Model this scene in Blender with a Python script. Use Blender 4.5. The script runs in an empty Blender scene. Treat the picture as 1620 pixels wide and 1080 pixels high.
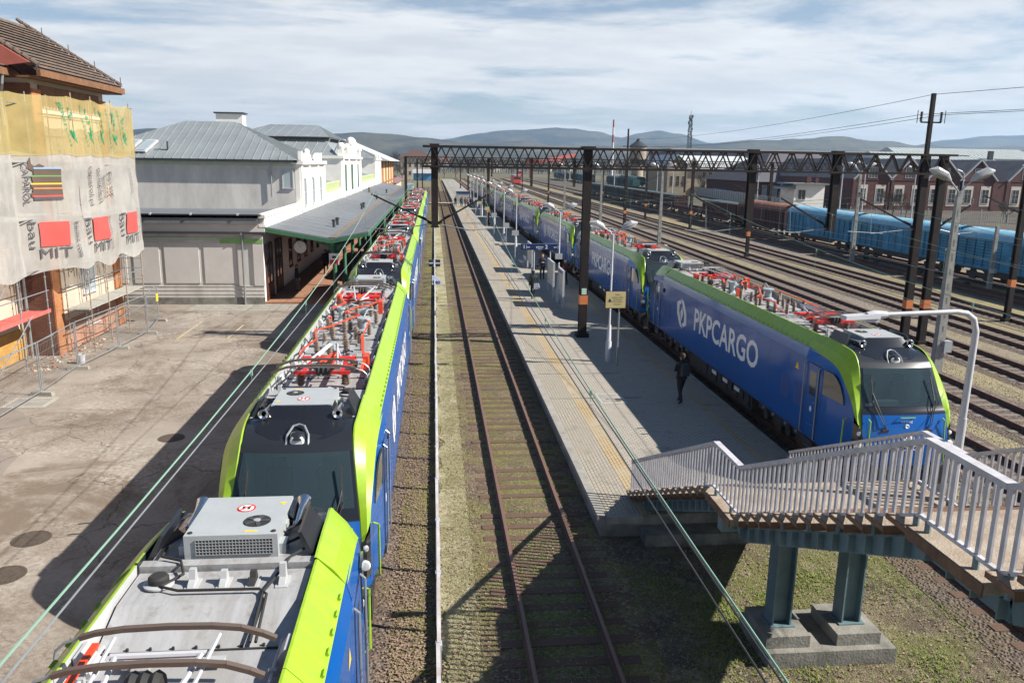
import bpy, math, random
from mathutils import Vector, Matrix, noise as mnoise
random.seed(11)
R = math.radians
scene = bpy.context.scene
COL = scene.collection

# ---------------------------------------------------------------- camera
def setup_camera():
    P, Y, RO, H = R(12.57), R(5.68), .0157, 8.65
    fw = Vector((math.sin(Y)*math.cos(P), math.cos(Y)*math.cos(P), -math.sin(P)))
    rt = Vector((math.cos(Y), -math.sin(Y), 0)); up = rt.cross(fw)
    r2 = rt*math.cos(RO) + up*math.sin(RO); u2 = up*math.cos(RO) - rt*math.sin(RO)
    cam = bpy.data.cameras.new('camera'); ob = bpy.data.objects.new('camera', cam)
    COL.objects.link(ob)
    m = Matrix((r2, u2, -fw)).transposed().to_4x4(); m.translation = (0, 0, H)
    ob.matrix_world = m
    cam.sensor_width = 36; cam.lens = 28; cam.clip_start = .1; cam.clip_end = 30000
    scene.camera = ob
setup_camera()

# ---------------------------------------------------------------- sky and sun
SUN_EL, SUN_AZ = R(38.6), R(-14)      # azimuth measured from +X towards +Y
def setup_light():
    w = bpy.data.worlds.new('World'); scene.world = w; w.use_nodes = True
    nt = w.node_tree; N = nt.nodes; L = nt.links
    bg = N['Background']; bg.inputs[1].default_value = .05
    sky = N.new('ShaderNodeTexSky'); sky.sky_type = 'NISHITA'; sky.sun_disc = False
    sky.sun_elevation = SUN_EL; sky.sun_rotation = R(90) - SUN_AZ
    sky.air_density = 1.0; sky.dust_density = .1; sky.ozone_density = 4
    tc = N.new('ShaderNodeTexCoord')
    # clouds: direction projected on a flat cloud deck
    sep = N.new('ShaderNodeSeparateXYZ'); L.new(tc.outputs['Generated'], sep.inputs[0])
    zz = N.new('ShaderNodeMath'); zz.operation = 'MAXIMUM'; L.new(sep.outputs[2], zz.inputs[0]); zz.inputs[1].default_value = 0
    za = N.new('ShaderNodeMath'); za.operation = 'ADD'; L.new(zz.outputs[0], za.inputs[0]); za.inputs[1].default_value = .09
    dv = N.new('ShaderNodeVectorMath'); dv.operation = 'DIVIDE'
    cmb = N.new('ShaderNodeCombineXYZ')
    for i in range(3): L.new(za.outputs[0], cmb.inputs[i])
    L.new(tc.outputs['Generated'], dv.inputs[0]); L.new(cmb.outputs[0], dv.inputs[1])
    mp = N.new('ShaderNodeMapping'); L.new(dv.outputs[0], mp.inputs[0])
    mp.inputs['Scale'].default_value = (.42, .62, 0); mp.inputs['Rotation'].default_value = (0, 0, R(-24)); mp.inputs['Location'].default_value = (4.3, 1.9, 0)
    n1 = N.new('ShaderNodeTexNoise'); n1.inputs['Scale'].default_value = 1.05; n1.inputs['Detail'].default_value = 11; n1.inputs['Roughness'].default_value = .62; n1.inputs['Distortion'].default_value = .35
    L.new(mp.outputs[0], n1.inputs['Vector'])
    cr = N.new('ShaderNodeValToRGB'); L.new(n1.outputs['Fac'], cr.inputs[0])
    cr.color_ramp.elements[0].position = .37; cr.color_ramp.elements[0].color = (0.22, 0.22, 0.22, 1)
    cr.color_ramp.elements[1].position = .485; cr.color_ramp.elements[1].color = (.95, .95, .95, 1)
    n2 = N.new('ShaderNodeTexNoise'); n2.inputs['Scale'].default_value = 2.6; n2.inputs['Detail'].default_value = 7; n2.inputs['Roughness'].default_value = .6
    L.new(mp.outputs[0], n2.inputs['Vector'])
    c2 = N.new('ShaderNodeValToRGB'); L.new(n2.outputs['Fac'], c2.inputs[0])
    c2.color_ramp.elements[0].position = .38; c2.color_ramp.elements[0].color = (7.9, 8.2, 8.6, 1)
    c2.color_ramp.elements[1].position = .6; c2.color_ramp.elements[1].color = (9.8, 9.9, 10.0, 1)
    # clouds fade out above the view; clear overhead sky added to weaken fill light
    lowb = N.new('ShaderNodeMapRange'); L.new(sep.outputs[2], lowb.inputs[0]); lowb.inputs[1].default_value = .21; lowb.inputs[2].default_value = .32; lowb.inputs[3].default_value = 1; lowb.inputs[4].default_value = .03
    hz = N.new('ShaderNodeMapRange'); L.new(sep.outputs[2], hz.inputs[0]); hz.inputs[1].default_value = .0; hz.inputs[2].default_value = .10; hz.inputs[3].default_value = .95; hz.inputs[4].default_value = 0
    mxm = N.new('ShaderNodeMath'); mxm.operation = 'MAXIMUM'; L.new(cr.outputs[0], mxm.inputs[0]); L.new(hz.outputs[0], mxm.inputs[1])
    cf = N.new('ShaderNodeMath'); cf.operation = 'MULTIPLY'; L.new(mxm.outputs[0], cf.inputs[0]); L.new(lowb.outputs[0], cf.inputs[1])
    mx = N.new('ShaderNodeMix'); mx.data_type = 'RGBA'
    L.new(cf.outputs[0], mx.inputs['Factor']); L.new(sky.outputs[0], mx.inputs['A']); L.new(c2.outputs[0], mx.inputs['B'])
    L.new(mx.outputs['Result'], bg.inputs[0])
    sun = bpy.data.lights.new('sun', 'SUN'); sun.energy = 5.0; sun.angle = R(.5); sun.color = (1, .94, .85)
    so = bpy.data.objects.new('sun', sun); COL.objects.link(so)
    d = Vector((math.cos(SUN_EL)*math.cos(SUN_AZ), math.cos(SUN_EL)*math.sin(SUN_AZ), math.sin(SUN_EL)))
    so.rotation_euler = d.to_track_quat('Z', 'Y').to_euler()
    vs = scene.view_settings; vs.view_transform = 'Standard'; vs.look = 'None'; vs.exposure = 1.0; vs.gamma = 1; vs.use_curve_mapping = False
setup_light()

# ---------------------------------------------------------------- materials
MATS = {}
def mat(name, col, rough=.7, metal=0, var=.0, vscale=3, col2=None, bump=0, bscale=20, coat=0, spec=.5, stretch=None, detail=6):
    """Principled surface with an optional world-stable noise mix of two real colours and bump."""
    if name in MATS: return MATS[name]
    m = bpy.data.materials.new(name); m.use_nodes = True; nt = m.node_tree; N = nt.nodes; L = nt.links
    b = N['Principled BSDF']; b.inputs['Base Color'].default_value = (*col, 1); b.inputs['Roughness'].default_value = rough
    b.inputs['Metallic'].default_value = metal; b.inputs['Coat Weight'].default_value = coat; b.inputs['Specular IOR Level'].default_value = spec
    b.inputs['Coat Roughness'].default_value = .06
    if var or bump:
        tc = N.new('ShaderNodeTexCoord'); src = tc.outputs['Object']
        if stretch:
            mp = N.new('ShaderNodeMapping'); mp.inputs['Scale'].default_value = stretch; L.new(src, mp.inputs[0]); src = mp.outputs[0]
    if var:
        n = N.new('ShaderNodeTexNoise'); n.inputs['Scale'].default_value = vscale; n.inputs['Detail'].default_value = detail; n.inputs['Roughness'].default_value = .65
        L.new(src, n.inputs['Vector'])
        mr = N.new('ShaderNodeMapRange'); L.new(n.outputs['Fac'], mr.inputs[0]); mr.inputs[1].default_value = .35; mr.inputs[2].default_value = .68
        c2 = col2 or tuple(c*(1-var) for c in col)
        mx = N.new('ShaderNodeMix'); mx.data_type = 'RGBA'; mx.inputs['A'].default_value = (*col, 1); mx.inputs['B'].default_value = (*c2, 1)
        L.new(mr.outputs[0], mx.inputs['Factor']); L.new(mx.outputs['Result'], b.inputs['Base Color'])
    if bump:
        n = N.new('ShaderNodeTexNoise'); n.inputs['Scale'].default_value = bscale; n.inputs['Detail'].default_value = 5
        L.new(src, n.inputs['Vector'])
        bp = N.new('ShaderNodeBump'); bp.inputs['Strength'].default_value = bump; bp.inputs['Distance'].default_value = .03
        L.new(n.outputs['Fac'], bp.inputs['Height']); L.new(bp.outputs[0], b.inputs['Normal'])
    MATS[name] = m; return m

class NT:
    """small helper to write node trees"""
    def __init__(s, name, rough=.9):
        s.m = bpy.data.materials.new(name); s.m.use_nodes = True; s.N = s.m.node_tree.nodes; s.L = s.m.node_tree.links
        s.b = s.N['Principled BSDF']; s.b.inputs['Roughness'].default_value = rough
        s.pos = s.N.new('ShaderNodeNewGeometry').outputs['Position']
    def noise(s, scale, lo=.35, hi=.65, detail=6, rough=.6, stretch=None, dist=0, w=0):
        n = s.N.new('ShaderNodeTexNoise'); n.inputs['Scale'].default_value = scale; n.inputs['Detail'].default_value = detail; n.inputs['Roughness'].default_value = rough; n.inputs['Distortion'].default_value = dist
        mp = s.N.new('ShaderNodeMapping'); mp.inputs['Scale'].default_value = stretch or (1, 1, 1); mp.inputs['Location'].default_value = (w, w*1.7, 0)
        s.L.new(s.pos, mp.inputs[0]); s.L.new(mp.outputs[0], n.inputs['Vector'])
        return s.rng(n.outputs['Fac'], lo, hi)
    def rng(s, out, lo, hi, a=0, b=1):
        r = s.N.new('ShaderNodeMapRange'); s.L.new(out, r.inputs[0])
        r.inputs[1].default_value = lo; r.inputs[2].default_value = hi; r.inputs[3].default_value = a; r.inputs[4].default_value = b
        return r.outputs[0]
    def voro(s, scale, feature='DISTANCE_TO_EDGE', lo=0, hi=.05, stretch=None, rnd=1, warp=0, out='Distance'):
        v = s.N.new('ShaderNodeTexVoronoi'); v.feature = feature; v.inputs['Scale'].default_value = scale; v.inputs['Randomness'].default_value = rnd
        src = s.pos
        if stretch:
            mp = s.N.new('ShaderNodeMapping'); mp.inputs['Scale'].default_value = stretch; s.L.new(src, mp.inputs[0]); src = mp.outputs[0]
        if warp:
            n = s.N.new('ShaderNodeTexNoise'); n.inputs['Scale'].default_value = 1.2; n.inputs['Detail'].default_value = 5; s.L.new(s.pos, n.inputs['Vector'])
            a = s.N.new('ShaderNodeVectorMath'); a.operation = 'SCALE'; s.L.new(n.outputs['Color'], a.inputs[0]); a.inputs['Scale'].default_value = warp
            b = s.N.new('ShaderNodeVectorMath'); s.L.new(src, b.inputs[0]); s.L.new(a.outputs[0], b.inputs[1]); src = b.outputs[0]
        s.L.new(src, v.inputs['Vector'])
        o = v.outputs[out]
        return s.rng(o, lo, hi) if out == 'Distance' else o
    def mix(s, fac, a, b, mode='MIX'):
        x = s.N.new('ShaderNodeMix'); x.data_type = 'RGBA'; x.blend_type = mode
        for key, v in (('Factor', fac), ('A', a), ('B', b)):
            if isinstance(v, (int, float)): x.inputs[key].default_value = v
            elif isinstance(v, tuple): x.inputs[key].default_value = (*v, 1)
            else: s.L.new(v, x.inputs[key])
        return x.outputs['Result']
    def math(s, op, a, b=0):
        x = s.N.new('ShaderNodeMath'); x.operation = op
        for i, v in enumerate((a, b)):
            if isinstance(v, (int, float)): x.inputs[i].default_value = v
            else: s.L.new(v, x.inputs[i])
        return x.outputs[0]
    def color(s, c): s.L.new(c, s.b.inputs['Base Color'])
    def bump(s, h, strength=.5, dist=.03):
        b = s.N.new('ShaderNodeBump'); b.inputs['Strength'].default_value = strength; b.inputs['Distance'].default_value = dist
        s.L.new(h, b.inputs['Height']); s.L.new(b.outputs[0], s.b.inputs['Normal'])

# ---------------------------------------------------------------- mesh builder
class MB:
    def __init__(s, T=None): s.v = []; s.f = []; s.mi = []; s.T = T
    def add(s, vs, fs, m=0):
        o = len(s.v)
        for p in vs: s.v.append(tuple(s.T(*p)) if s.T else tuple(p))
        for f in fs: s.f.append([i+o for i in f]); s.mi.append(m)
    def box(s, c, d, m=0, rz=0):
        x, y, z = (k/2 for k in d); ca, sa = math.cos(rz), math.sin(rz)
        vs = []
        for dz in (-z, z):
            for dx, dy in ((-x, -y), (x, -y), (x, y), (-x, y)):
                vs.append((c[0]+dx*ca-dy*sa, c[1]+dx*sa+dy*ca, c[2]+dz))
        s.add(vs, [(3, 2, 1, 0), (4, 5, 6, 7), (0, 1, 5, 4), (1, 2, 6, 5), (2, 3, 7, 6), (3, 0, 4, 7)], m)
    def bx(s, x0, x1, y0, y1, z0, z1, m=0): s.box(((x0+x1)/2, (y0+y1)/2, (z0+z1)/2), (x1-x0, y1-y0, z1-z0), m)
    def hexa(s, p, m=0): s.add(p, [(3, 2, 1, 0), (4, 5, 6, 7), (0, 1, 5, 4), (1, 2, 6, 5), (2, 3, 7, 6), (3, 0, 4, 7)], m)
    def poly(s, pts, m=0): s.add(pts, [tuple(range(len(pts)))], m)
    def bar(s, a, b, w, h=None, m=0, up=(0, 0, 1)):
        a = Vector(a); b = Vector(b); d = (b-a).normalized(); u = Vector(up)
        if abs(d.dot(u)) > .98: u = Vector((1, 0, 0))
        x = d.cross(u).normalized(); y = x.cross(d).normalized(); h = h or w
        vs = []
        for p in (a, b):
            for i, j in ((-1, -1), (1, -1), (1, 1), (-1, 1)): vs.append(p + x*(i*w/2) + y*(j*h/2))
        s.add(vs, [(3, 2, 1, 0), (4, 5, 6, 7), (0, 1, 5, 4), (1, 2, 6, 5), (2, 3, 7, 6), (3, 0, 4, 7)], m)
    def tube(s, pts, r, n=8, m=0, cap=True):
        pts = [Vector(p) for p in pts]; rs = r if isinstance(r, (list, tuple)) else [r]*len(pts)
        o = None; vs = []
        for i, p in enumerate(pts):
            d = (pts[min(i+1, len(pts)-1)] - pts[max(i-1, 0)])
            d = d.normalized() if d.length > 1e-9 else Vector((0, 0, 1))
            if o is None: o = d.orthogonal().normalized()
            else:
                o = o - d*o.dot(d); o = o.normalized() if o.length > 1e-6 else d.orthogonal().normalized()
            q = d.cross(o)
            for k in range(n):
                a = 2*math.pi*k/n; vs.append(p + (o*math.cos(a) + q*math.sin(a))*rs[i])
        fs = []
        for i in range(len(pts)-1):
            for k in range(n): fs.append((i*n+k, i*n+(k+1) % n, (i+1)*n+(k+1) % n, (i+1)*n+k))
        if cap: fs.append(tuple(reversed(range(n)))); fs.append(tuple(range((len(pts)-1)*n, len(pts)*n)))
        s.add(vs, fs, m)
    def cyl(s, a, b, r0, r1=None, n=12, m=0): s.tube([a, b], [r0, r0 if r1 is None else r1], n, m)
    def lathe(s, o, prof, n=12, m=0, axis='z'):
        vs = []
        for r, h in prof:
            for k in range(n):
                a = 2*math.pi*k/n; c, q = r*math.cos(a), r*math.sin(a)
                vs.append((o[0]+c, o[1]+q, o[2]+h) if axis == 'z' else (o[0]+h, o[1]+c, o[2]+q) if axis == 'x' else (o[0]+q, o[1]+h, o[2]+c))
        fs = [(i*n+k, i*n+(k+1) % n, (i+1)*n+(k+1) % n, (i+1)*n+k) for i in range(len(prof)-1) for k in range(n)]
        fs += [tuple(reversed(range(n))), tuple(range((len(prof)-1)*n, len(prof)*n))]
        s.add(vs, fs, m)
    def strip(s, A, B, m=0):
        n = len(A); s.add(list(A)+list(B), [(i, i+1, n+i+1, n+i) for i in range(n-1)], m)
    def grid(s, rows, m=0):
        w = len(rows[0]); s.add([p for r in rows for p in r], [(i*w+j, i*w+j+1, (i+1)*w+j+1, (i+1)*w+j) for i in range(len(rows)-1) for j in range(w-1)], m)
    def prism(s, pts, axis, a, b, m=0):
        """polygon of (u,v) extruded along axis: 'x' -> (y,z), 'y' -> (x,z), 'z' -> (x,y)"""
        def P(u, v, t): return (t, u, v) if axis == 'x' else (u, t, v) if axis == 'y' else (u, v, t)
        n = len(pts); vs = [P(u, v, a) for u, v in pts] + [P(u, v, b) for u, v in pts]
        s.add(vs, [tuple(reversed(range(n))), tuple(range(n, 2*n))] + [(i, (i+1) % n, n+(i+1) % n, n+i) for i in range(n)], m)
    def ball(s, c, r, m=0, n=8, sz=1):
        prof = [(r*math.sin(math.pi*i/n), -r*sz*math.cos(math.pi*i/n)) for i in range(n+1)]
        prof[0] = (r*.02, prof[0][1]); prof[-1] = (r*.02, prof[-1][1])
        s.lathe(c, prof, n+2, m)
    def mesh(s, name, mats, sharp=32, smooth=True):
        me = bpy.data.meshes.new(name); me.from_pydata(s.v, [], s.f)
        for m in (mats if isinstance(mats, (list, tuple)) else [mats]): me.materials.append(m)
        me.polygons.foreach_set('material_index', s.mi)
        me.update()
        import bmesh
        bm = bmesh.new(); bm.from_mesh(me); bmesh.ops.recalc_face_normals(bm, faces=bm.faces[:]); bm.to_mesh(me); bm.free()
        if smooth and len(s.f) < 60000:
            me.polygons.foreach_set('use_smooth', [True]*len(me.polygons)); me.set_sharp_from_angle(angle=R(sharp))
        return me
    def build(s, name, mats, parent=None, **k):
        o = bpy.data.objects.new(name, s.mesh(name, mats, **k)); COL.objects.link(o)
        if parent is not None: o.parent = parent
        return o

def tag(o, label, cat, group=None, kind=None):
    if label: o['label'] = label
    if cat: o['category'] = cat
    if group: o['group'] = group
    if kind: o['kind'] = kind
    return o
def struct(o): o['kind'] = 'structure'; return o
def thing(name, label, cat, loc=(0, 0, 0), group=None, rz=0):
    o = bpy.data.objects.new(name, None); COL.objects.link(o); o.location = loc; o.rotation_euler = (0, 0, rz); o.empty_display_size = .3
    return tag(o, label, cat, group)
def inst(src, parent=None, loc=None, name=None, rz=None):
    """linked copy of one object"""
    o = src.copy(); COL.objects.link(o)
    if parent is not None: o.parent = parent
    if loc is not None: o.location = loc
    if rz is not None: o.rotation_euler = (0, 0, rz)
    return o
def obj(name, me, parent=None, loc=(0, 0, 0), rz=0):
    o = bpy.data.objects.new(name, me); COL.objects.link(o); o.location = loc; o.rotation_euler = (0, 0, rz)
    if parent is not None: o.parent = parent
    return o
def copy_tree(o, parent=None, skip=()):
    c = o.copy(); COL.objects.link(c)
    if parent is not None: c.parent = parent
    for ch in o.children:
        if ch.name.split('.')[0] not in skip: copy_tree(ch, c, skip)
    return c
def clone(o, loc, label=None, rz=0, skip=()):
    c = copy_tree(o, None, skip); c.location = loc; c.rotation_euler = (0, 0, rz)
    if label: c['label'] = label
    return c
ORD = 'first second third fourth fifth sixth seventh eighth ninth tenth eleventh twelfth thirteenth fourteenth fifteenth sixteenth seventeenth eighteenth nineteenth twentieth'.split()
def ordn(i):
    if i < 20: return ORD[i]
    t = ['twenty', 'thirty', 'forty', 'fifty', 'sixty', 'seventy', 'eighty', 'ninety'][(i+1)//10-2]
    k = (i+1) % 10
    return (t[:-1]+'ieth') if k == 0 else t+'-'+ORD[k-1]

def text_mesh(txt, h, m, width=None, fn=None, bold=0):
    """flat lettering in the local xz plane (cap height h), centred on x; fn maps (x, z) to a point"""
    cu = bpy.data.curves.new('txt', 'FONT'); cu.body = txt; cu.size = h/.7; cu.resolution_u = 3; cu.offset = bold*h; cu.fill_mode = 'FRONT'
    cu.align_x = 'CENTER'
    t = bpy.data.objects.new('txt', cu); COL.objects.link(t)
    dg = bpy.context.evaluated_depsgraph_get(); me = bpy.data.meshes.new_from_object(t.evaluated_get(dg))
    bpy.data.objects.remove(t); bpy.data.curves.remove(cu)
    xs = [v.co.x for v in me.vertices] or [0]
    x0, x1 = min(xs), max(xs); k = (width/(x1-x0)) if width and x1 > x0 else 1; cx = (x0+x1)/2
    for v in me.vertices:
        p = ((v.co.x-cx)*k, v.co.y)
        v.co = Vector(fn(*p)) if fn else Vector((p[0], 0, p[1]))
    me.materials.clear(); me.materials.append(m); me.update()
    return me
# ---------------------------------------------------------------- common materials
M = {}
def mk():
    M['blue'] = mat('loco_blue', (.002, .086, .36), .24, coat=.2, spec=.35, var=.3, vscale=2.2, col2=(.007, .086, .30), stretch=(1, .5, 2))
    M['lime'] = mat('loco_lime', (.285, .47, .018), .35, coat=.2, var=.2, vscale=3, col2=(.225, .36, .022), stretch=(1, 2.2, .7))
    M['limed'] = mat('lime_clip', (.2, .36, .02), .4)
    M['deck'] = mat('roof_grey', (.36, .365, .375), .5, var=.42, vscale=2.6, col2=(.235, .23, .22), bump=.08)
    M['deckl'] = mat('roof_pale', (.4, .41, .42), .42, var=.12, vscale=5)
    M['ac'] = mat('unit_grey', (.35, .375, .385), .4, var=.1, vscale=3)
    M['black'] = mat('gloss_black', (.012, .013, .016), .18, coat=.6)
    M['matblack'] = mat('matt_black', (.018, .018, .02), .6, var=.4, vscale=6, col2=(.05, .045, .04))
    M['anthr'] = mat('anthracite', (.017, .019, .024), .32, coat=.2)
    M['glass'] = mat('windscreen', (.042, .062, .07), .05, coat=1)
    M['chrome'] = mat('chrome', (.7, .7, .7), .18, metal=1)
    M['steel'] = mat('galvanised', (.33, .36, .38), .42, metal=.5, var=.2, vscale=5)
    M['red'] = mat('busbar_red', (.62, .055, .014), .4)
    M['dred'] = mat('frame_red', (.52, .016, .012), .4)
    M['insul'] = mat('insulator_brown', (.13, .085, .06), .3, var=.3, vscale=9, col2=(.26, .21, .17))
    M['insgrey'] = mat('insulator_grey', (.3, .36, .38), .35)
    M['carbon'] = mat('contact_strip', (.1, .075, .06), .55)
    M['white'] = mat('white_paint', (.46, .47, .5), .45, var=.12, vscale=3)
    M['paint'] = mat('lettering_white', (.8, .8, .8), .4)
    M['yellow'] = mat('sign_yellow', (.5, .42, .2), .5)
    M['ylw'] = mat('warning_yellow', (.8, .5, .02), .5)
    M['lamp'] = mat('lamp_glass', (.75, .78, .8), .1, coat=1)
    M['mesh'] = mat('grille_dark', (.05, .05, .055), .6)
    M['grmesh'] = mat('grille_light', (.3, .31, .32), .5)
    M['rail'] = mat('rail_rust', (.13, .065, .042), .75, metal=0, var=.4, vscale=4)
    M['railtop'] = mat('rail_top_worn', (.20, .115, .085), .5, metal=.3)
    M['sleeper'] = mat('timber_sleeper', (.135, .078, .052), .9, var=.6, vscale=5, col2=(.075, .045, .032), bump=.5, bscale=14, stretch=(1, 9, 9))
    M['csleeper'] = mat('concrete_sleeper', (.2, .165, .14), .9, var=.4, vscale=3, bump=.3)
    M['mast'] = mat('mast_brown', (.011, .009, .009), .7, var=.4, vscale=3, col2=(.026, .017, .015), spec=.3)
    M['orange'] = mat('mast_band_orange', (.62, .2, .06), .6, var=.2)
    M['conc'] = mat('concrete', (.30, .285, .25), .9, var=.35, vscale=2.2, bump=.25)
    M['concd'] = mat('weathered_concrete', (.25, .24, .215), .92, var=.5, vscale=1.6, col2=(.1, .1, .085), bump=.4)
    M['pole'] = mat('concrete_pole', (.3, .3, .28), .9, var=.3, vscale=4)
    M['green'] = mat('wire_verdigris', (.17, .29, .23), .6)
    M['greenp'] = mat('column_green', (.045, .16, .085), .5, var=.2)
    M['wire'] = mat('dark_wire', (.03, .03, .03), .5)
    M['zinc'] = mat('standing_seam_zinc', (.28, .31, .318), .42, metal=.25, var=.2, vscale=.6)
    M['zincd'] = mat('roof_felt_grey', (.15, .162, .176), .55, var=.2, vscale=.8, bump=.1)
    M['plaster'] = mat('pale_grey_plaster', (.58, .555, .52), .9, var=.26, vscale=.8, bump=.12, stretch=(1.4, 1, .4))
    M['plasterw'] = mat('white_plaster', (.76, .74, .69), .85, var=.1, vscale=1.5)
    M['plasterc'] = mat('cream_plaster', (.5, .42, .33), .9, var=.18, vscale=1.2)
    M['dkglass'] = mat('window_dark', (.03, .035, .04), .08, coat=.6)
    M['pane'] = mat('window_pale', (.3, .36, .38), .08, coat=.6)
    M['door'] = mat('door_brown', (.07, .022, .015), .5)
    M['gutter'] = mat('gutter_dark', (.03, .035, .04), .5)
    M['navy'] = mat('sign_navy', (.006, .02, .085), .5)
    M['tile'] = mat('old_roof_tile', (.085, .07, .062), .9, var=.5, vscale=2.5, col2=(.17, .12, .09), bump=.6, bscale=9)
    M['oranged'] = mat('brick_orange', (.4, .15, .045), .85, var=.3, vscale=4)
    M['timber'] = mat('fascia_timber', (.2, .095, .045), .8, var=.4, vscale=3)
    M['cloth'] = mat('cloth_black', (.014, .015, .019), .9)
    M['skin'] = mat('skin', (.5, .28, .19), .6)
    M['wblue'] = mat('wagon_blue', (.05, .29, .5), .7, var=.4, vscale=.6, col2=(.02, .12, .21), bump=.1)
    M['wbluer'] = mat('wagon_roof_blue', (.13, .38, .56), .6, var=.4, vscale=.5, col2=(.26, .42, .5))
    M['wred'] = mat('wagon_oxide', (.075, .024, .022), .85, var=.5, vscale=.8, col2=(.04, .02, .018))
    M['wor'] = mat('wagon_roof_orange', (.30, .12, .075), .8, var=.4, vscale=.8)
    M['wdark'] = mat('wagon_grey', (.05, .075, .078), .85, var=.4, vscale=1)
    M['brick'] = mat('works_brick', (.1, .04, .036), .9, var=.35, vscale=1.5)
    M['bark'] = mat('bark', (.09, .07, .055), .95, var=.3, vscale=3)
    M['twig'] = mat('twigs', (.05, .036, .028), .95)
    M['leafg'] = mat('leaf_green', (.06, .1, .025), .8, var=.4, vscale=2)
    M['darkg'] = mat('conifer_green', (.02, .045, .025), .9, var=.3)
    M['ltgrey'] = mat('cladding_light', (.36, .37, .38), .6, var=.1, vscale=.3)
    M['hallg'] = mat('cladding_slate', (.1, .115, .15), .6, var=.12, vscale=.2)
    M['whiter'] = mat('sheet_roof_white', (.5, .52, .53), .5, var=.08, vscale=.5)
    M['stone'] = mat('cream_stone', (.33, .275, .2), .9, var=.25, vscale=.6)
    M['teal'] = mat('old_teal', (.07, .17, .165), .7, var=.3, vscale=.5)
    M['pink'] = mat('plank_red', (.62, .13, .11), .7, var=.25, vscale=4)
    M['plank'] = mat('plank_grey', (.38, .365, .32), .85, var=.3, vscale=3, stretch=(6, 1, 1))
    M['leaf'] = mat('dead_leaf', (.15, .085, .05), .9, var=.6, vscale=30, col2=(.36, .28, .21))
    M['grass'] = mat('grass_blade', (.20, .19, .075), .9, var=.5, vscale=4, col2=(.40, .36, .21))
    M['grassg'] = mat('grass_fresh', (.12, .2, .03), .9, var=.5, vscale=6, col2=(.26, .29, .07))
    M['gstone'] = mat('ballast_stone', (.13, .105, .085), .95, var=.55, vscale=25, col2=(.27, .235, .2))
    M['tread'] = mat('stair_concrete', (.36, .31, .25), .95, var=.4, vscale=3, col2=(.23, .17, .12), bump=.5, bscale=40)
    M['castiron'] = mat('cast_iron', (.085, .065, .05), .8, var=.4, vscale=8)
    M['rust'] = mat('rust_edge', (.2, .115, .07), .9, var=.5, vscale=6)
    M['steelb'] = mat('beam_blue_grey', (.13, .2, .22), .55, var=.3, vscale=2)
    M['railp'] = mat('railing_white', (.52, .52, .56), .5, var=.5, vscale=6, col2=(.38, .36, .37))
    M['rubber'] = mat('rubber', (.02, .02, .02), .8)
    M['maroon'] = mat('cloth_maroon', (.12, .03, .03), .9)
    M['hair'] = mat('hair_dark', (.03, .018, .012), .8)
    M['hairw'] = mat('hair_white', (.6, .58, .55), .8)
    M['jeans'] = mat('cloth_navy', (.02, .028, .05), .9)
    M['plaid'] = mat('bag_plaid', (.3, .32, .4), .9, var=.8, vscale=14, col2=(.03, .03, .06), detail=0)
mk()

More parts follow.
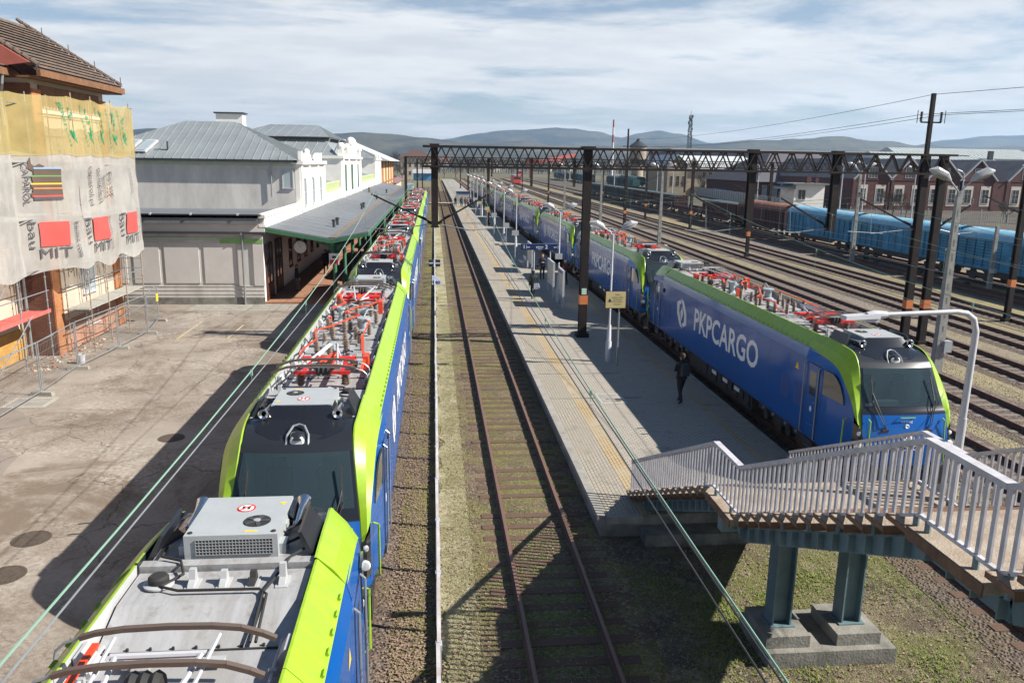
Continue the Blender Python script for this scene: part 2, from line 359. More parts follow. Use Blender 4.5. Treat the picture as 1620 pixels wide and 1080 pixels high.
def ground_mats():
    # open ground: moss, straw, soil, leaves
    n = NT('ground_soil_moss')
    base = n.mix(n.noise(.9, .38, .62, w=3), (.085, .06, .04), (.17, .14, .075))
    base = n.mix(n.noise(.4, .47, .6, w=9), base, (.125, .135, .025))
    base = n.mix(n.noise(2.2, .52, .7, w=5), base, (.27, .235, .13))
    base = n.mix(n.noise(14, .5, .72, detail=3), base, (.07, .05, .035))
    base = n.mix(n.noise(34, .58, .72, detail=2, w=2), base, (.42, .37, .29))
    n.color(base); h = n.noise(26, .2, .8, detail=5); n.bump(h, .9, .06); M['ground'] = n.m
    n = NT('straw_verge')
    b = n.mix(n.noise(.8, .35, .62, w=3), (.17, .15, .06), (.37, .335, .20)); b = n.mix(n.noise(2.6, .45, .7, w=5), b, (.46, .425, .28)); b = n.mix(n.noise(.5, .55, .7, w=19), b, (.19, .185, .045))
    b = n.mix(n.noise(17, .5, .72, detail=4), b, (.13, .105, .05)); b = n.mix(n.noise(45, .55, .75, detail=2, w=2), b, (.5, .46, .33)); n.color(b); n.bump(n.noise(30, .2, .8, detail=5), .8, .05); M['straw'] = n.m
    n = NT('mossy_verge')
    b = n.mix(n.noise(1.0, .35, .62, w=3), (.06, .04, .028), (.13, .10, .055)); b = n.mix(n.noise(.8, .42, .58, w=9), b, (.175, .175, .028))
    b = n.mix(n.noise(19, .5, .7, detail=4), b, (.03, .02, .015)); b = n.mix(n.noise(38, .57, .72, detail=2, w=2), b, (.24, .18, .13)); n.color(b); n.bump(n.noise(30, .2, .8, detail=5), .9, .05); M['mossv'] = n.m
    # ballast of the yard
    n = NT('yard_ballast')
    c = n.voro(13, 'F1', out='Color'); sp = n.N.new('ShaderNodeSeparateXYZ'); n.L.new(c, sp.inputs[0])
    b = n.mix(sp.outputs[0], (.10, .078, .062), (.26, .22, .18))
    b = n.mix(n.noise(.25, .4, .62, stretch=(1, .12, 1)), b, (.24, .205, .095))
    b = n.mix(n.noise(1.7, .5, .75, w=4, stretch=(1, .3, 1)), b, (.085, .06, .042))
    n.color(b); n.bump(n.voro(13, 'F1', 0, .6), .8, .05); M['yard'] = n.m
    n = NT('oily_ballast')
    c = n.voro(14, 'F1', out='Color'); sp = n.N.new('ShaderNodeSeparateXYZ'); n.L.new(c, sp.inputs[0])
    b = n.mix(sp.outputs[0], (.045, .032, .025), (.15, .115, .092)); b = n.mix(n.noise(.6, .45, .7), b, (.115, .085, .045))
    n.color(b); n.bump(n.voro(14, 'F1', 0, .6), .8, .05); M['oily'] = n.m
    # mossy bed of the middle track
    n = NT('mossy_trackbed')
    b = n.mix(n.noise(1.3, .4, .62), (.085, .055, .037), (.185, .135, .08)); b = n.mix(n.noise(.6, .42, .62, w=6), b, (.165, .16, .035))
    b = n.mix(n.noise(11, .5, .7, detail=4), b, (.33, .25, .17)); b = n.mix(n.noise(24, .56, .7, detail=2, w=7), b, (.05, .035, .026))
    n.color(b); n.bump(n.noise(28, .2, .8), .9, .05); M['mossbed'] = n.m
    # asphalt yard, worn and patched
    n = NT('worn_asphalt')
    b = n.mix(n.noise(.45, .3, .7, rough=.75), (.215, .187, .158), (.33, .29, .245))
    b = n.mix(n.noise(.2, .5, .6, w=12, rough=.75, dist=.8), b, (.14, .105, .075))
    grit = n.math('MULTIPLY', n.noise(.33, .42, .6, w=31, rough=.7), n.noise(11, .42, .6, detail=6, rough=.75))
    b = n.mix(grit, b, (.13, .098, .07))
    b = n.mix(n.math('MULTIPLY', n.noise(.27, .5, .62, w=55, rough=.7), n.noise(7, .4, .65, detail=5)), b, (.40, .36, .31))
    pat = n.voro(.14, 'F1', out='Color', warp=.25); sp = n.N.new('ShaderNodeSeparateXYZ'); n.L.new(pat, sp.inputs[0])
    b = n.mix(n.rng(sp.outputs[1], .74, .76, 0, .6), b, (.175, .155, .14))
    b = n.mix(n.noise(60, .45, .8, detail=2), b, (.2, .17, .14))
    cr = n.math('MULTIPLY', n.math('SUBTRACT', 1, n.voro(.32, lo=.0, hi=.009, warp=.9)), n.noise(.22, .4, .55, w=3))
    cr2 = n.math('MULTIPLY', n.math('SUBTRACT', 1, n.voro(2.3, lo=.0, hi=.03, warp=.35)), n.noise(.17, .55, .66, w=8))
    b = n.mix(n.math('MAXIMUM', cr, cr2), b, (.06, .05, .04)); n.color(b); n.b.inputs['Roughness'].default_value = .88
    n.bump(n.noise(40, .2, .8, detail=4), .35, .02); M['asphalt'] = n.m
    # block pavers
    def pavers(name, a, c, bw, bh, rot, joint=.05, worn=None):
        n = NT(name, .9)
        br = n.N.new('ShaderNodeTexBrick'); br.inputs['Scale'].default_value = 1; br.inputs['Brick Width'].default_value = bw; br.inputs['Row Height'].default_value = bh
        br.inputs['Mortar Size'].default_value = .011; br.inputs['Mortar Smooth'].default_value = .2; br.inputs['Bias'].default_value = -.1
        br.inputs['Color1'].default_value = (*a, 1); br.inputs['Color2'].default_value = (*c, 1); br.inputs['Mortar'].default_value = (.06, .055, .05, 1)
        mp = n.N.new('ShaderNodeMapping'); mp.inputs['Rotation'].default_value = (0, 0, R(rot)); n.L.new(n.pos, mp.inputs[0]); n.L.new(mp.outputs[0], br.inputs['Vector'])
        b = n.mix(n.noise(.5, .35, .7), br.outputs['Color'], worn or tuple(k*.72 for k in a))
        b = n.mix(n.noise(3, .55, .8, w=2), b, tuple(k*.6 for k in c)); b = n.mix(n.noise(.9, .58, .72, w=22, rough=.75), b, tuple(k*.5 for k in c)); n.color(b)
        n.bump(n.math('SUBTRACT', 1, br.outputs['Fac']), .5, .02); return n.m
    M['paver'] = pavers('platform_pavers', (.385, .35, .295), (.34, .31, .265), .2, .1, 0)
    M['paverl'] = pavers('edge_pavers', (.36, .32, .255), (.315, .28, .225), .2, .1, 90)
    M['pavery'] = pavers('yellow_pavers', (.40, .285, .13), (.37, .265, .13), .2, .1, 90, worn=(.34, .29, .21))
    M['paverb'] = pavers('station_pavers', (.36, .175, .10), (.42, .21, .125), .2, .1, 45)
    def bricks(name, a, c, mort, sc=1.0):
        n = NT(name, .9); br = n.N.new('ShaderNodeTexBrick'); br.inputs['Scale'].default_value = sc; br.inputs['Brick Width'].default_value = .26; br.inputs['Row Height'].default_value = .078; br.inputs['Mortar Size'].default_value = .008
        br.inputs['Color1'].default_value = (*a, 1); br.inputs['Color2'].default_value = (*c, 1); br.inputs['Mortar'].default_value = (*mort, 1)
        sp = n.N.new('ShaderNodeSeparateXYZ'); n.L.new(n.pos, sp.inputs[0]); cm = n.N.new('ShaderNodeCombineXYZ'); n.L.new(n.math('ADD', sp.outputs[0], sp.outputs[1]), cm.inputs[0]); n.L.new(sp.outputs[2], cm.inputs[1]); n.L.new(cm.outputs[0], br.inputs['Vector'])
        n.color(n.mix(n.noise(1.4, .45, .75), br.outputs['Color'], tuple(k*.55 for k in a))); n.bump(n.math('SUBTRACT', 1, br.outputs['Fac']), .5, .02); MATS[name] = n.m; return n.m
    M['oranged'] = bricks('brick_orange_courses', (.42, .155, .042), (.34, .12, .035), (.28, .2, .14))
    bricks('brick_brown', (.17, .062, .034), (.12, .045, .028), (.16, .12, .1)); bricks('brick_pink', (.44, .2, .115), (.36, .15, .08), (.33, .26, .2)); bricks('brick_ochre', (.46, .25, .045), (.40, .2, .04), (.36, .25, .12))
    n = NT('roof_deck_grime', .55); gs = n.noise(1.3, .42, .66, stretch=(3.5, .5, 1), rough=.7); b = n.mix(gs, (.335, .34, .35), (.245, .24, .232))
    b = n.mix(n.noise(5, .55, .72, w=4), b, (.20, .185, .165)); b = n.mix(n.noise(.8, .5, .7, w=8), b, (.28, .275, .265)); n.color(b); n.bump(n.noise(9, .3, .7), .12, .02); M['deck'] = n.m
ground_mats()

# ---------------------------------------------------------------- ground, yard, platforms
def flat(name, x0, x1, y0, y1, z, m, nx=1, ny=1):
    b = MB(); b.grid([[(x0+(x1-x0)*i/nx, y0+(y1-y0)*j/ny, z) for i in range(nx+1)] for j in range(ny+1)])
    return struct(b.build(name, m))
flat('ground', -9000, 9000, -300, 12000, -.26, M['ground'])
def verge(name, x0, x1, z, m, seed, amp=.16):
    b = MB(); rows = []; y = 8
    while y < 178:
        e = [amp*mnoise.fractal(Vector((y*.9, k*7.3, seed)), 1, 2, 5) for k in (0, 1)]
        rows.append([(x0+e[0], y, z), ((x0+x1)/2, y, z+.012), (x1+e[1], y, z)]); y += .06 if y < 45 else .4
    b.grid(rows); struct(b.build(name, m, sharp=180))
verge('grass_verge', .1, 1.2, -.238, M['straw'], 1.5, .26)
verge('moss_verge', -.85, .0, -.225, M['mossv'], 4.2, .2)
flat('railway_yard', 10.6, 62, -30, 700, -.235, M['yard'])
flat('ballast_strip', -4.1, -.75, -30, 190, -.23, M['oily'])
# left asphalt yard with its kerb towards the track
b = MB(); b.bx(-60, -4.25, -40, 49.55, -.4, 0); struct(b.build('asphalt_yard', M['asphalt']))
b = MB(); [b.bx(-4.25, -4.08, y, y+1.98, -.4, .02) for y in range(-30, 49, 2)]; struct(b.build('kerb', M['concd']))
b = MB(); b.bx(-26, -4.08, 49.55, 163, -.4, .12); struct(b.build('station_pavement', M['paverb']))
b = MB()
for i in range(9): b.bx(-14.4+i*1.15, -13.3+i*1.15, 47.2, 49.53, .0, .006)
struct(b.build('pavement_slabs', M['conc']))
flat('side_road', -40, -4.2, 163, 330, -.05, M['ground'])
# island platform
PZ = .3
def platform():
    b = MB(); b.bx(4.0, 10.45, 17.75, 178, -.6, PZ); struct(b.build('platform', M['concd']))
    b = MB()
    for j in range(82):
        for x0, x1 in ((3.93, 4.14), (10.33, 10.52)):
            y = 17.72+j*1.955; b.bx(x0, x1, y, y+1.94, PZ-.16, PZ+.006+random.random()*.008)
    b.bx(4.14, 5.05, 17.62, 17.74, PZ-.16, PZ+.01)
    struct(b.build('platform_edge', M['conc']))
    flat('platform_pavement', 5.42, 9.4, 18.85, 178, PZ+.004, M['paver'])
    flat('edge_pavement', 4.14, 5.0, 17.75, 178, PZ+.004, M['paverl'])
    flat('edge_pavement', 9.62, 10.33, 18.85, 178, PZ+.004, M['paverl'])
    flat('yellow_line', 5.0, 5.42, 17.75, 178, PZ+.008, M['pavery'])
    flat('yellow_line', 9.4, 9.62, 18.85, 178, PZ+.008, M['pavery'])
    # far continuation and foot crossing
    flat('foot_crossing', -1.0, 4.2, 176.2, 180.5, .02, M['conc'])
    b = MB(); b.bx(4.2, 10.4, 181, 420, -.6, PZ); struct(b.build('platform', M['conc']))
    # drains / repaired strips across the pavement
    b = MB()
    for y in (27.6, 31.1, 38.9, 46.2, 52.7, 60.5): b.bx(4.2, 7.6, y, y+.12, PZ+.0, PZ+.012)
    struct(b.build('drain_strip', M['concd']))
platform()

# ---------------------------------------------------------------- tracks
def rail_mesh(y0, y1, off=lambda y: 0, name='rail'):
    prof = [(-.07, -.17), (-.07, -.15), (-.012, -.125), (-.012, -.045), (-.036, -.035), (-.036, 0), (.036, 0), (.036, -.035), (.012, -.045), (.012, -.125), (.07, -.15), (.07, -.17)]
    ys = [y0, y1]
    b = MB(); n = len(prof)
    vs = [(p+off(y), y, z) for y in ys for p, z in prof]
    for k in range(n):
        b.add([], [])
    b.add(vs, [(k, (k+1) % n, n+(k+1) % n, n+k) for k in range(n) if k != 5], 0)
    b.add([vs[5], vs[6], vs[n+6], vs[n+5]], [(0, 1, 2, 3)], 1)
    return b.mesh(name, [M['rail'], M['railtop']])
def sleeper_mesh(w=.24):
    b = MB(); b.bx(-1.28, 1.28, -w/2, w/2, -.36, -.172)
    for s in (-.753, .753):
        b.bx(s-.16, s+.16, -.07, .07, -.172, -.155, 1)
        for k in (-.11, .11): b.bx(s+k-.03, s+k+.03, -.035, .035, -.16, -.115, 1)
    return b
SLEEP = {k: sleeper_mesh().mesh('sleeper', [M[k], M['rail']]) for k in ('sleeper', 'csleeper')}
_b = MB(); _b.bx(-1.28, 1.28, -.12, .12, -.36, -.172); SLEEP['bare'] = _b.mesh('sleeper', M['sleeper'])
def track(axis, y0, y1, label, sk='sleeper', bed='oily', slope=0, near=0, bedw=1.75, bedz=-.188):
    t = thing('railway_track', label, None, (axis, 0, 0)); t['kind'] = 'structure'
    t.rotation_euler = (0, 0, -math.atan(slope))
    rm = rail_mesh(y0, y1)
    for s in (-.753, .753): obj('rail', rm, t, (s, 0, 0))
    b = MB(); b.grid([[(-bedw, y0, -.25), (-1.35, y0, bedz), (1.35, y0, bedz), (bedw, y0, -.25)], [(-bedw, y1, -.25), (-1.35, y1, bedz), (1.35, y1, bedz), (bedw, y1, -.25)]])
    b.build('ballast_bed', M[bed], t)
    y = max(y0, near-3); k = 0; rest = MB()
    while y < min(y1, 260):
        if k < 100: obj('sleeper', SLEEP['bare' if bed == 'mossbed' else sk], t, (random.uniform(-.03, .03), y, random.uniform(-.022, .008) if bed == 'mossbed' else random.uniform(-.012, .004)), random.uniform(-.02, .02)); k += 1
        else:
            w = .12
            rest.add([(-1.28, y-w, -.178), (1.28, y-w, -.178), (1.28, y+w, -.178), (-1.28, y+w, -.178)], [(0, 1, 2, 3)])
        y += .62
    if rest.v: rest.build('sleeper', M[sk], t)['kind'] = 'stuff'
    return t
track(2.45, 4, 480, 'overgrown single track between the white fence and the island platform', bed='mossbed', near=12)
track(-2.5, -20, 300, 'track under the left row of locomotives', near=0)
track(12.25, 5, 480, 'track under the right row of locomotives', near=10)
track(16.9, 0, 480, 'first open yard track right of the locomotives', 'csleeper', near=18)
track(20.85, 0, 480, 'second open yard track right of the locomotives', 'csleeper', 'oily', .012, near=22)
track(25.5, 0, 480, 'third open yard track right of the locomotives', 'csleeper', 'oily', .02, near=28)
track(30.0, 0, 480, 'fourth open yard track right of the locomotives', 'csleeper', 'oily', .02, near=36)
track(34.9, 0, 480, 'fifth open yard track right of the locomotives', 'csleeper', 'oily', .01, near=42)
track(39.6, 0, 480, 'yard track beside the goods wagons', 'sleeper', 'oily', .02, near=46)
track(44.0, 0, 480, 'yard track carrying the goods wagons', 'sleeper', 'oily', .02, near=50)

# scattered loose stuff near the camera
def scatter():
    def leafy(name, m, n, region, size, z, kind):
        b = MB(); rnd = random.Random(len(name)*7+n)
        for _ in range(n):
            x, y = region(rnd); s = size*rnd.uniform(.55, 1.5); a = rnd.uniform(0, 6.28)
            if kind == 'leaf':
                c, q = math.cos(a)*s, math.sin(a)*s; t = rnd.uniform(-.4, .4)*s; zz = z+rnd.uniform(.0, .03)
                b.add([(x-c, y-q, zz), (x+q*.6, y-c*.6, zz+abs(t)), (x+c, y+q, zz), (x-q*.6, y+c*.6, zz+abs(t)*.4)], [(0, 1, 2), (0, 2, 3)])
            elif kind == 'blade':
                for k in range(3):
                    a2 = a+k*2.1; h = s*rnd.uniform(.7, 1.4); dx, dy = math.cos(a2)*h*.7, math.sin(a2)*h*.7; wx, wy = -math.sin(a2)*.008, math.cos(a2)*.008
                    b.add([(x-wx, y-wy, z), (x+wx, y+wy, z), (x+dx, y+dy, z+h*.55)], [(0, 1, 2)])
            else:
                vs = [(x+s*rnd.uniform(.5, 1)*ux, y+s*rnd.uniform(.5, 1)*uy, z+s*.55*rnd.uniform(.5, 1)*uz) for ux, uy, uz in ((1, 0, 0), (0, 1, 0), (-1, 0, 0), (0, -1, 0), (.2, .1, 1))]
                b.add(vs, [(0, 1, 4), (1, 2, 4), (2, 3, 4), (3, 0, 4)])
        o = b.build(name, m, smooth=False); tag(o, None, None, kind='stuff'); return o
    def near(x0, x1, y0, y1, p=1.6):
        return lambda r: (r.uniform(x0, x1), y0+(y1-y0)*r.random()**p)
    leafy('fallen_leaves', M['leaf'], 15000, near(-.95, 3.95, 10.5, 46), .026, -.2, 'leaf')
    leafy('fallen_leaves', M['leaf'], 11000, lambda r: (r.gauss(-.6, .28), 11+40*r.random()**1.5), .028, -.215, 'leaf')
    leafy('fallen_leaves', M['leaf'], 2600, near(3.2, 10.5, 9, 17.6, 1), .028, -.24, 'leaf')
    leafy('dry_grass', M['grass'], 26000, lambda r: (r.gauss(.7, .32), 10.5+40*r.random()**1.5), .075, -.25, 'blade')
    leafy('dry_grass', M['grassg'], 9000, lambda r: (r.gauss(-.35, .3), 10.5+40*r.random()**1.5), .055, -.25, 'blade')
    leafy('moss_tufts', M['grassg'], 9000, near(1.5, 3.4, 11, 40), .045, -.19, 'blade')
    cl = [(random.uniform(5, 14), random.uniform(8, 15.5), random.uniform(.15, .5)) for _ in range(60)]
    def clump(r):
        c = r.choice(cl); return r.gauss(c[0], c[2]), r.gauss(c[1], c[2])
    leafy('grass_clumps', M['grassg'], 12000, clump, .075, -.25, 'blade')
    leafy('loose_stones', M['gstone'], 6000, near(1.2, 4, 10.5, 40), .024, -.2, 'stone')
    leafy('loose_stones', M['gstone'], 2500, near(-1.1, .2, 11, 40), .03, -.24, 'stone')
    leafy('loose_stones', M['gstone'], 700, near(3.6, 8, 12, 17.5, 1), .04, -.25, 'stone')
    leafy('loose_stones', M['gstone'], 9000, near(13.6, 24, 17, 46), .045, -.22, 'stone')
scatter()
# ---------------------------------------------------------------- electric locomotive
LL = 22.05
def insulator(h=.3, r=.075, n=6):
    prof = [(.05, 0), (.06, .03)]
    for i in range(n):
        z = .04+(h-.07)*i/n; dz = (h-.07)/n
        prof += [(.042, z+dz*.1), (r, z+dz*.35), (r*.93, z+dz*.55), (.042, z+dz*.75)]
    prof += [(.045, h-.03), (.045, h)]
    b = MB(); b.lathe((0, 0, 0), prof, 12); return b.mesh('insulator', M['insul'], sharp=60)

def lerp_pts(P, n):
    """Catmull-Rom through the points, n samples per span"""
    out = []
    Q = [Vector(p) for p in P]
    for i in range(len(Q)-1):
        p0, p1, p2, p3 = Q[max(i-1, 0)], Q[i], Q[i+1], Q[min(i+2, len(Q)-1)]
        for k in range(n):
            t = k/n; out.append(.5*((2*p1)+(p2-p0)*t+(2*p0-5*p1+4*p2-p3)*t*t+(3*p1-p0-3*p2+p3)*t**3))
    out.append(Q[-1]); return out

LOGO = [[(0, .80), (.30, .93), (.44, .86), (.25, .74), (.25, .52), (.62, 0), (.36, .07), (.05, .42)]]
LOGO.append([(1-u, 1-v) for u, v in LOGO[0]])
LOGO.append([(.37, .52), (.53, .76), (.63, .48), (.47, .24)])

def glass_mat():
    n = NT('cab_glass', .03); n.b.inputs['Base Color'].default_value = (.075, .115, .135, 1); n.b.inputs['Coat Weight'].default_value = 1
    tr = n.N.new('ShaderNodeBsdfTransparent'); tr.inputs[0].default_value = (.62, .78, .82, 1); m = n.N.new('ShaderNodeMixShader'); m.inputs[0].default_value = .34
    n.L.new(tr.outputs[0], m.inputs[1]); n.L.new(n.b.outputs[0], m.inputs[2]); n.L.new(m.outputs[0], n.N['Material Output'].inputs[0]); return n.m
GLASS = glass_mat()
def make_loco():
    root = thing('locomotive', 'locomotive', 'locomotive', group='blue and lime electric locomotives')
    Lm = LL/2
    # ---- middle body (local y = 0 at the low end)
    y0, y1 = 3.5, LL-3.5
    body = MB()
    for s in (1, -1):
        def P(x, z, y): return (s*x, y, z)
        for (xa, za, xb, zb) in ((1.475, 1.02, 1.475, 3.3), (1.475, 3.3, 1.40, 3.585), (1.40, 3.585, 1.37, 3.585)):
            body.add([P(xa, za, y0), P(xb, zb, y0), P(xb, zb, y1), P(xa, za, y1)], [(0, 1, 2, 3)])
        for k in range(1, 6):      # panel joints on the flank
            y = y0+(y1-y0)*k/6; body.bx(s*1.4755-.001, s*1.4755+.001, y-.006, y+.006, 1.05, 3.3, 1)
        for k, dy in enumerate((3.8, 4.75)):
            for yy in ((dy, LL-dy),)[0]: body.bx(s*1.476-.002, s*1.476+.002, yy-.3, yy+.3, 1.75, 2.45, 2)
        body.bx(s*1.476-.003, s*1.476+.003, y0, y1, 1.02, 1.06, 1)
    bd = body.build('body', [M['blue'], mat('loco_seam', (.006, .03, .12), .4), mat('loco_blue_grille', (.008, .06, .25), .5)], root)
    und = MB()
    und.bx(-1.36, 1.36, 1.0, LL-1.0, .92, 1.02)
    und.bx(-1.25, 1.25, 7.6, LL-7.6, .32, .92)
    for i in range(9):
        y = 7.8+i*.55; und.bx(-1.3, 1.3, y, y+.4, .45+.1*(i % 2), .88)
    und.build('underframe', M['matblack'], root)
    mk = MB()
    for s in (1, -1):
        for y in (3.6, 5.4, 6.9, 9.8, 10.6, 13.2, 15.1, 16.4, 18.2):
            mk.bx(s*1.3605-.002, s*1.3605+.002, y-.16, y+.16, .955, .985)
        for k in range(3): mk.bx(s*1.302-.002, s*1.302+.002, 8.7+k*1.2, 9.2+k*1.2, .7, .84)
    mk.build('markings', M['paint'], root)
    # ---- roof fairings
    for s in (1, -1):
        f = MB()
        nseg = 7
        for k in range(nseg):
            a = y0+(y1-y0)*k/nseg+.006; e = y0+(y1-y0)*(k+1)/nseg-.006
            vs = [(s*1.39, a, 3.59), (s*1.07, a, 3.93), (s*1.04, a, 3.93), (s*1.03, a, 3.62), (s*1.39, e, 3.59), (s*1.07, e, 3.93), (s*1.04, e, 3.93), (s*1.03, e, 3.62)]
            f.add(vs, [(0, 1, 5, 4), (1, 2, 6, 5), (0, 4, 7, 3), (0, 3, 2, 1), (4, 5, 6, 7)]); f.add([vs[2], vs[3], vs[7], vs[6]], [(0, 1, 2, 3)], 1)
        fo = f.build('roof_fairing', [M['lime'], M['deckl']], root)
        c = MB(); y = y0+.25
        while y < y1-.2:
            d = Vector((s*(1.39-1.07), 0, 3.612-4.03)).normalized()
            p = Vector((s*1.355, y, 3.63)); c.bar(p-Vector((0, .055, 0)), p+Vector((0, .055, 0)), .03, .07, up=(s*.42, 0, .32)); y += .36
        c.build('clip', M['limed'], fo)
    # ---- roof deck
    d = MB(); d.bx(-1.03, 1.03, y0-.1, y1+.1, 3.6, 3.66)
    for k, (a, e, h, w) in enumerate(((3.55, 4.25, .16, 1.0), (LL-4.25, LL-3.55, .16, 1.0), (7.55, 7.62, .03, 1.0), (9.1, 9.16, .03, 1.0), (10.4, 10.46, .03, 1.0), (14.4, 14.46, .03, 1.0), (7.75, 9.6, .05, .95), (9.9, 11.6, .04, .9), (11.9, 14.2, .06, .92))):
        d.bx(-w, w, a, e, 3.66, 3.68+h)
    for s in (1, -1):
        pts = [(4.25, 3.66), (4.25, 3.84), (4.85, 3.66)]
        d.prism([(y if s > 0 else LL-y, z) for y, z in pts], 'x', -1.0, 1.0)
    for s in (1, -1):
        fb = MB()
        for k in range(8):
            y = 5.2+k*1.65; fb.prism([(s*1.02, 3.66), (s*.84, 3.66), (s*.985, 3.9), (s*1.02, 3.9)], 'y', y, y+.28)
        fb.build('fairing_bracket', M['deckl'], root, smooth=False)
    rnd = random.Random(6)
    for k in range(40):
        x = rnd.uniform(-.9, .9); y = rnd.uniform(4.9, LL-4.9); d.box((x, y, 3.745), (rnd.uniform(.06, .3), rnd.uniform(.06, .3), .05), rnd.randrange(2))
    for k in range(14):
        y = 4.9+k*(LL-9.8)/13; d.bx(-.98, .98, y-.012, y+.012, 3.66, 3.674, 2)
        for q in range(9): d.lathe((-.92+q*.23, y+.05, 3.66), [(.016, 0), (.016, .03), (.005, .034)], 6, 2)
    for s in (1, -1):
        d.tube([(s*.9, 4.9, 3.76), (s*.9, LL-4.9, 3.76)], .02, 5, 1)
        for k in range(13): d.box((s*.9, 5.2+k*.95, 3.75), (.08, .05, .07), 0)
    d.build('roof_deck', [M['deck'], M['deckl'], M['rubber']], root)
    # ---- insulators and bus bars in the middle of the roof
    INS = insulator(.36, .085); sy = lambda y: 7.6+(y-7.6)*(LL-15.2)/5.13
    spots = [(-.55, 7.9), (.6, 8.1), (-.75, 8.75), (.1, 8.5), (.3, 9.15), (-.35, 9.2), (-.1, 9.75), (.62, 9.6), (-.62, 10.1), (.25, 10.4), (-.25, 10.75), (.7, 10.9), (-.7, 11.3), (.05, 11.4), (.45, 11.75), (-.4, 12.0), (.72, 12.4), (-.05, 12.5), (-.66, 12.75), (-.2, 7.75), (.2, 8.0), (-.45, 8.5), (.45, 8.75), (.0, 10.15), (-.45, 9.65), (.42, 10.85), (.1, 12.1), (.5, 12.75), (-.3, 11.6)]
    for x, y in spots: obj('insulator', INS, root, (x, sy(y), 3.76))
    bar = MB(lambda x, y, z: (x, sy(y) if 7.5 < y < 12.9 else (y if y < 10 else y+LL-20.33), z))
    def bus(pts, w=.045):
        for a, e in zip(pts, pts[1:]): bar.bar(a, e, w*.75, .03)
    zt = 4.14
    bus([(-.78, 6.7, 4.02), (-.78, 7.3, 4.05), (-.55, 7.9, zt), (-.75, 8.75, zt), (-.35, 9.2, zt), (-.1, 9.75, zt)])
    bus([(-.1, 9.75, zt), (.25, 10.4, zt), (-.25, 10.75, zt), (.05, 11.4, zt), (.45, 11.75, zt), (.72, 12.4, zt), (.78, 13.2, 4.05), (.78, 13.8, 4.0)])
    bus([(.6, 8.1, zt), (.62, 9.6, zt), (.25, 10.4, zt)])
    bus([(.82, 5.2, 4.0), (.82, 6.2, 4.0), (.7, 7.2, 4.05), (.6, 8.1, zt)], .09)
    bus([(-.82, 15.1, 4.0), (-.82, 14.1, 4.0), (-.7, 13.3, 4.05), (-.66, 12.75, zt), (-.4, 12.0, zt), (-.7, 11.3, zt)], .09)
    bar.box((.72, 12.2, 3.95), (.14, .2, .4)); bar.box((-.62, 10.35, 3.95), (.1, .14, .3)); bar.box((.84, 6.5, 3.92), (.12, .45, .32)); bar.box((-.84, 13.9, 3.92), (.12, .45, .32))
    bar.build('busbar', M['red'], root)
    eq = MB(lambda x, y, z: (x, sy(y), z))
    eq.lathe((.42, 10.05, 3.76), [(.2, 0), (.2, .05), (.12, .08), (.12, .3), (.2, .34), (.2, .4), (.05, .42)], 14)
    eq.lathe((-.4, 11.2, 3.76), [(.16, 0), (.09, .08), (.09, .34), (.15, .38), (.15, .44)], 12)
    eq.box((.2, 12.0, 3.86), (.4, .3, .16)); eq.box((-.3, 8.3, 3.84), (.3, .4, .14))
    eq.tube([(.42, 10.05, 4.18), (.5, 10.4, 4.3), (.62, 10.7, 4.24), (.7, 10.9, 4.12)], .018, 6)
    eq.tube([(-.4, 11.2, 4.2), (-.1, 11.1, 4.32), (.1, 11.35, 4.2)], .018, 6)
    eq.build('switchgear', M['insgrey'], root)
    # ---- ends
    for e in (0, 1):
        def T(d, x, z): return (x, d, z) if e == 0 else (-x, LL-d, z)
        TT = lambda x, y, z: T(y, x, z)
        # front curve and side curve in (d, halfwidth, z)
        F = lerp_pts([(.66, 1.12, 1.05), (.62, 1.17, 1.5), (.64, 1.18, 1.85), (.80, 1.15, 2.4), (.92, 1.12, 2.6), (1.42, 1.0, 3.5), (1.58, .98, 3.68), (1.81, .98, 3.80), (2.3, 1.0, 3.86), (3.5, 1.02, 3.86)], 3)
        S = lerp_pts([(1.0, 1.30, 1.02), (.92, 1.32, 1.5), (.88, 1.325, 1.95), (.92, 1.33, 2.4), (1.25, 1.355, 2.89), (1.87, 1.385, 3.38), (2.6, 1.39, 3.55), (3.5, 1.395, 3.59)], 3)
        def row(p, bulge): return [T(p.x-bulge*(1-t*t), t*p.y, p.z) for t in (-1, -.6, -.2, .2, .6, 1)]
        fz = lambda z0, z1: [p for p in F if z0-1e-4 <= p.z <= z1+1e-4]
        for s in (1, -1):
            cab = MB()
            S2 = [T(p.x, s*p.y, p.z) for p in S]; B2 = [T(3.5, s*(1.475 if p.z < 3.33 else 1.475-.075*(p.z-3.33)/.27), p.z) for p in S]
            mid = [T(p.x+1.2 if p.x < 2.0 else (p.x+3.5)/2, s*(1.465 if p.z < 3.3 else p.y+.01), p.z) for p in S]
            cab.strip(S2, mid); cab.strip(mid, B2); cab.build('cab_side', M['blue'], root, sharp=40)
        fp = MB(); fp.grid([row(p, .10) for p in fz(1.05, 2.4)]); fpo = fp.build('front_panel', M['blue'], root, sharp=50)
        gp = [p for p in F if 2.56 <= p.z <= 3.505]
        ws = MB(); ws.grid([row(p, .10) for p in F if 2.38 <= p.z <= gp[0].z+1e-5])
        for s in (1, -1): ws.grid([[T(p.x-.10*(1-t*t), s*t*p.y, p.z) for t in (.93, 1)] for p in gp])
        wso = ws.build('windscreen', M['black'], root, sharp=50)
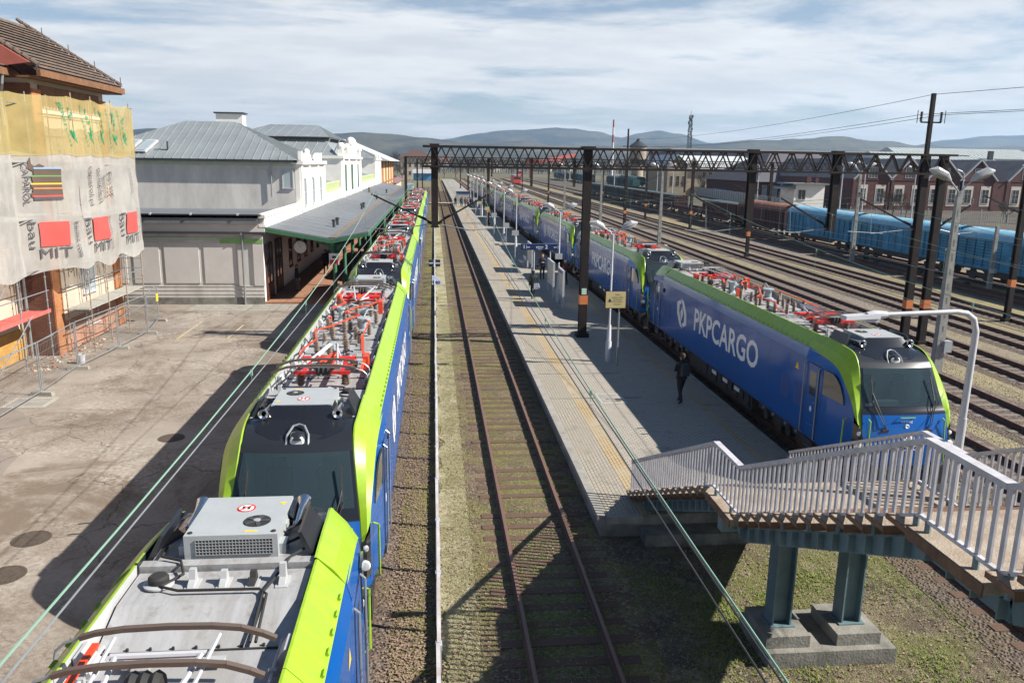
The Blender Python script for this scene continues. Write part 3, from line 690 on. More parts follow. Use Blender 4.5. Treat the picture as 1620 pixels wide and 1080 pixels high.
        ci = MB(TT); ci.bx(-1.0, 1.0, 2.45, 2.5, 1.6, 3.6, 0); ci.bx(-1.05, 1.05, 1.2, 1.75, 2.2, 2.42, 1); ci.bx(-.5, .1, 1.25, 1.4, 2.42, 2.62, 1); ci.bx(-1.0, 1.0, 1.6, 2.5, 1.6, 1.65, 1); ci.bx(-1.0, -.98, 1.75, 2.5, 1.6, 3.4, 0); ci.bx(.98, 1.0, 1.75, 2.5, 1.6, 3.4, 0)
        for x in (-.45, .5): ci.bx(x-.24, x+.24, 1.95, 2.1, 2.1, 2.95, 2); ci.bx(x-.24, x+.24, 1.75, 2.1, 2.05, 2.2, 2); ci.bx(x-.13, x+.13, 1.98, 2.08, 2.97, 3.15, 2)
        ci.build('cab_interior', [mat('cab_lining', (.5, .52, .52), .8), mat('desk_grey', (.06, .065, .07), .6), M['jeans']], root)
        g = MB()
        gp = [p for p in F if 2.56 <= p.z <= 3.505]
        g.grid([[T(p.x-.10*(1-t*t)-.008, t*p.y, p.z+.004) for t in (-.94, -.6, -.2, .2, .6, .94)] for p in gp]); g.build('pane', GLASS, wso, sharp=50)
        bl = MB(); gb = [p for p in F if 3.3 <= p.z <= 3.505]
        bl.grid([[T(p.x-.10*(1-t*t)-.014, t*p.y, p.z+.006) for t in (-.9, -.4, 0, .4, .9)] for p in gb]); bl.build('sun_blind', mat('blind_tint', (.06, .10, .125), .08, coat=1), wso, sharp=50)
        br = MB(); br.grid([row(p, .10*(max(0, 1-(p.z-3.5)/.3))) for p in F if p.z >= 3.5 and p.x <= 2.35]); br.build('brow', M['anthr'], root, sharp=50)
        ro = MB(); ro.add([T(2.28, -1.0, 3.864), T(2.28, 1.0, 3.864), T(3.5, 1.02, 3.864), T(3.5, -1.02, 3.864)], [(0, 1, 2, 3)])
        ro.T = TT; ro.bx(-1.02, 1.02, 3.35, 3.5, 3.7, 3.9); ro.build('cab_roof', M['deck'], root)
        for s in (1, -1):
            A = lerp_pts([(.69, 1.19, 1.98), (.93, 1.145, 2.55), (1.13, 1.09, 2.95), (1.44, 1.03, 3.53), (1.76, 1.02, 3.82), (2.2, 1.04, 3.9), (2.8, 1.05, 3.94), (3.49, 1.06, 3.95)], 3)
            B = lerp_pts([(.875, 1.335, 2.36), (1.0, 1.345, 2.6), (1.26, 1.365, 2.90), (1.55, 1.38, 3.17), (1.88, 1.395, 3.39), (2.4, 1.405, 3.5), (2.9, 1.415, 3.54), (3.49, 1.41, 3.56)], 3)
            C = [(a*.5+b*.5) for a, b in zip(A, B)]
            lm = MB()
            out = []
            for a, c, b in zip(A, C, B):
                o = Vector((-.02 if c.z < 3.3 else 0, .02, .02))
                out.append(T(c.x+o.x, s*(c.y+o.y), c.z+o.z))
            ia = [T(p.x, s*p.y, p.z) for p in A]; ib = [T(p.x, s*p.y, p.z) for p in B]
            lm.strip(ia, out); lm.strip(out, ib)
            inn = [T(p.x+.015, s*(p.y-.03), p.z+.002) for p in A]; inn2 = [T(p.x+.06, s*(p.y-.04), p.z-.16) for p in A]
            lm.strip(ia, inn); lm.strip(inn, inn2, 1)
            ibk = [T(p.x+.005, s*(p.y-.06), p.z-.012) for p in B]; lm.strip(ib, ibk)
            lm.add([ia[-1], out[-1], ib[-1], T(3.49, s*1.0, 3.75)], [(0, 1, 2, 3)])
            lmo = lm.build('cab_fairing', [M['lime'], M['anthr']], root, sharp=28)
            # black headlamp corner
            hl = MB(); Fl = [p for p in F if 1.3 <= p.z <= 2.2]
            Fa = [T(p.x-.004, s*p.y, p.z) for p in Fl]; Sb = [T(.885-.004 if p.z > 1.6 else .92, s*1.328, 1.25+(p.z-1.3)*1.25) for p in Fl]
            mdl = [T((p.x+.885)/2-.075, s*(p.y+1.328)/2+s*.02, (p.z+1.25+(p.z-1.3)*1.25)/2) for p in Fl]
            hl.strip(Fa, mdl); hl.strip(mdl, Sb); hlo = hl.build('headlight', M['black'], root, sharp=50)
            lp = MB(TT); lp.lathe((s*1.24, .64, 1.62), [(.10, 0), (.10, -.03), (.085, -.045), (.02, -.05)], 14, 0, 'y'); lp.lathe((s*1.25, .70, 1.92), [(.06, 0), (.06, -.03), (.02, -.04)], 12, 0, 'y'); lp.build('lamp', M['lamp'], hlo)
            lo = MB(); low = [T(p.x, s*p.y, p.z) for p in F if p.z <= 1.36]; los = [T(1.0-.08*k/max(1, len(low)-1), s*1.305, 1.02+.26*k/max(1, len(low)-1)) for k in range(len(low))]
            lo.strip(low, los); lo.build('corner_panel', M['blue'], root, sharp=50)
            # door, rails, side window
            dr = MB(TT); dr.bx(s*1.474-.006, s*1.474+.006, 2.62, 3.36, 1.06, 3.22, 1); dr.bx(s*1.478-.006, s*1.478+.006, 2.645, 3.335, 1.09, 3.195, 0)
            dr.bx(s*1.482-.005, s*1.482+.005, 2.8, 3.16, 1.42, 1.45, 2); dr.bx(s*1.484-.005, s*1.484+.005, 2.9, 3.02, 1.85, 1.95, 3); dr.bx(s*1.484-.005, s*1.484+.005, 2.94, 2.98, 1.81, 1.99, 3); dr.bx(s*1.484-.005, s*1.484+.005, 2.72, 2.86, 2.1, 2.13, 2)
            dro = dr.build('door', [M['blue'], M['matblack'], M['chrome'], M['paint']], root)
            dw = MB(TT); dw.bx(s*1.483-.004, s*1.483+.004, 2.78, 3.16, 2.3, 3.0); dw.build('window', M['dkglass'], dro)
            stp = MB(TT); stp.bx(s*1.40-.08, s*1.40+.09, 2.7, 3.28, .78, .98, 0); stp.bx(s*1.40-.05, s*1.40+.1, 2.75, 3.23, .74, .78, 1); stp.build('footstep', [M['matblack'], M['steel']], dro)
            for yy in (2.56, 3.42):
                hr = MB(TT); hr.tube([(s*1.47, yy, 3.2), (s*1.54, yy, 3.14), (s*1.54, yy, 1.1), (s*1.47, yy, 1.04)], .018, 6); hr.build('handrail', M['steel'], dro)
            sw = MB(TT); xx = s*1.479
            pts = [(1.33, 2.5), (1.40, 2.72), (1.55, 2.95), (1.74, 3.12), (1.92, 3.2), (2.38, 3.2), (2.38, 2.5)]
            swx = lambda d_: s*(1.475-.12*max(0, (2.1-d_)/1.2)); sw.add([(swx(d_)+s*.006, d_, z_) for d_, z_ in pts]+[(swx(d_)-s*.03, d_, z_) for d_, z_ in pts], [tuple(range(7)), tuple(range(13, 6, -1))]+[(i, (i+1) % 7, 7+(i+1) % 7, 7+i) for i in range(7)]); sw.build('side_window', M['dkglass'], root)
            hr = MB(TT); hr.tube([(s*1.36, 1.15, 2.2), (s*1.46, 1.14, 2.17), (s*1.46, 1.17, 1.15), (s*1.36, 1.2, 1.1)], .02, 6); hr.build('handrail', M['lime'], root)
            hr = MB(TT); hr.tube([(s*1.02, .70, 2.3), (s*1.02, .61, 2.27), (s*1.06, .53, 1.2), (s*1.06, .62, 1.15)], .02, 6); hr.build('handrail', M['lime'], root)
            wp = MB(TT); wp.tube([(s*.55, .62, 2.05), (s*.62, .60, 2.2), (s*.80, .82, 2.75), (s*.84, .98, 2.95)], .012, 5); wp.tube([(s*.60, .62, 2.05), (s*.66, .58, 2.2), (s*.88, .86, 2.75)], .01, 5)
            wp.bar((s*.86, .83, 2.62), (s*.82, 1.14, 3.32), .025, .025); wp.bx(s*.5, s*.68, .58, .64, 1.98, 2.05); wp.build('wiper', M['matblack'], wso)
            # rear-view camera hump on flank, horns
            ho = MB(TT); ho.tube([(s*.68, 2.7, 4.0), (s*.68, 2.25, 4.03), (s*.68, 2.0, 4.03)], [.03, .045, .09], 12); ho.lathe((s*.68, 2.0, 4.03), [(.09, 0), (.1, -.03), (.085, -.04), (.02, .02)], 12, 0, 'y'); ho.bx(s*.68-.05, s*.68+.05, 2.55, 2.65, 3.86, 4.0)
            ho.build('horn', M['chrome'], root)
            fl = MB(TT); fl.hexa([(s*.93, 2.35, 3.87), (s*1.0, 2.35, 3.87), (s*1.0, 3.3, 3.87), (s*.93, 3.3, 3.87), (s*.80, 2.45, 4.16), (s*.84, 2.45, 4.18), (s*.84, 3.25, 4.18), (s*.80, 3.25, 4.16)]); fl.build('roof_flap', M['anthr'], root)
        # hood and cooling unit
        hd = MB(TT)
        ring = [(-.97, 3.1), (-.95, 2.1), (-.78, 1.72), (-.5, 1.56), (0, 1.5), (.5, 1.56), (.78, 1.72), (.95, 2.1), (.97, 3.1)]
        zb = [3.89, 3.87, 3.8, 3.71, 3.67, 3.71, 3.8, 3.87, 3.89]
        top = [(-.52, 2.6), (-.52, 2.3), (-.52, 2.12), (-.35, 2.09), (0, 2.08), (.35, 2.09), (.52, 2.12), (.52, 2.3), (.52, 2.6)]
        hd.strip([(x, y, z-.02) for (x, y), z in zip(ring, zb)], [(x*1.3, y-.12, 3.93) for x, y in top]); hd.strip([(x*1.3, y-.12, 3.93) for x, y in top], [(x*1.04, y+.02, 4.16) for x, y in top])
        hd.build('hood', M['black'], root, sharp=30)
        sp = MB(TT); sp.tube([(-.2, 1.42, 3.56), (-.19, 1.58, 3.76), (-.1, 1.74, 3.88), (0, 1.78, 3.9), (.1, 1.74, 3.88), (.19, 1.58, 3.76), (.2, 1.42, 3.56)], .022, 6, 1)
        sp.lathe((0, 1.55, 3.67), [(.13, 0), (.13, -.08), (.1, -.1), (.02, -.1)], 14, 0, 'y'); sp.lathe((0, 1.57, 3.70), [(.15, 0), (.12, .1), (.02, .14)], 14, 2)
        sp.build('spotlight', [M['lamp'], M['steel'], M['anthr']], root)
        ac = MB(TT); ac.bx(-.56, .56, 2.13, 3.28, 3.84, 4.17)
        for x in (-.5, .5): ac.lathe((x, 3.2, 4.17), [(.03, 0), (.03, .012), (.01, .015)], 8, 2)
        for s in (1, -1): ac.bx(s*.56-.02, s*.56+.03, 2.6, 2.75, 3.9, 4.05); ac.bx(s*.6-.04, s*.6+.05, 3.0, 3.2, 3.86, 4.0)
        # warning plates on the lid
        ac.lathe((-.02, 2.5, 4.17), [(.12, 0), (.12, .004)], 20, 3); ac.lathe((-.02, 2.5, 4.174), [(.095, 0), (.095, .002)], 20, 4)
        for dx in (-.035, .035): ac.box((-.02+dx, 2.5, 4.178), (.035, .1, .002), 5)
        ac.bar((-.1, 2.42, 4.181), (.06, 2.58, 4.181), .022, .002, 3)
        ac.poly([(-.42, 2.33, 4.1725), (-.52, 2.33, 4.1725), (-.47, 2.42, 4.1725)], 6); ac.bx(-.3, -.14, 3.17, 3.2, 4.17, 4.174, 6)
        aco = ac.build('cooling_unit', [M['ac'], M['mesh'], M['rubber'], M['dred'], M['paint'], M['matblack'], M['ylw']], root)
        gr = MB(TT); gr.bx(-.5, .42, 3.281, 3.287, 3.92, 4.12, 0)
        for k in range(24): gr.bx(-.5+k*.04-.004, -.5+k*.04+.004, 3.287, 3.295, 3.92, 4.12, 1)
        for k in range(6): gr.bx(-.5, .42, 3.287, 3.296, 3.92+k*.04-.004, 3.92+k*.04+.004, 1)
        gr.build('grille', [M['mesh'], M['grmesh']], aco)
        fn = MB(lambda x, y, z, TT=TT: TT(-x, y, z)); fn.lathe((.24, 2.9, 4.17), [(.17, 0), (.17, .006), (.02, .007)], 22, 0)
        for k in range(5):
            a = k*1.2566; fn.bar((.24, 2.9, 4.181), (.24+.16*math.cos(a), 2.9+.16*math.sin(a), 4.181), .05, .006, 1)
        fn.lathe((.24, 2.9, 4.176), [(.045, 0), (.045, .016), (.01, .018)], 12, 2); fn.build('fan', [M['rubber'], M['mesh'], M['grmesh']], aco)
        # aerials on the raised strip, hoses
        TM = lambda x, y, z, TT=TT: TT(-x, y, z)
        an = MB(TM); an.lathe((-.68, 3.85, 3.86), [(.17, 0), (.17, .02), (.14, .03)], 16, 1); an.lathe((-.68, 3.85, 3.89), [(.115, 0), (.115, .06), (.09, .085), (.02, .09)], 16, 0); an.build('aerial', [M['rubber'], M['deckl']], root)
        for x, h, mi in ((-.3, .13, 1), (.05, .1, 1), (.72, .17, 1), (.38, .08, 0)):
            an = MB(TM); an.prism([(3.74, 3.84), (3.98, 3.84), (3.95, 3.88), (3.88, 3.92), (3.85, 3.9+h), (3.79, 3.9+h), (3.77, 3.92)], 'x', x-.035, x+.035, mi); an.bx(x-.07, x+.07, 3.72, 4.0, 3.83, 3.855, 1); an.build('aerial', [M['rubber'], M['deckl']], root)
        hs = MB(TM); hs.tube([(-.85, 3.0, 3.9), (-.8, 3.35, 3.95), (-.55, 3.45, 3.94), (-.45, 3.7, 3.9), (-.62, 3.98, 3.9), (-.4, 4.08, 3.9), (.5, 4.1, 3.9), (.6, 4.2, 3.89), (.62, 4.9, 3.74)], .018, 6)
        hs.tube([(.9, 3.2, 3.95), (.72, 3.4, 3.92), (.62, 3.9, 3.9), (.55, 4.15, 3.89), (.56, 4.9, 3.74)], .018, 6)
        hs.tube([(.6, 2.5, 3.98), (.76, 2.6, 4.02), (.8, 2.9, 3.95), (.62, 3.1, 3.95)], .02, 6); hs.tube([(.6, 2.9, 4.05), (.8, 2.8, 4.1), (.86, 2.5, 4.0)], .016, 6)
        hs.build('cable', M['rubber'], root)
        # pantograph folded
        ps = 1.12 if e else -.12
        TP = lambda x, y, z, ps=ps: T(y+ps, x, z)
        pn = MB(TP)
        for x in (-.42, .42): pn.bar((x, 5.0, 4.04), (x, 6.5, 4.04), .07, .07, 0)
        for y in (5.05, 5.6, 6.45): pn.bar((-.62, y, 4.05), (.62, y, 4.05), .08, .07, 0)
        pn.lathe((-.62, 6.1, 4.1), [(.055, 0), (.055, 1.24)], 10, 0, 'x'); pn.bar((-.15, 5.4, 4.12), (.12, 6.6, 4.15), .1, .05, 3); pn.bar((.1, 5.5, 4.11), (.25, 6.4, 4.12), .05, .05, 3)
        pn.lathe((-.12, 5.05, 4.14), [(.13, 0), (.16, .05), (.13, .1), (.16, .15), (.13, .2), (.16, .25), (.12, .3)], 14, 1, 'x')
        for x in (-.1, .1): pn.tube([(x*2.6, 6.3, 4.12), (x*.6, 7.25, 4.2)], .03, 6, 2)
        pn.tube([(-.42, 4.75, 4.27), (.42, 4.75, 4.27)], .032, 8, 2)
        for x in (-.38, .38): pn.tube([(x, 4.75, 4.27), (x*.25, 7.2, 4.22)], .026, 6, 2); pn.tube([(x*1.25, 4.5, 4.30), (x*1.15, 5.3, 4.28)], .02, 6, 2)
        pn.tube([(.5, 6.2, 4.16), (.72, 6.0, 4.0)], .015, 5, 2)
        pno = pn.build('pantograph', [M['dred'], M['rubber'], M['white'], M['red']], root)
        for y in (4.45, 5.02):
            bw = MB(TP)
            arc = [(-.98, -.16), (-.86, -.1), (-.66, -.03), (-.4, .0), (0, .01), (.4, .0), (.66, -.03), (.8, -.07)]
            for a, c in zip(arc, arc[1:]): bw.bar((a[0], y, 4.36+a[1]), (c[0], y, 4.36+c[1]), .055, .045, 0)
            bw.tube([(.8, y, 4.29), (.95, y, 4.24), (1.03, y, 4.16), (1.05, y, 4.08)], .016, 6, 1); bw.build('contact_strip', [M['carbon'], M['steel']], pno)
        for x, y in ((-.5, 5.2), (.5, 5.2), (0, 6.45), (.55, 6.5)):
            io = obj('insulator', INS, root, T(y+ps, x, 3.72)); io.scale = (1.2, 1.2, .85)
        # coupling, buffers, plough, bogie
        bf = MB(TT); bf.bx(-1.35, 1.35, .60, 1.0, .55, 1.05); bf.hexa([(-1.2, .5, .2), (1.2, .5, .2), (1.2, .6, .2), (-1.2, .6, .2), (-1.2, .62, .55), (1.2, .62, .55), (1.2, .8, .55), (-1.2, .8, .55)])
        bf.bx(-.06, .06, .25, .62, .85, .95); bf.bx(-.08, .08, .2, .3, .6, .9)
        bfo = bf.build('bumper_beam', M['matblack'], root)
        for s in (1, -1):
            q = MB(TT); q.lathe((s*.875, .62, 1.02), [(.12, 0), (.12, -.3), (.09, -.3), (.09, -.55), (.24, -.56), (.26, -.6), (.1, -.62)], 16, 0, 'y'); q.build('buffer', M['matblack'], bfo)
        bg = MB(TT); 
        for s in (1, -1):
            bg.bx(s*1.12-.06, s*1.12+.06, 2.2, 7.2, .62, .88); bg.bx(s*1.1-.1, s*1.1+.1, 3.3, 3.7, .4, .95); bg.bx(s*1.1-.1, s*1.1+.1, 5.3, 5.7, .4, .95)
            for y in (3.0, 4.7, 6.4):
                bg.lathe((s*1.14, y, .62), [(.17, -.12), (.17, .1), (.1, .13)], 12, 0, 'x')
                for k in (-.38, .38): bg.lathe((s*1.12, y+k, .72), [(.1, 0), (.1, .24)], 10, 1)
        bgo = bg.build('bogie', [M['matblack'], M['steel']], root)
        for y in (3.0, 4.7, 6.4):
            w = MB(TT)
            for s in (1, -1): w.lathe((s*.72, y, .575), [(.575, -.06), (.575, .04), (.6, .05), (.2, .07)] if s < 0 else [(.2, -.07), (.6, -.05), (.575, -.04), (.575, .06)], 20, 0, 'x')
            w.cyl((-.75, y, .575), (.75, y, .575), .09); w.build('wheelset', M['rail'], bgo)
        # front badge and lettering
        s0 = 1 if e == 0 else -1
        def FT(x, z, d): 
            t = x/1.15; p = min(F, key=lambda q: abs(q.z-z)); return T(p.x-.10*(1-t*t)-.012, x, z)
        lg = MB()
        for pl in LOGO: lg.poly([FT(-.17+u*.34, 1.72+v*.24, 0) for u, v in pl])
        lgo = lg.build('emblem', M['paint'], fpo, smooth=False)
        obj('lettering', text_mesh('PKP CARGO', .13, M['paint'], .8, lambda x, z: FT(x, 1.5+z, 0)), fpo)
        obj('lettering', text_mesh('newag', .07, M['paint'], .32, lambda x, z: FT(x, 2.22+z, 0)), fpo)
        em = MB(TT); em.tube([(-.2, .66, 2.36), (-.2, .60, 2.36), (.2, .60, 2.36), (.2, .66, 2.36)], .014, 6, 1); em.lathe((0, .62, 2.12), [(.06, .03), (.06, -.02), (.045, -.03), (.02, -.02)], 12, 0, 'y'); em.build('headlight', [M['lamp'], M['lime']], fpo)
    # ---- flank lettering (both sides read left to right)
    for s in (-1, 1):
        # along = distance from the reader's left edge
        def side(a, z, s=s): return (s*1.479, (LL-5.95-a) if s < 0 else (5.95+a), z)
        lg = MB()
        for pl in LOGO: lg.poly([side(.05+u*1.45, 1.72+v*1.3) for u, v in pl])
        lg.build('emblem', M['paint'], bd, smooth=False)
        obj('lettering', text_mesh('PKPCARGO', .9, M['paint'], 6.7, lambda x, z: side(5.85+x, 2.02+z), bold=.028), bd)
        obj('lettering', text_mesh('1', .2, M['paint'], None, lambda x, z: side(-2.2+x, 1.62+z)), bd)
        wn = MB(); wn.poly([side(11.95, 2.82), side(12.2, 2.82), side(12.075, 3.06)]); wn.build('warning_plate', M['ylw'], bd, smooth=False)
        hm = MB(); hm.lathe((s*1.475, 3.9 if s > 0 else LL-3.9, 2.95), [(.12, -.02), (.1, .03), (.04, .06)] if s > 0 else [(.04, -.06), (.1, -.03), (.12, .02)], 12, 0, 'x'); hm.build('mirror_camera', M['rubber'], bd)
    return root
LOCO = make_loco()
def place_locos():
    lx, ly, rx, ry = -2.5, 12.55-LL, 12.25, 18.1
    first = True
    for k in range(7):
        lab = ('nearest locomotive of the left row, its rear roof cut off by the view' if k == 0 else
               'blue and lime locomotive %s from the camera in the left row beside the station canopy' % ordn(k))
        if first: o = LOCO; o.location = (lx, ly, 0); o['label'] = lab; first = False
        else: clone(o, (lx, ly+k*LL, 0), lab)
    for k in range(10):
        lab = ('foremost locomotive of the right row with its cab front behind the stairs' if k == 0 else
               'blue and lime locomotive %s from the camera in the right row along the island platform' % ordn(k))
        clone(LOCO, (rx, ry+k*LL, 0), lab)
place_locos()
# ---------------------------------------------------------------- station building
def hip_roof(b, x0, x1, y0, y1, z0, rx0, rx1, ry, z1, m=0, seam=.0, ms=1, sw=.04):
    """hip roof with ridge along x; optional standing seams"""
    A = [(x0, y0, z0), (x1, y0, z0), (x1, y1, z0), (x0, y1, z0)]; P, Q = (rx0, ry, z1), (rx1, ry, z1)
    b.add(A+[P, Q], [(0, 1, 5, 4), (1, 2, 5), (2, 3, 4, 5), (3, 0, 4), (3, 2, 1, 0)], m)
    if seam:
        n = int((x1-x0)/seam)
        for k in range(1, n):
            x = x0+(x1-x0)*k/n
            t = 1 if rx0 <= x <= rx1 else (x-x0)/(rx0-x0) if x < rx0 else (x1-x)/(x1-rx1)
            b.bar((x, y0, z0+.02), (x, y0+(ry-y0)*t, z0+(z1-z0)*t+.02), sw, .05, ms)
        n = int((y1-y0)/seam)
        for k in range(1, n):
            y = y0+(y1-y0)*k/n; t = (y-y0)/(ry-y0) if y < ry else (y1-y)/(y1-ry)
            b.bar((x1, y, z0+.02), (x1+(rx1-x1)*t, y, z0+(z1-z0)*t+.02), sw, .05, ms)
def win(parent, x, y, z, w, h, axis, fr='white', gl='pane', bars=(2, 3), proud=.06, name='window'):
    """window facing +x (axis 'x') or -y (axis 'y'); frame part with pane sub-part"""
    b = MB(); t = .07
    def bx(u0, u1, v0, v1, d0, d1, m=0):
        if axis == 'x': b.bx(x+d0, x+d1, y+u0, y+u1, z+v0, z+v1, m)
        else: b.bx(x+u0, x+u1, y-d1, y-d0, z+v0, z+v1, m)
    bx(-w/2-t, -w/2, 0, h, -.02, proud); bx(w/2, w/2+t, 0, h, -.02, proud); bx(-w/2-t, w/2+t, h, h+t, -.02, proud); bx(-w/2-.1, w/2+.1, -t, 0, -.02, proud+.05)
    for i in range(1, bars[0]): bx(-w/2+w*i/bars[0]-.025, -w/2+w*i/bars[0]+.025, 0, h, .0, proud*.7)
    for i in range(1, bars[1]): bx(-w/2, w/2, h*i/bars[1]-.02, h*i/bars[1]+.02, .0, proud*.65)
    o = b.build(name, M[fr], parent, smooth=False)
    b = MB(); d0, d1 = .004, .014
    if axis == 'x': b.bx(x+d0, x+d1, y-w/2, y+w/2, z, z+h)
    else: b.bx(x-w/2, x+w/2, y-d1, y-d0, z, z+h)
    b.build('pane', M[gl], o); return o

def station():
    t = thing('station_building', 'pale station house with grey metal hip roofs and white platform front', 'station')
    FX = -10.35
    w = MB(); w.bx(-27, FX, 49.5, 165, -.2, 4.3)      # ground storey
    w.build('ground_floor_wall', M['plaster'], t)
    w = MB(); w.bx(FX, FX+.003, 49.6, 164.9, .13, 4.6); w.build('platform_wall', M['plasterw'], t)  # whiter skin over the wall, its colour standing in for bounce light
    # mouldings of the end wall
    tr = MB()
    tr.bx(-27, FX+.03, 49.43, 49.5, -.2, .42, 2); tr.bx(-27, FX+.02, 49.46, 49.5, .42, 1.15, 0)
    for z in (.62, .86, 1.1): tr.bx(-27, FX+.03, 49.44, 49.47, z, z+.03, 0)
    for x0, x1 in ((-26, -24), (-23.6, -21.6), (-21.2, -18.3), (-17.9, -16.4), (-16.1, -14.1), (-13.8, -11.9)):
        tr.bx(x0, x1, 49.455, 49.5, 1.3, 3.75, 1)
    tr.bx(FX-.55, FX+.05, 49.42, 49.5, 1.15, 4.2, 1)
    tr.bx(-27, FX, 49.44, 49.5, 3.9, 4.06, 3)
    tr.bx(-12.8, FX+.055, 49.405, 49.43, 3.72, 4.0, 4)
    tr.bx(-27, FX+.25, 49.2, 49.5, 4.3, 4.42, 5); tr.bx(-27, FX+.2, 49.32, 49.5, 4.42, 5.1, 1); tr.bx(-27, FX+.22, 49.26, 49.5, 5.1, 5.24, 3); tr.bx(-27, FX+.3, 49.15, 49.5, 5.24, 5.42, 1)
    tr.build('moulding', [M['plaster'], mat('plaster_panel', (.56, .53, .5), .9, var=.1, vscale=1.2), M['concd'], mat('faded_green', (.42, .47, .38), .9, var=.2), mat('fresh_green', (.22, .42, .14), .8, var=.3), M['gutter']], t)
    lw = MB(); lw.hexa([(-27, 49.15, 4.9), (FX-.1, 49.15, 4.9), (FX-.1, 62.9, 4.9), (-27, 62.9, 4.9), (-27, 49.15, 5.46), (FX-.1, 49.15, 5.46), (FX-.1, 62.9, 5.0), (-27, 62.9, 5.0)])
    lw.bx(-27, FX+.1, 49.05, 49.17, 5.4, 5.47, 1)
    for x in (-24, -20.3, -16.6, -14.3, -11.6): lw.bx(x-.05, x+.05, 49.0, 49.2, 5.4, 5.52, 2)
    lw.build('lower_roof', [M['zincd'], M['gutter'], M['white']], t)
    up = MB(); up.bx(-26.5, FX-.12, 62.9, 76.4, 4.7, 8.45); up.bx(-26.6, FX-.05, 62.8, 76.5, 8.05, 8.2); up.build('upper_wall', M['plaster'], t)
    fr = MB()      # friezes, medallions
    fr.bx(-26.6, FX-.1, 62.72, 62.9, 8.2, 8.5, 1)
    for k in range(5): fr.lathe((-14.9+k*.72, 62.9, 7.72), [(.26, 0), (.26, -.05), (.18, -.05)], 18, 0, 'y')
    fr.build('frieze', [M['plaster'], MATS["faded_green"]], t)
    gt = MB(); gt.bx(-26.9, FX+.1, 62.4, 62.62, 8.5, 8.66); gt.bx(FX-.05, FX+.16, 62.4, 76.6, 8.5, 8.66); gt.build('gutter', M['gutter'], t)
    rf = MB(); hip_roof(rf, -26.9, FX+.1, 62.4, 76.8, 8.66, -20.15, -16.2, 69.6, 11.65, 0, .62, 0)
    rfo = rf.build('roof', [M['zinc']], t)
    ch = MB(); ch.bx(-19.2, -16.9, 75.4, 76.7, 9, 12.6); ch.bx(-19.35, -16.75, 75.25, 76.85, 12.6, 12.72, 1); ch.build('chimney', [M['plasterw'], M['gutter']], rfo)
    for x in (-23.3, -22.1):
        sk = MB(); sk.hexa([(x, 63.2, 9.02), (x+.8, 63.2, 9.02), (x+1.15, 65.2, 9.9), (x+.35, 65.2, 9.9), (x, 63.05, 9.15), (x+.8, 63.05, 9.15), (x+1.15, 65.05, 10.03), (x+.35, 65.05, 10.03)])
        so = sk.build('skylight', M['white'], rfo)
        g = MB(); g.add([(x+.1, 63.14, 9.22), (x+.74, 63.14, 9.22), (x+1.03, 64.86, 9.98), (x+.4, 64.86, 9.98)], [(0, 1, 2, 3)]); g.build('pane', M['pane'], so)
    sn = MB(); sn.bar((-20.9, 63.8, 9.3), (-19.9, 63.8, 9.3), .04, .04); sn.cyl((-19.9, 63.8, 9.2), (-19.9, 63.8, 9.9), .06); sn.build('roof_vent', M['gutter'], rfo)
    # white platform front
    f = MB()
    f.bx(FX-.1, FX+.25, 62.9, 76.4, 4.7, 8.35); f.bx(FX-.3, FX+.55, 62.7, 76.6, 8.35, 8.62)
    for y in (63.3, 67.2, 72.1, 76.0): f.bx(FX+.25, FX+.4, y-.35, y+.35, 4.9, 8.35)
    for y in (65.2, 69.6, 74): f.bx(FX+.25, FX+.36, y-.9, y+.9, 7.3, 7.5)
    for y0, y1 in ((66, 69), (72, 75)): f.prism([(y0, 8.62), (y1, 8.62), (y1-.3, 9.0), ((y0+y1)/2, 9.3), (y0+.3, 9.0)], 'x', FX-.1, FX+.3)
    f.ball((FX+.1, 67.5, 9.3), .28, n=8); f.bx(FX-.05, FX+.25, 64.2, 64.6, 8.6, 9.35); f.bx(FX-.05, FX+.25, 75, 75.4, 8.6, 9.35)
    f.bx(FX-.05, FX+.22, 49.45, 62.9, 4.75, 5.5); f.bx(FX-.1, FX+.34, 49.3, 62.9, 5.3, 5.46); f.bx(FX-.1, FX+.3, 49.3, 62.9, 4.7, 4.84)
    f.bx(FX-.05, FX+.2, 76.4, 90.5, 4.7, 5.6); f.bx(FX-.05, FX+.3, 76.4, 90.5, 5.5, 5.62)
    f.bx(FX-.05, FX+.2, 113.7, 143, 4.7, 5.6); f.bx(FX-.05, FX+.3, 113.7, 143, 5.5, 5.62)
    f.bx(-24, FX+.3, 90.5, 113.7, 4.5, 8.9); f.bx(-24, FX+.6, 90.3, 113.9, 8.9, 9.2); f.bx(FX-.1, FX+.5, 99, 106, 9.2, 10.3)
    for y in (91.5, 97.5, 106.5, 112.5): f.bx(FX+.3, FX+.5, y-.6, y+.6, 4.7, 8.9); f.bx(FX-.1, FX+.45, y-.5, y+.5, 9.2, 9.9); f.ball((FX+.2, y, 10.2), .45, n=8)
    f.ball((FX+.2, 102.5, 10.7), .7, n=8, sz=1.2)
    f.bx(-24, FX+.3, 143, 158, 4.5, 8.9); f.bx(-24, FX+.5, 142.8, 158.2, 8.9, 9.15); f.bx(FX, FX+.4, 146, 148, 9.1, 9.8); f.bx(FX, FX+.4, 153, 155, 9.1, 9.8)
    f.build('platform_front', M['plasterw'], t)
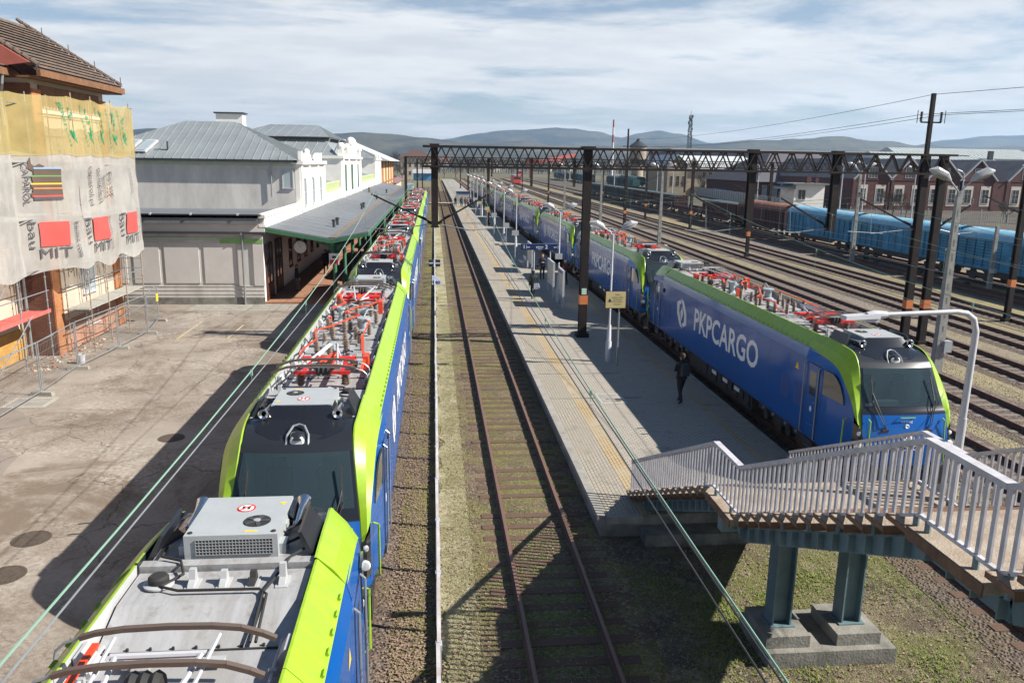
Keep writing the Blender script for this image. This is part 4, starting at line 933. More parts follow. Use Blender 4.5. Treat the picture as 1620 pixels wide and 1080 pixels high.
    for y0, y1 in ((76.6, 90.3), (113.9, 142.6)):
        bal = MB(); bal.bx(FX-.05, FX+.1, y0, y1, 6.45, 6.55); bal.bx(FX-.05, FX+.1, y0, y1, 5.7, 5.8); y = y0+.2
        while y < y1: bal.bx(FX, FX+.06, y, y+.22, 5.8, 6.45); y += .45
        bal.build('balustrade', mat('balustrade_lime', (.52, .6, .3), .8, var=.2), t)
    lr = MB()
    for y0, y1 in ((76.4, 90.5), (113.7, 143)): lr.hexa([(-24, y0, 5), (FX-.2, y0, 5), (FX-.2, y1, 5), (-24, y1, 5), (-19, y0, 8.3), (FX-.3, y0, 6.4), (FX-.3, y1, 6.4), (-19, y1, 8.3)])
    lr.build('wing_roof', M['zinc'], t)
    r2 = MB(); hip_roof(r2, -22.4, FX-1.2, 92.5, 111.5, 11.2, -19.6, -14.0, 102, 12.85, 0, 1.1, 0)
    r2.hexa([(-23.4, 91, 9.2), (FX-.2, 91, 9.2), (FX-.2, 113, 9.2), (-23.4, 113, 9.2), (-21.9, 93, 11.1), (FX-1.8, 93, 11.1), (FX-1.8, 111, 11.1), (-21.9, 111, 11.1)])
    r2.bx(-22.5, FX-1.1, 92.4, 111.6, 11.1, 11.22, 1)
    for k in range(11): r2.bar((-23.0+k*1.2, 91.15, 9.35), (-21.6+k*1.13, 92.95, 11.1), .06, .06, 0)
    r2.build('hall_roof', [M['zinc'], M['gutter']], t)
    r3 = MB(); hip_roof(r3, -24.4, FX+.3, 142.5, 158.5, 9.15, -19, -15.5, 150, 12.1, 0, 1.4, 0); r3.build('far_roof', M['zinc'], t)
    # windows of the front
    for y in (65.2, 69.6, 74): win(t, FX+.25, y, 5.2, 1.0, 2.0, 'x', 'white', 'pane', (1, 2))
    for y in (94.5, 102, 109.5): win(t, FX+.3, y, 5.4, 2.0, 2.8, 'x', 'greenp', 'pane', (3, 3))
    for y in (147, 154): win(t, FX+.3, y, 5.4, 1.2, 2.2, 'x', 'white', 'pane', (2, 2))
    win(t, -11.0, 62.9, 6.6, .7, 1.5, 'y', 'white', 'pane', (1, 1))
    # ground floor doors and windows under the canopy
    for k, y in enumerate((51.0, 54.2, 58.8, 62.2, 65.6, 69, 72.4, 76, 80, 84, 88)):
        if k < 2:
            d = MB(); d.bx(FX-.02, FX+.06, y-1.0, y+1.0, .12, 3.6, 0)
            for yy in (y-.95, y, y+.95): d.bx(FX+.06, FX+.12, yy-.05, yy+.05, .12, 3.6, 0)
            d.bx(FX+.06, FX+.11, y-1, y+1, 2.35, 2.5, 0); d.bx(FX+.06, FX+.10, y-.9, y+.9, .2, 1.1, 0)
            do = d.build('door', M['door'], t, smooth=False)
            for yy in (y-.48, y+.48):
                for z0, z1 in ((1.15, 2.3), (2.55, 3.5)):
                    g = MB(); g.bx(FX+.062, FX+.07, yy-.36, yy+.36, z0, z1); g.build('pane', M['pane'], do)
        else: win(t, FX, y, 1.2, 1.1, 1.9, 'x', 'door', 'dkglass', (2, 2))
    dp = MB(); dp.tube([(-11.5, 49.2, 4.35), (-11.5, 49.36, 4.1), (-11.5, 49.36, -.02)], .06, 8); dp.build('downpipe', M['steel'], t)
    dp = MB(); dp.tube([(-12.2, 62.75, 8.45), (-12.2, 62.75, 5.9)], .06, 8); dp.build('downpipe', M['steel'], t)
    # vestibule screen projecting at the entrance
    return t
station()
def canopy():
    t = thing('platform_canopy', 'long grey felt platform canopy on green iron columns in front of the station', 'canopy', (0, 0, 0))
    y0, y1 = 49.5, 160
    b = MB()
    b.hexa([(-10.3, y0, 4.62), (-6.2, y0, 3.93), (-6.2, y1, 3.93), (-10.3, y1, 4.62), (-10.3, y0, 4.74), (-6.2, y0, 4.05), (-6.2, y1, 4.05), (-10.3, y1, 4.74)])
    b.hexa([(-6.2, y0, 3.93), (-4.0, y0, 4.4), (-4.0, y1, 4.4), (-6.2, y1, 3.93), (-6.2, y0, 4.05), (-4.0, y0, 4.5), (-4.0, y1, 4.5), (-6.2, y1, 4.05)])
    for k in range(1, 46):      # felt laps
        y = y0+k*2.4; b.bar((-10.3, y, 4.744), (-6.2, y, 4.054), .12, .008); b.bar((-6.2, y, 4.054), (-4.0, y, 4.504), .12, .008)
    ro = b.build('roof', M['zincd'], t, sharp=20)
    g = MB(); g.bx(-6.4, -6.0, y0, y1, 4.05, 4.11); g.build('valley_gutter', mat('valley_rust', (.2, .16, .12), .9, var=.5, vscale=2, col2=(.1, .09, .08)), ro)
    for y in (56.5, 58.6, 78.5, 80.7, 99, 120): v = MB(); v.lathe((-6.9, y, 4.1), [(.1, 0), (.1, .45), (.15, .46), (.15, .58), (.05, .62)], 10); v.build('vent', M['gutter'], ro)
    bm = MB(); bm.bar((-10.3, y0-.03, 4.55), (-6.2, y0-.03, 3.86), .08, .22); bm.bar((-6.2, y0-.03, 3.86), (-4.0, y0-.03, 4.33), .08, .22); bm.bx(-4.06, -3.98, y0, y1, 4.2, 4.42); bm.bx(-6.3, -6.1, y0, y1, 3.6, 3.9)
    bm.build('edge_beam', M['greenp'], t)
    c = MB(); c.lathe((0, 0, .12), [(.22, 0), (.22, .5), (.14, .55), (.12, 2.9), (.17, 2.95), (.17, 3.1), (.12, 3.15), (.16, 3.75)], 12)
    for s in (-1, 1): c.prism([(s*.1, 2.9), (s*.1, 3.6), (s*1.1, 3.75), (s*1.1, 3.68), (s*.45, 3.45)], 'y', -.05, .05)
    c.bar((0, 0, 2.9), (0, .9, 3.7), .09, .09); c.bar((0, 0, 2.9), (0, -.9, 3.7), .09, .09)
    cm = c.mesh('column', M['greenp'])
    for k in range(20): obj('column', cm, t, (-6.2, 50.6+k*5.6, 0))
canopy()
def clock():
    t = thing('station_clock', 'round white station clock hanging under the canopy', 'clock', (-8.6, 52.6, 3.2))
    b = MB(); b.lathe((0, 0, 0), [(.42, -.1), (.45, -.08), (.45, .08), (.42, .1)], 24, 0, 'y'); b.cyl((0, 0, .44), (0, 0, 1.1), .03); b.build('case', M['gutter'], t)
    f = MB(); f.lathe((0, -.102, 0), [(.4, 0), (.4, -.006)], 24, 0, 'y')
    for k in range(12): a = k*math.pi/6; f.bar((.33*math.sin(a), -.112, .33*math.cos(a)), (.38*math.sin(a), -.112, .38*math.cos(a)), .03, .01, 1)
    f.bar((0, -.114, 0), (.2, -.114, .16), .035, .01, 1); f.bar((0, -.116, 0), (-.12, -.116, .3), .025, .01, 1); f.build('dial', [M['paint'], M['matblack']], t)
clock()
def pict():
    t = thing('information_sign', 'small red and white sign fixed to the first green canopy column', 'sign', (-6.2, 50.3, 2.7))
    b = MB(); b.bx(-.3, .3, -.03, .03, -.35, .35, 0); b.bx(-.26, .26, -.04, -.03, -.32, -.05, 1); b.bx(-.12, .12, -.04, -.03, .05, .2, 2); b.build('plate', [M['paint'], M['dred'], M['matblack']], t)
    t = thing('tall_green_post', 'short green post beside the first canopy column', 'post', (-5.9, 49.9, 0))
    b = MB(); b.cyl((0, 0, 0), (0, 0, 1.2), .07); b.build('post', M['greenp'], t)
pict()

# ---------------------------------------------------------------- brick building under repair
WX = -16.7
def brick_house():
    t = thing('brick_building', 'old brick house under repair behind the scaffold nets', 'building')
    w = MB(); w.bx(-34, WX, 36.3, 43.9, -.2, 11.9, 0); w.bx(-34, WX-1.3, 10, 36.3, -.2, 11.9, 0); w.build('wall', M['plasterc'], t)
    g = MB()
    for y in (36.26, 43.7): g.prism([(WX-.1, 11.8), (-20.4, 14.85), (-24, 14.9), (-24, 11.8)], 'y', y, y+.25)
    g.bx(WX-1.28, WX-1.24, 10, 36.2, 10.62, 11.3); g.build('gable_wall', mat('brick_brown', (.2, .075, .04), .9, var=.4, vscale=3), t)
    q = MB()
    for y in (36.3, 43.2): 
        q.bx(WX-.3, WX+.1, y-.04, y+.78, -.2, 11.4)
    q.bx(WX-1.3, WX+.06, 36.22, 36.3, -.2, 11.6, 1)
    for y in (30.2, 24): q.bx(WX-1.4, WX-1.2, y-.4, y+.4, -.2, 11.4)
    for k in range(20): q.bx(WX, WX+.09, 37.3+k*.3, 37.45+k*.3, 10.75, 11.25, 1)
    for k in range(20): q.bx(WX-1.3, WX-1.21, 30.8+k*.27, 30.93+k*.27, 10.75, 11.25, 1)
    q.bx(WX, WX+.04, 37.05, 43.2, 0, 1.35, 2); q.bx(WX-1.3, WX-1.26, 20, 36.2, 0, 1.3, 3); q.bx(WX, WX+.08, 37.05, 43.2, 11.25, 11.6, 4); q.bx(WX-1.3, WX-1.2, 20, 36.2, 11.25, 11.6, 4)
    q.bx(WX, WX+.07, 37.05, 43.2, 10.45, 10.6, 5); q.bx(WX-1.3, WX-1.23, 20, 36.2, 10.45, 10.6, 5)
    q.bx(WX, WX+.05, 37.6, 42.6, 5.2, 5.8, 0)
    q.build('brick_pier', [M['oranged'], mat('brick_brown', (.2, .075, .04), .9, var=.4, vscale=3), mat('brick_pink', (.55, .27, .17), .9, var=.25, vscale=3), mat('brick_ochre', (.56, .31, .05), .9, var=.25, vscale=3), M['timber'], M['plasterw']], t)
    for z in (2.3, 6.2):
        win(t, WX, 40.1, z, 1.3, 2.2, 'x', 'white', 'pane', (3, 3)); 
        win(t, WX-1.3, 32.8, z, 1.5, 2.1, 'x', 'white', 'dkglass', (3, 4))
    win(t, WX, 40.1, .75, 1.3, .7, 'x', 'white', 'dkglass', (3, 1)); win(t, WX-1.3, 32.8, .6, 1.5, 1.0, 'x', 'white', 'dkglass', (3, 1)); win(t, WX-1.3, 27.5, 2.3, 1.5, 2.1, 'x', 'white', 'dkglass', (3, 4))
    a = MB(); a.prism([(31.8, 4.45), (33.8, 4.45), (33.8, 4.9), (33.3, 5.3), (32.3, 5.3), (31.8, 4.9)], 'x', WX-1.3, WX-1.2); a.build('window_arch', M['oranged'], t)
    # roof: gabled, eaves above the front, verge at the far end
    r = MB()
    e0, e1, ez = -16.0, -17.25, 12.0
    r.hexa([(e0, 35.7, 12.02), (e0, 44.6, 12.02), (-20.5, 44.6, 14.9), (-20.5, 35.7, 14.9), (e0, 35.7, 12.18), (e0, 44.6, 12.18), (-20.5, 44.6, 15.06), (-20.5, 35.7, 15.06)])
    r.hexa([(e1, 8, 12.02), (e1, 35.9, 12.02), (-22, 35.9, 15.0), (-22, 8, 15.0), (e1, 8, 12.18), (e1, 35.9, 12.18), (-22, 35.9, 15.16), (-22, 8, 15.16)])
    for k in range(14): r.box((e0-.3*k-.1, 40.15, 12.22+.195*k), (.34, 8.9, .05))
    for k in range(15): r.box((e1-.3*k-.1, 22, 12.22+.195*k), (.34, 27.8, .05))
    ro = r.build('roof', M['tile'], t, sharp=20)
    v = MB()
    for k in range(16):
        x = e0-.3*k; z = 12.28+.192*k; v.tube([(x, 44.6, z), (x-.24, 44.6, z+.17)], [.1, .075], 7); v.tube([(x, 35.75, z), (x-.24, 35.75, z+.17)], [.12, .09], 7)
    for k in range(0, 16, 4): x = e0-.3*k; z = 12.3+.192*k; v.bar((x, 44.6, z), (x, 44.6, z+.35), .03)
    v.build('verge_tile', M['tile'], ro)
    fl = MB(); fl.hexa([(-17.2, 35.5, 12.2), (-17.2, 35.62, 12.2), (-21, 35.62, 14.8), (-21, 35.5, 14.8), (-16.2, 35.5, 12.35), (-16.2, 35.62, 12.35), (-21, 35.62, 15.3), (-21, 35.5, 15.3)]); fl.build('red_flashing', mat('flashing_red', (.42, .12, .09), .8, var=.2), ro)
    fa = MB(); fa.bx(e0-.02, e0+.14, 35.6, 44.7, 11.83, 12.1); fa.bx(-20, e0+.12, 44.6, 44.72, 11.9, 12.12); fa.bx(e1-.02, e1+.14, 8, 35.7, 11.83, 12.1); fa.bx(WX-.2, e0, 35.7, 44.6, 11.78, 11.86); fa.bx(WX-1.6, e1, 8, 35.7, 11.78, 11.86); fa.hexa([(e0, 44.6, 11.8), (e0, 44.7, 11.8), (-20.5, 44.7, 14.7), (-20.5, 44.6, 14.7), (e0, 44.6, 12.1), (e0, 44.7, 12.1), (-20.5, 44.7, 15), (-20.5, 44.6, 15)])
    fa.build('fascia', M['timber'], t)
    dp = MB(); dp.tube([(e1+.06, 35.3, 11.85), (e1+.0, 35.3, 11.5), (WX-.9, 35.8, 11.0), (WX-.9, 35.9, 0)], .06, 8); dp.build('downpipe', M['steel'], t)
brick_house()

def scaffold():
    t = thing('scaffolding', 'tube scaffolding in front of the brick house carrying the nets', 'scaffold')
    rows = {}
    def upr(x, y, top, m):
        b = MB(); b.cyl((x, y, .02), (x, y, top), .026, n=7)
        for k in range(int(top)): b.lathe((x, y, .6+k), [(.03, 0), (.045, .02), (.045, .06), (.03, .08)], 7)
        b.bx(x-.08, x+.08, y-.08, y+.08, .0, .02); b.build('standard', m, t)
    rusty = mat('rusty_tube', (.25, .15, .1), .7, metal=.2, var=.5, vscale=6, col2=(.36, .32, .28))
    for y in (36.9, 38.9, 41.2, 43.5): upr(-15.35, y, 11.3, rusty); upr(-16.35, y, 11.2, rusty)
    for y in (26, 28.2, 30.4, 33.1, 35.4): upr(-16.5, y, 11.2, M['steel']); upr(-17.55, y, 11.1, M['steel'])
    lg = MB()
    for z in (1.0, 2.95, 3.9, 6.0, 8.3, 10.6): 
        for x in (-15.35, -16.35): lg.cyl((x, 36.6, z), (x, 43.8, z), .023, n=6)
        for x in (-16.5, ): lg.cyl((x, 25, z+.1), (x, 35.6, z+.1), .023, n=6)
    for z in (.9, 1.9, 4.0, 6.1, 8.4):
        for y in (36.9, 38.9, 41.2, 43.5): lg.cyl((-16.4, y, z), (-15.3, y, z), .022, n=6)
    for z in (1.5, 2.4, 3.0, 3.5): lg.cyl((-15.35, 43.5, z), (-16.35, 43.5, z), .02, n=6)
    lg.cyl((-16.5, 28.2, .3), (-16.5, 33.1, 4.5), .022, n=6); lg.cyl((-16.5, 30.4, .1), (-16.3, 33.6, 2.3), .022, n=6); lg.cyl((-16.3, 26, .1), (-16.5, 31.5, 4.5), .022, n=6)
    lg.build('ledger', M['steel'], t)
    dk = MB()
    for k in range(4): dk.bx(-16.3+k*.24, -16.08+k*.24, 36.7, 43.7, 1.98, 2.03)
    dk.build('deck', M['plank'], t)
    dk = MB()
    for k in range(3): dk.bx(-17.45+k*.3, -17.17+k*.3, 24, 35.6, 2.1, 2.16)
    dk.bx(-16.52, -16.48, 24, 35.6, 2.1, 2.25); dk.build('deck', M['pink'], t)
    for z in (6.0, 8.3):
        dk = MB(); dk.bx(-16.3, -15.4, 36.7, 43.7, z, z+.05); dk.bx(-17.5, -16.6, 25, 35.6, z+.1, z+.15); dk.build('deck', M['plank'], t)
    bx = MB(); bx.bx(-15.36, -15.3, 43.5, 43.9, 2.2, 2.2)
scaffold()

def net_mat(name, col, alpha):
    n = NT(name, .8); nt = n.m.node_tree
    n.b.inputs['Base Color'].default_value = (*col, 1)
    fac = n.noise(1.1, .3, .7, stretch=(1, 1, .4)); n.color(n.mix(fac, tuple(c*.93 for c in col), col))
    tr = n.N.new('ShaderNodeBsdfTransparent'); tl = n.N.new('ShaderNodeBsdfTranslucent'); tl.inputs[0].default_value = (*col, 1)
    m1 = n.N.new('ShaderNodeMixShader'); m1.inputs[0].default_value = .3; n.L.new(n.b.outputs[0], m1.inputs[1]); n.L.new(tl.outputs[0], m1.inputs[2])
    m2 = n.N.new('ShaderNodeMixShader'); n.L.new(n.rng(n.noise(2.3, .3, .7), 0, 1, alpha-.06, alpha+.06), m2.inputs[0]); n.L.new(tr.outputs[0], m2.inputs[1]); n.L.new(m1.outputs[0], m2.inputs[2])
    n.L.new(m2.outputs[0], n.N['Material Output'].inputs[0]); return n.m
NETY = net_mat('net_yellow', (.52, .42, .17), .64); NETW = net_mat('net_white', (.56, .545, .51), .66)
def netd(y, z):
    s = .04*math.sin(y*1.9+z*.4)+.10*mnoise.noise(Vector((y*.7, z*.5, 1.3)))+.05*mnoise.noise(Vector((y*1.6+z*.8, z*1.1-y*.5, 7)))+.012*mnoise.noise(Vector((y*4.5, z*2, 3)))
    if 33.6 < y < 36.2: s -= .55*math.sin((y-33.6)/2.6*math.pi)    # the net sags into the corner between the two scaffolds
    return s
def netx(y, z): 
    base = -15.28 if y > 36 else -16.4+1.12*max(0, min(1, (y-34.2)/1.8))
    return base+netd(y, z)+.12*max(0, (5.5-z))*.2
def nets():
    def net(label, y0, y1, z0, z1, m, wob=.12, name='safety_net'):
        b = MB(); ny = int((y1-y0)/.1); nz = int((z1-z0)/.12)
        rows = []
        for j in range(nz+1):
            r = []
            for i in range(ny+1):
                y = y0+(y1-y0)*i/ny; u = j/nz
                zz0 = z0+wob*mnoise.noise(Vector((y*.6, 3, z0)))*1.6-.1*abs(math.sin(y*1.4)); zz1 = z1-.12*abs(math.sin((y-.9)*1.5))+.07*mnoise.noise(Vector((y, 9, z1)))
                z = zz0+(zz1-zz0)*u; r.append((netx(y, z)+(.03 if m is NETY else 0), y, z))
            rows.append(r)
        b.grid(rows); o = b.build(name, m, sharp=180); tag(o, label, 'net', 'debris nets on the scaffold'); return o
    n1 = net('yellow debris net with green lettering at the top of the scaffold', 25.5, 43.7, 8.75, 11.15, NETY, .05)
    n2 = net('white paint maker net hung in the middle of the scaffold', 25.5, 43.75, 6.3, 8.85, NETW, .06)
    n3 = net('dirty white net with red squares hung lowest on the scaffold', 25.5, 43.85, 3.95, 6.4, NETW, .22)
    # return side at the far end
    for (z0, z1, m, p) in ((8.75, 11.1, NETY, n1), (3.8, 8.8, NETW, n2)):
        b = MB(); b.grid([[(-15.28-1.1*i/6+.0, 43.75+.08*math.sin(i*1.3+j), z0+(z1-z0)*j/6) for i in range(7)] for j in range(7)]); b.build('return_flap', m, p, sharp=180)
    G = mat('net_print_green', (.02, .24, .11), .8); K = mat('net_print_black', (.07, .07, .08), .8); RD = mat('net_print_red', (.72, .07, .06), .8); BR = mat('net_print_brown', (.1, .065, .05), .8)
    # letters run downwards: reader's x axis -> -z, reader's y axis -> +y
    def down(y, zc): return lambda a, c: (netx(y+c, zc-a)+.035, y+c, zc-a)
    def dtext(p, s, h, y, zc, wid, m, tilt=0): 
        obj('lettering', text_mesh(s, h, m, wid, lambda a, c: (netx(y+c+a*tilt, zc-a)+.08, y+c+a*tilt, zc-a)), p)
    for k, y in enumerate((36.2, 37.75, 39.2, 40.5, 41.7)):
        dtext(n1, 'BENEPLAST', .14, y-.1, 9.95, 1.8, G, .24)
        lf = MB()
        for q in range(16):
            a = random.uniform(0, 1); yy = y+.32+random.uniform(-.14, .2)+a*.22; zz = 10.7-a*1.2
            lf.poly([(netx(yy+dy, zz+dz)+.08, yy+dy, zz+dz) for dy, dz in ((0, .09), (.05, 0), (.0, -.10), (-.04, .01))])
        y += .5; lf.poly([(netx(y+dy, 9.45+dz)+.05, y+dy, 9.45+dz) for dy, dz in ((-.2, .3), (.0, .22), (.2, -.05), (.26, -.25), (.08, -.1), (-.12, .05))])
        lf.build('leaf_print', G, n1, smooth=False)
    dtext(n2, 'CAPAROL', .27, 34.62, 7.55, 1.7, K); dtext(n2, 'CAPAROL', .2, 42.6, 7.5, 1.3, K)
    dtext(n2, 'caparol.pl', .3, 37.8, 7.4, 1.7, K); dtext(n2, 'ociepleń', .4, 38.6, 7.4, 1.55, K); dtext(n2, 'Systemy', .25, 39.15, 7.3, 1.05, K); dtext(n2, 'Farby', .45, 39.95, 7.4, 1.15, K)
    for k in range(6):
        d = MB(); y, z = 39.68, 7.85-k*.19; d.poly([(netx(y+.05*math.cos(a), z+.05*math.sin(a))+.045, y+.05*math.cos(a), z+.05*math.sin(a)) for a in [i*.785 for i in range(8)]]); d.build('dot_print', [BR, M['green'], M['ylw'], M['ylw'], M['orange'], RD][k], n2, smooth=False)
    cols = [mat('print_blue', (.2, .4, .62), .8), BR, BR, mat('print_green', (.10, .26, .08), .8), BR, BR, M['ylw'], BR, M['orange'], BR, BR, RD, K]
    zc = 8.2
    for k, c in enumerate(cols):
        thin = c not in (BR, K); h = .055 if thin else .13
        q = MB(); a = 34.95+.05*math.sin(k*1.7) if k > 2 else 35.05
        rows = [[(netx(y, zz)+.08, y, zz) for y in [a+(35.8-a)*i/14 for i in range(15)]] for zz in (zc, zc-h)]; q.grid(rows); q.build('stripe_print', c, n2, sharp=180); zc -= h
    q = MB(); hook = [(35.0, 8.62), (34.9, 8.45), (34.9, 8.15), (35.05, 8.05), (35.4, 8.25), (35.25, 8.35), (35.1, 8.25), (35.0, 8.35)]; q.poly([(netx(y, z)+.055, y, z) for y, z in hook]); q.build('hook_print', BR, n2, smooth=False)
    for y0, w in ((35.06, .8), (37.75, 1.5), (41.6, 1.45)):
        q = MB(); rows = [[(netx(yy, zz)+.08, yy, zz) for yy in [y0+w*i/10 for i in range(11)]] for zz in [5.98-1.02*j/6 for j in range(7)]]
        q.grid(rows); q.build('square_print', RD, n3, sharp=180)
        hb = .3 if w < 1 else .55
        obj('lettering', text_mesh('bau', hb, K, 1.1, lambda a, c, y0=y0, hb=hb: (netx(y0-.08-hb+c, 5.45-a  )+.08, y0-.08-hb+c, 5.45-a)), n3)
        obj('lettering', text_mesh('MIT', .44, K, w*1.08, lambda a, c, y0=y0, w=w: (netx(y0+w/2+a, 4.46+c  )+.08, y0+w/2+a, 4.46+c)), n3)
        dtext(n3, 'baumit.com', .2, y0+w+.16, 5.2, 1.5, K)
nets()

def site_fence():
    pts = [(-14.45, 25.6), (-14.5, 29.95), (-14.8, 33.78), (-14.5, 37.43), (-14.35, 40.85), (-14.9, 44.16)]
    for k, ((xa, ya), (xb, yb)) in enumerate(zip(pts, pts[1:])):
        nm = ['nearest', 'second', 'third', 'fourth', 'farthest'][k]
        t = thing('mesh_barrier', 'galvanised mesh site barrier, %s along the scaffolded house' % nm, 'fence panel', (xa, ya, 0), 'temporary fence panels by the scaffold', -math.atan2(xb-xa, yb-ya))
        L = math.hypot(xb-xa, yb-ya)
        f = MB(); 
        for y in (.05, L-.08): f.cyl((0, y, .06), (0, y, 2.0), .022, n=8)
        f.cyl((0, .05, 2.0), (0, L-.08, 2.0), .02, n=8); f.cyl((0, .05, .18), (0, L-.08, .18), .02, n=8); f.build('frame', M['steel'], t)
        m = MB()
        y = .15
        while y < L-.1: m.bar((0, y, .18), (0, y, 2), .005); y += .14
        for z in (.5, .85, 1.2, 1.55, 1.85): m.bar((0, .05, z), (0, L-.08, z), .005)
        m.build('mesh_infill', M['steel'], t)
    for k, (x, y) in enumerate(pts):
        b = MB(); b.hexa([(-.42, -.11, 0), (.42, -.11, 0), (.42, .11, 0), (-.42, .11, 0), (-.38, -.09, .14), (.38, -.09, .14), (.38, .09, .14), (-.38, .09, .14)]); b.lathe((0, 0, .14), [(.05, 0), (.05, .03)], 8)
        o = b.build('barrier_weight', M['conc'], None); o.location = (x, y, 0); o.rotation_euler = (0, 0, random.uniform(-.15, .15)); tag(o, 'concrete barrier weight, %s counted from the camera' % ordn(k), 'fence foot', 'concrete feet of the site fence')
    t = thing('warning_plate', 'small yellow warning plate on the farthest fence panel', 'sign', (-14.85, 43.9, 1.35)); b = MB(); b.bx(-.02, .02, -.14, .14, -.2, .2); b.build('plate', M['ylw'], t)
    t = thing('white_bucket', 'white bucket standing inside the site fence', 'bucket', (-15.1, 34.8, 0)); b = MB(); b.lathe((0, 0, 0), [(.13, 0), (.17, .36), (.18, .37), (.18, .4), (.15, .4), (.13, .1)], 14); b.build('pail', M['white'], t)
    rb = MB(); rnd = random.Random(5)
    for _ in range(150):
        x, y = rnd.gauss(-16.2, .35), rnd.uniform(33.5, 40); s = rnd.uniform(.02, .08); rb.box((x, y, s*.3), (s*1.6, s, s*.7), 0 if rnd.random() < .6 else 1, rnd.uniform(0, 3))
    tag(rb.build('rubble', [mat('rubble_pale', (.5, .42, .34), .95), M['oranged']], None, smooth=False), None, None, kind='stuff')
site_fence()
def plaza_bits():
    for k, (x, y, r, l) in enumerate(((-9.33, 18.0, .42, 'second nearest'), (-9.08, 16.3, .42, 'nearest'), (-8.33, 24.9, .4, 'farthest'))):
        t = thing('manhole_cover', 'round iron manhole cover in the asphalt, %s to the camera' % l, 'manhole', (x, y, 0), 'manhole covers in the yard')
        b = MB(); b.lathe((0, 0, 0), [(r, 0), (r, .012), (r-.05, .012), (r-.055, .006)], 24)
        for k2 in range(-4, 5): w = math.sqrt(max(.01, (r-.07)**2-(k2*.08)**2)); b.box((k2*.08, 0, .008), (.045, 2*w, .012))
        b.build('lid', M['castiron'], t)
    t = thing('access_cover', 'square pale framed access cover in the asphalt by the site fence', 'cover', (-14.5, 29.0, 0))
    b = MB(); b.bx(-.75, .75, -.6, .6, .0, .012, 0); b.bx(-.6, .6, -.46, .46, .012, .016, 1); b.build('cover', [M['plank'], M['conc']], t)
    pm = MB()
    for a, c in (((-12.6, 39.5), (-8.6, 39.5)), ((-12.6, 39.5), (-12.6, 44)), ((-10.2, 39.5), (-10.2, 43))): pm.bar((*a, .006), (*c, .006), .1, .003)
    struct(pm.build('faded_yellow_marking', mat('faded_yellow', (.47, .40, .24), .9, var=.4, vscale=5)))
plaza_bits()
# ---------------------------------------------------------------- white fence beside the middle track
def white_fence():
    t = thing('white_fence', 'long low white post and rail fence left of the middle track', 'fence', (.04, 0, 0))
    p = MB(); p.bx(-.04, .04, -.04, .04, -.3, 1.02); p.bx(-.05, .05, -.07, .07, .98, 1.08, 1)
    pm = p.mesh('post', [M['white'], mat('clamp_blue_grey', (.35, .42, .5), .5)])
    y = 9.25
    while y < 118: obj('post', pm, t, (0, y, 0), random.uniform(-.05, .05)); y += 2.3
    for z, w in ((1.0, .075),):
        b = MB(); y = 9.25
        while y < 118: b.bar((random.uniform(-.014, .014), y+.01, z+.06), (random.uniform(-.014, .014), y+2.29, z+.06), .065, .06); y += 2.3
        b.build('rail', mat('flaking_white', (.5, .49, .49), .7, var=.5, vscale=3, col2=(.33, .27, .23), stretch=(1, .6, 1)), t)
    b = MB(); y = 9.3
    while y < 118: b.bx(-.03, .03, y, y+2.2, -.25, -.02); y += 2.3
    b.build('kerb_board', M['white'], t)
white_fence()
def track_signs():
    t = thing('cross_sign', 'black signal board with white cross on the white fence', 'sign', (.02, 62.0, 1.0))
    b = MB(); b.bx(-.45, .45, -.02, .02, -.25, .3, 0); b.bx(-.42, .42, -.03, -.02, -.02, .07, 1); b.bx(-.06, .06, -.03, -.02, -.25, .3, 1); b.cyl((0, .04, -1.2), (0, .04, -.2), .03, m=1); b.build('board', [M['matblack'], mat('sign_pale_blue', (.55, .62, .75), .5)], t)
    t = thing('distance_sign', 'pale triangular board with dark numerals on the white fence', 'sign', (.06, 52.6, .95))
    b = MB(); b.prism([(-.22, -.2), (.48, -.2), (.46, -.02), (.02, .38), (-.22, .42)], 'y', -.02, .02); b.cyl((0, .04, -1.2), (0, .04, -.2), .03); b.build('board', MATS['sign_pale_blue'], t)
    obj('lettering', text_mesh('180', .2, M['navy'], .45, lambda x, z: (.1+x, -.026, -.15+z), bold=.03), t)
track_signs()

# ---------------------------------------------------------------- catenary gantries, masts, wires
def imast(h, w=.36, name='mast', band=None, z0=-.25, lattice=False):
    b = MB()
    if lattice:
        for x, y in ((-1, -1), (1, -1), (1, 1), (-1, 1)): b.bx(x*w/2-.045, x*w/2+.045, y*w/2-.045, y*w/2+.045, z0, h)
        z = z0
        while z < h-.5:
            for s in (-1, 1): b.bar((s*w/2, -w/2, z), (s*w/2, w/2, z+.5), .04); b.bar((-w/2, s*w/2, z), (w/2, s*w/2, z+.5), .04)
            z += .5
    else:
        for s in (-1, 1): b.bx(-w/2, w/2, s*w/2-.035*(1+s), s*w/2+.035*(1-s), z0, h)
        b.bx(-w*.3, w*.3, -w/2+.02, w/2-.02, z0, h)
    b.bx(-w*.8, w*.8, -w*.8, w*.8, z0, z0+.25)
    if band: b.bx(-w/2-.012, w/2+.012, -w/2-.012, w/2+.012, band, band+.45, 1)
    return b.build(name, [M['mast'], M['orange']])
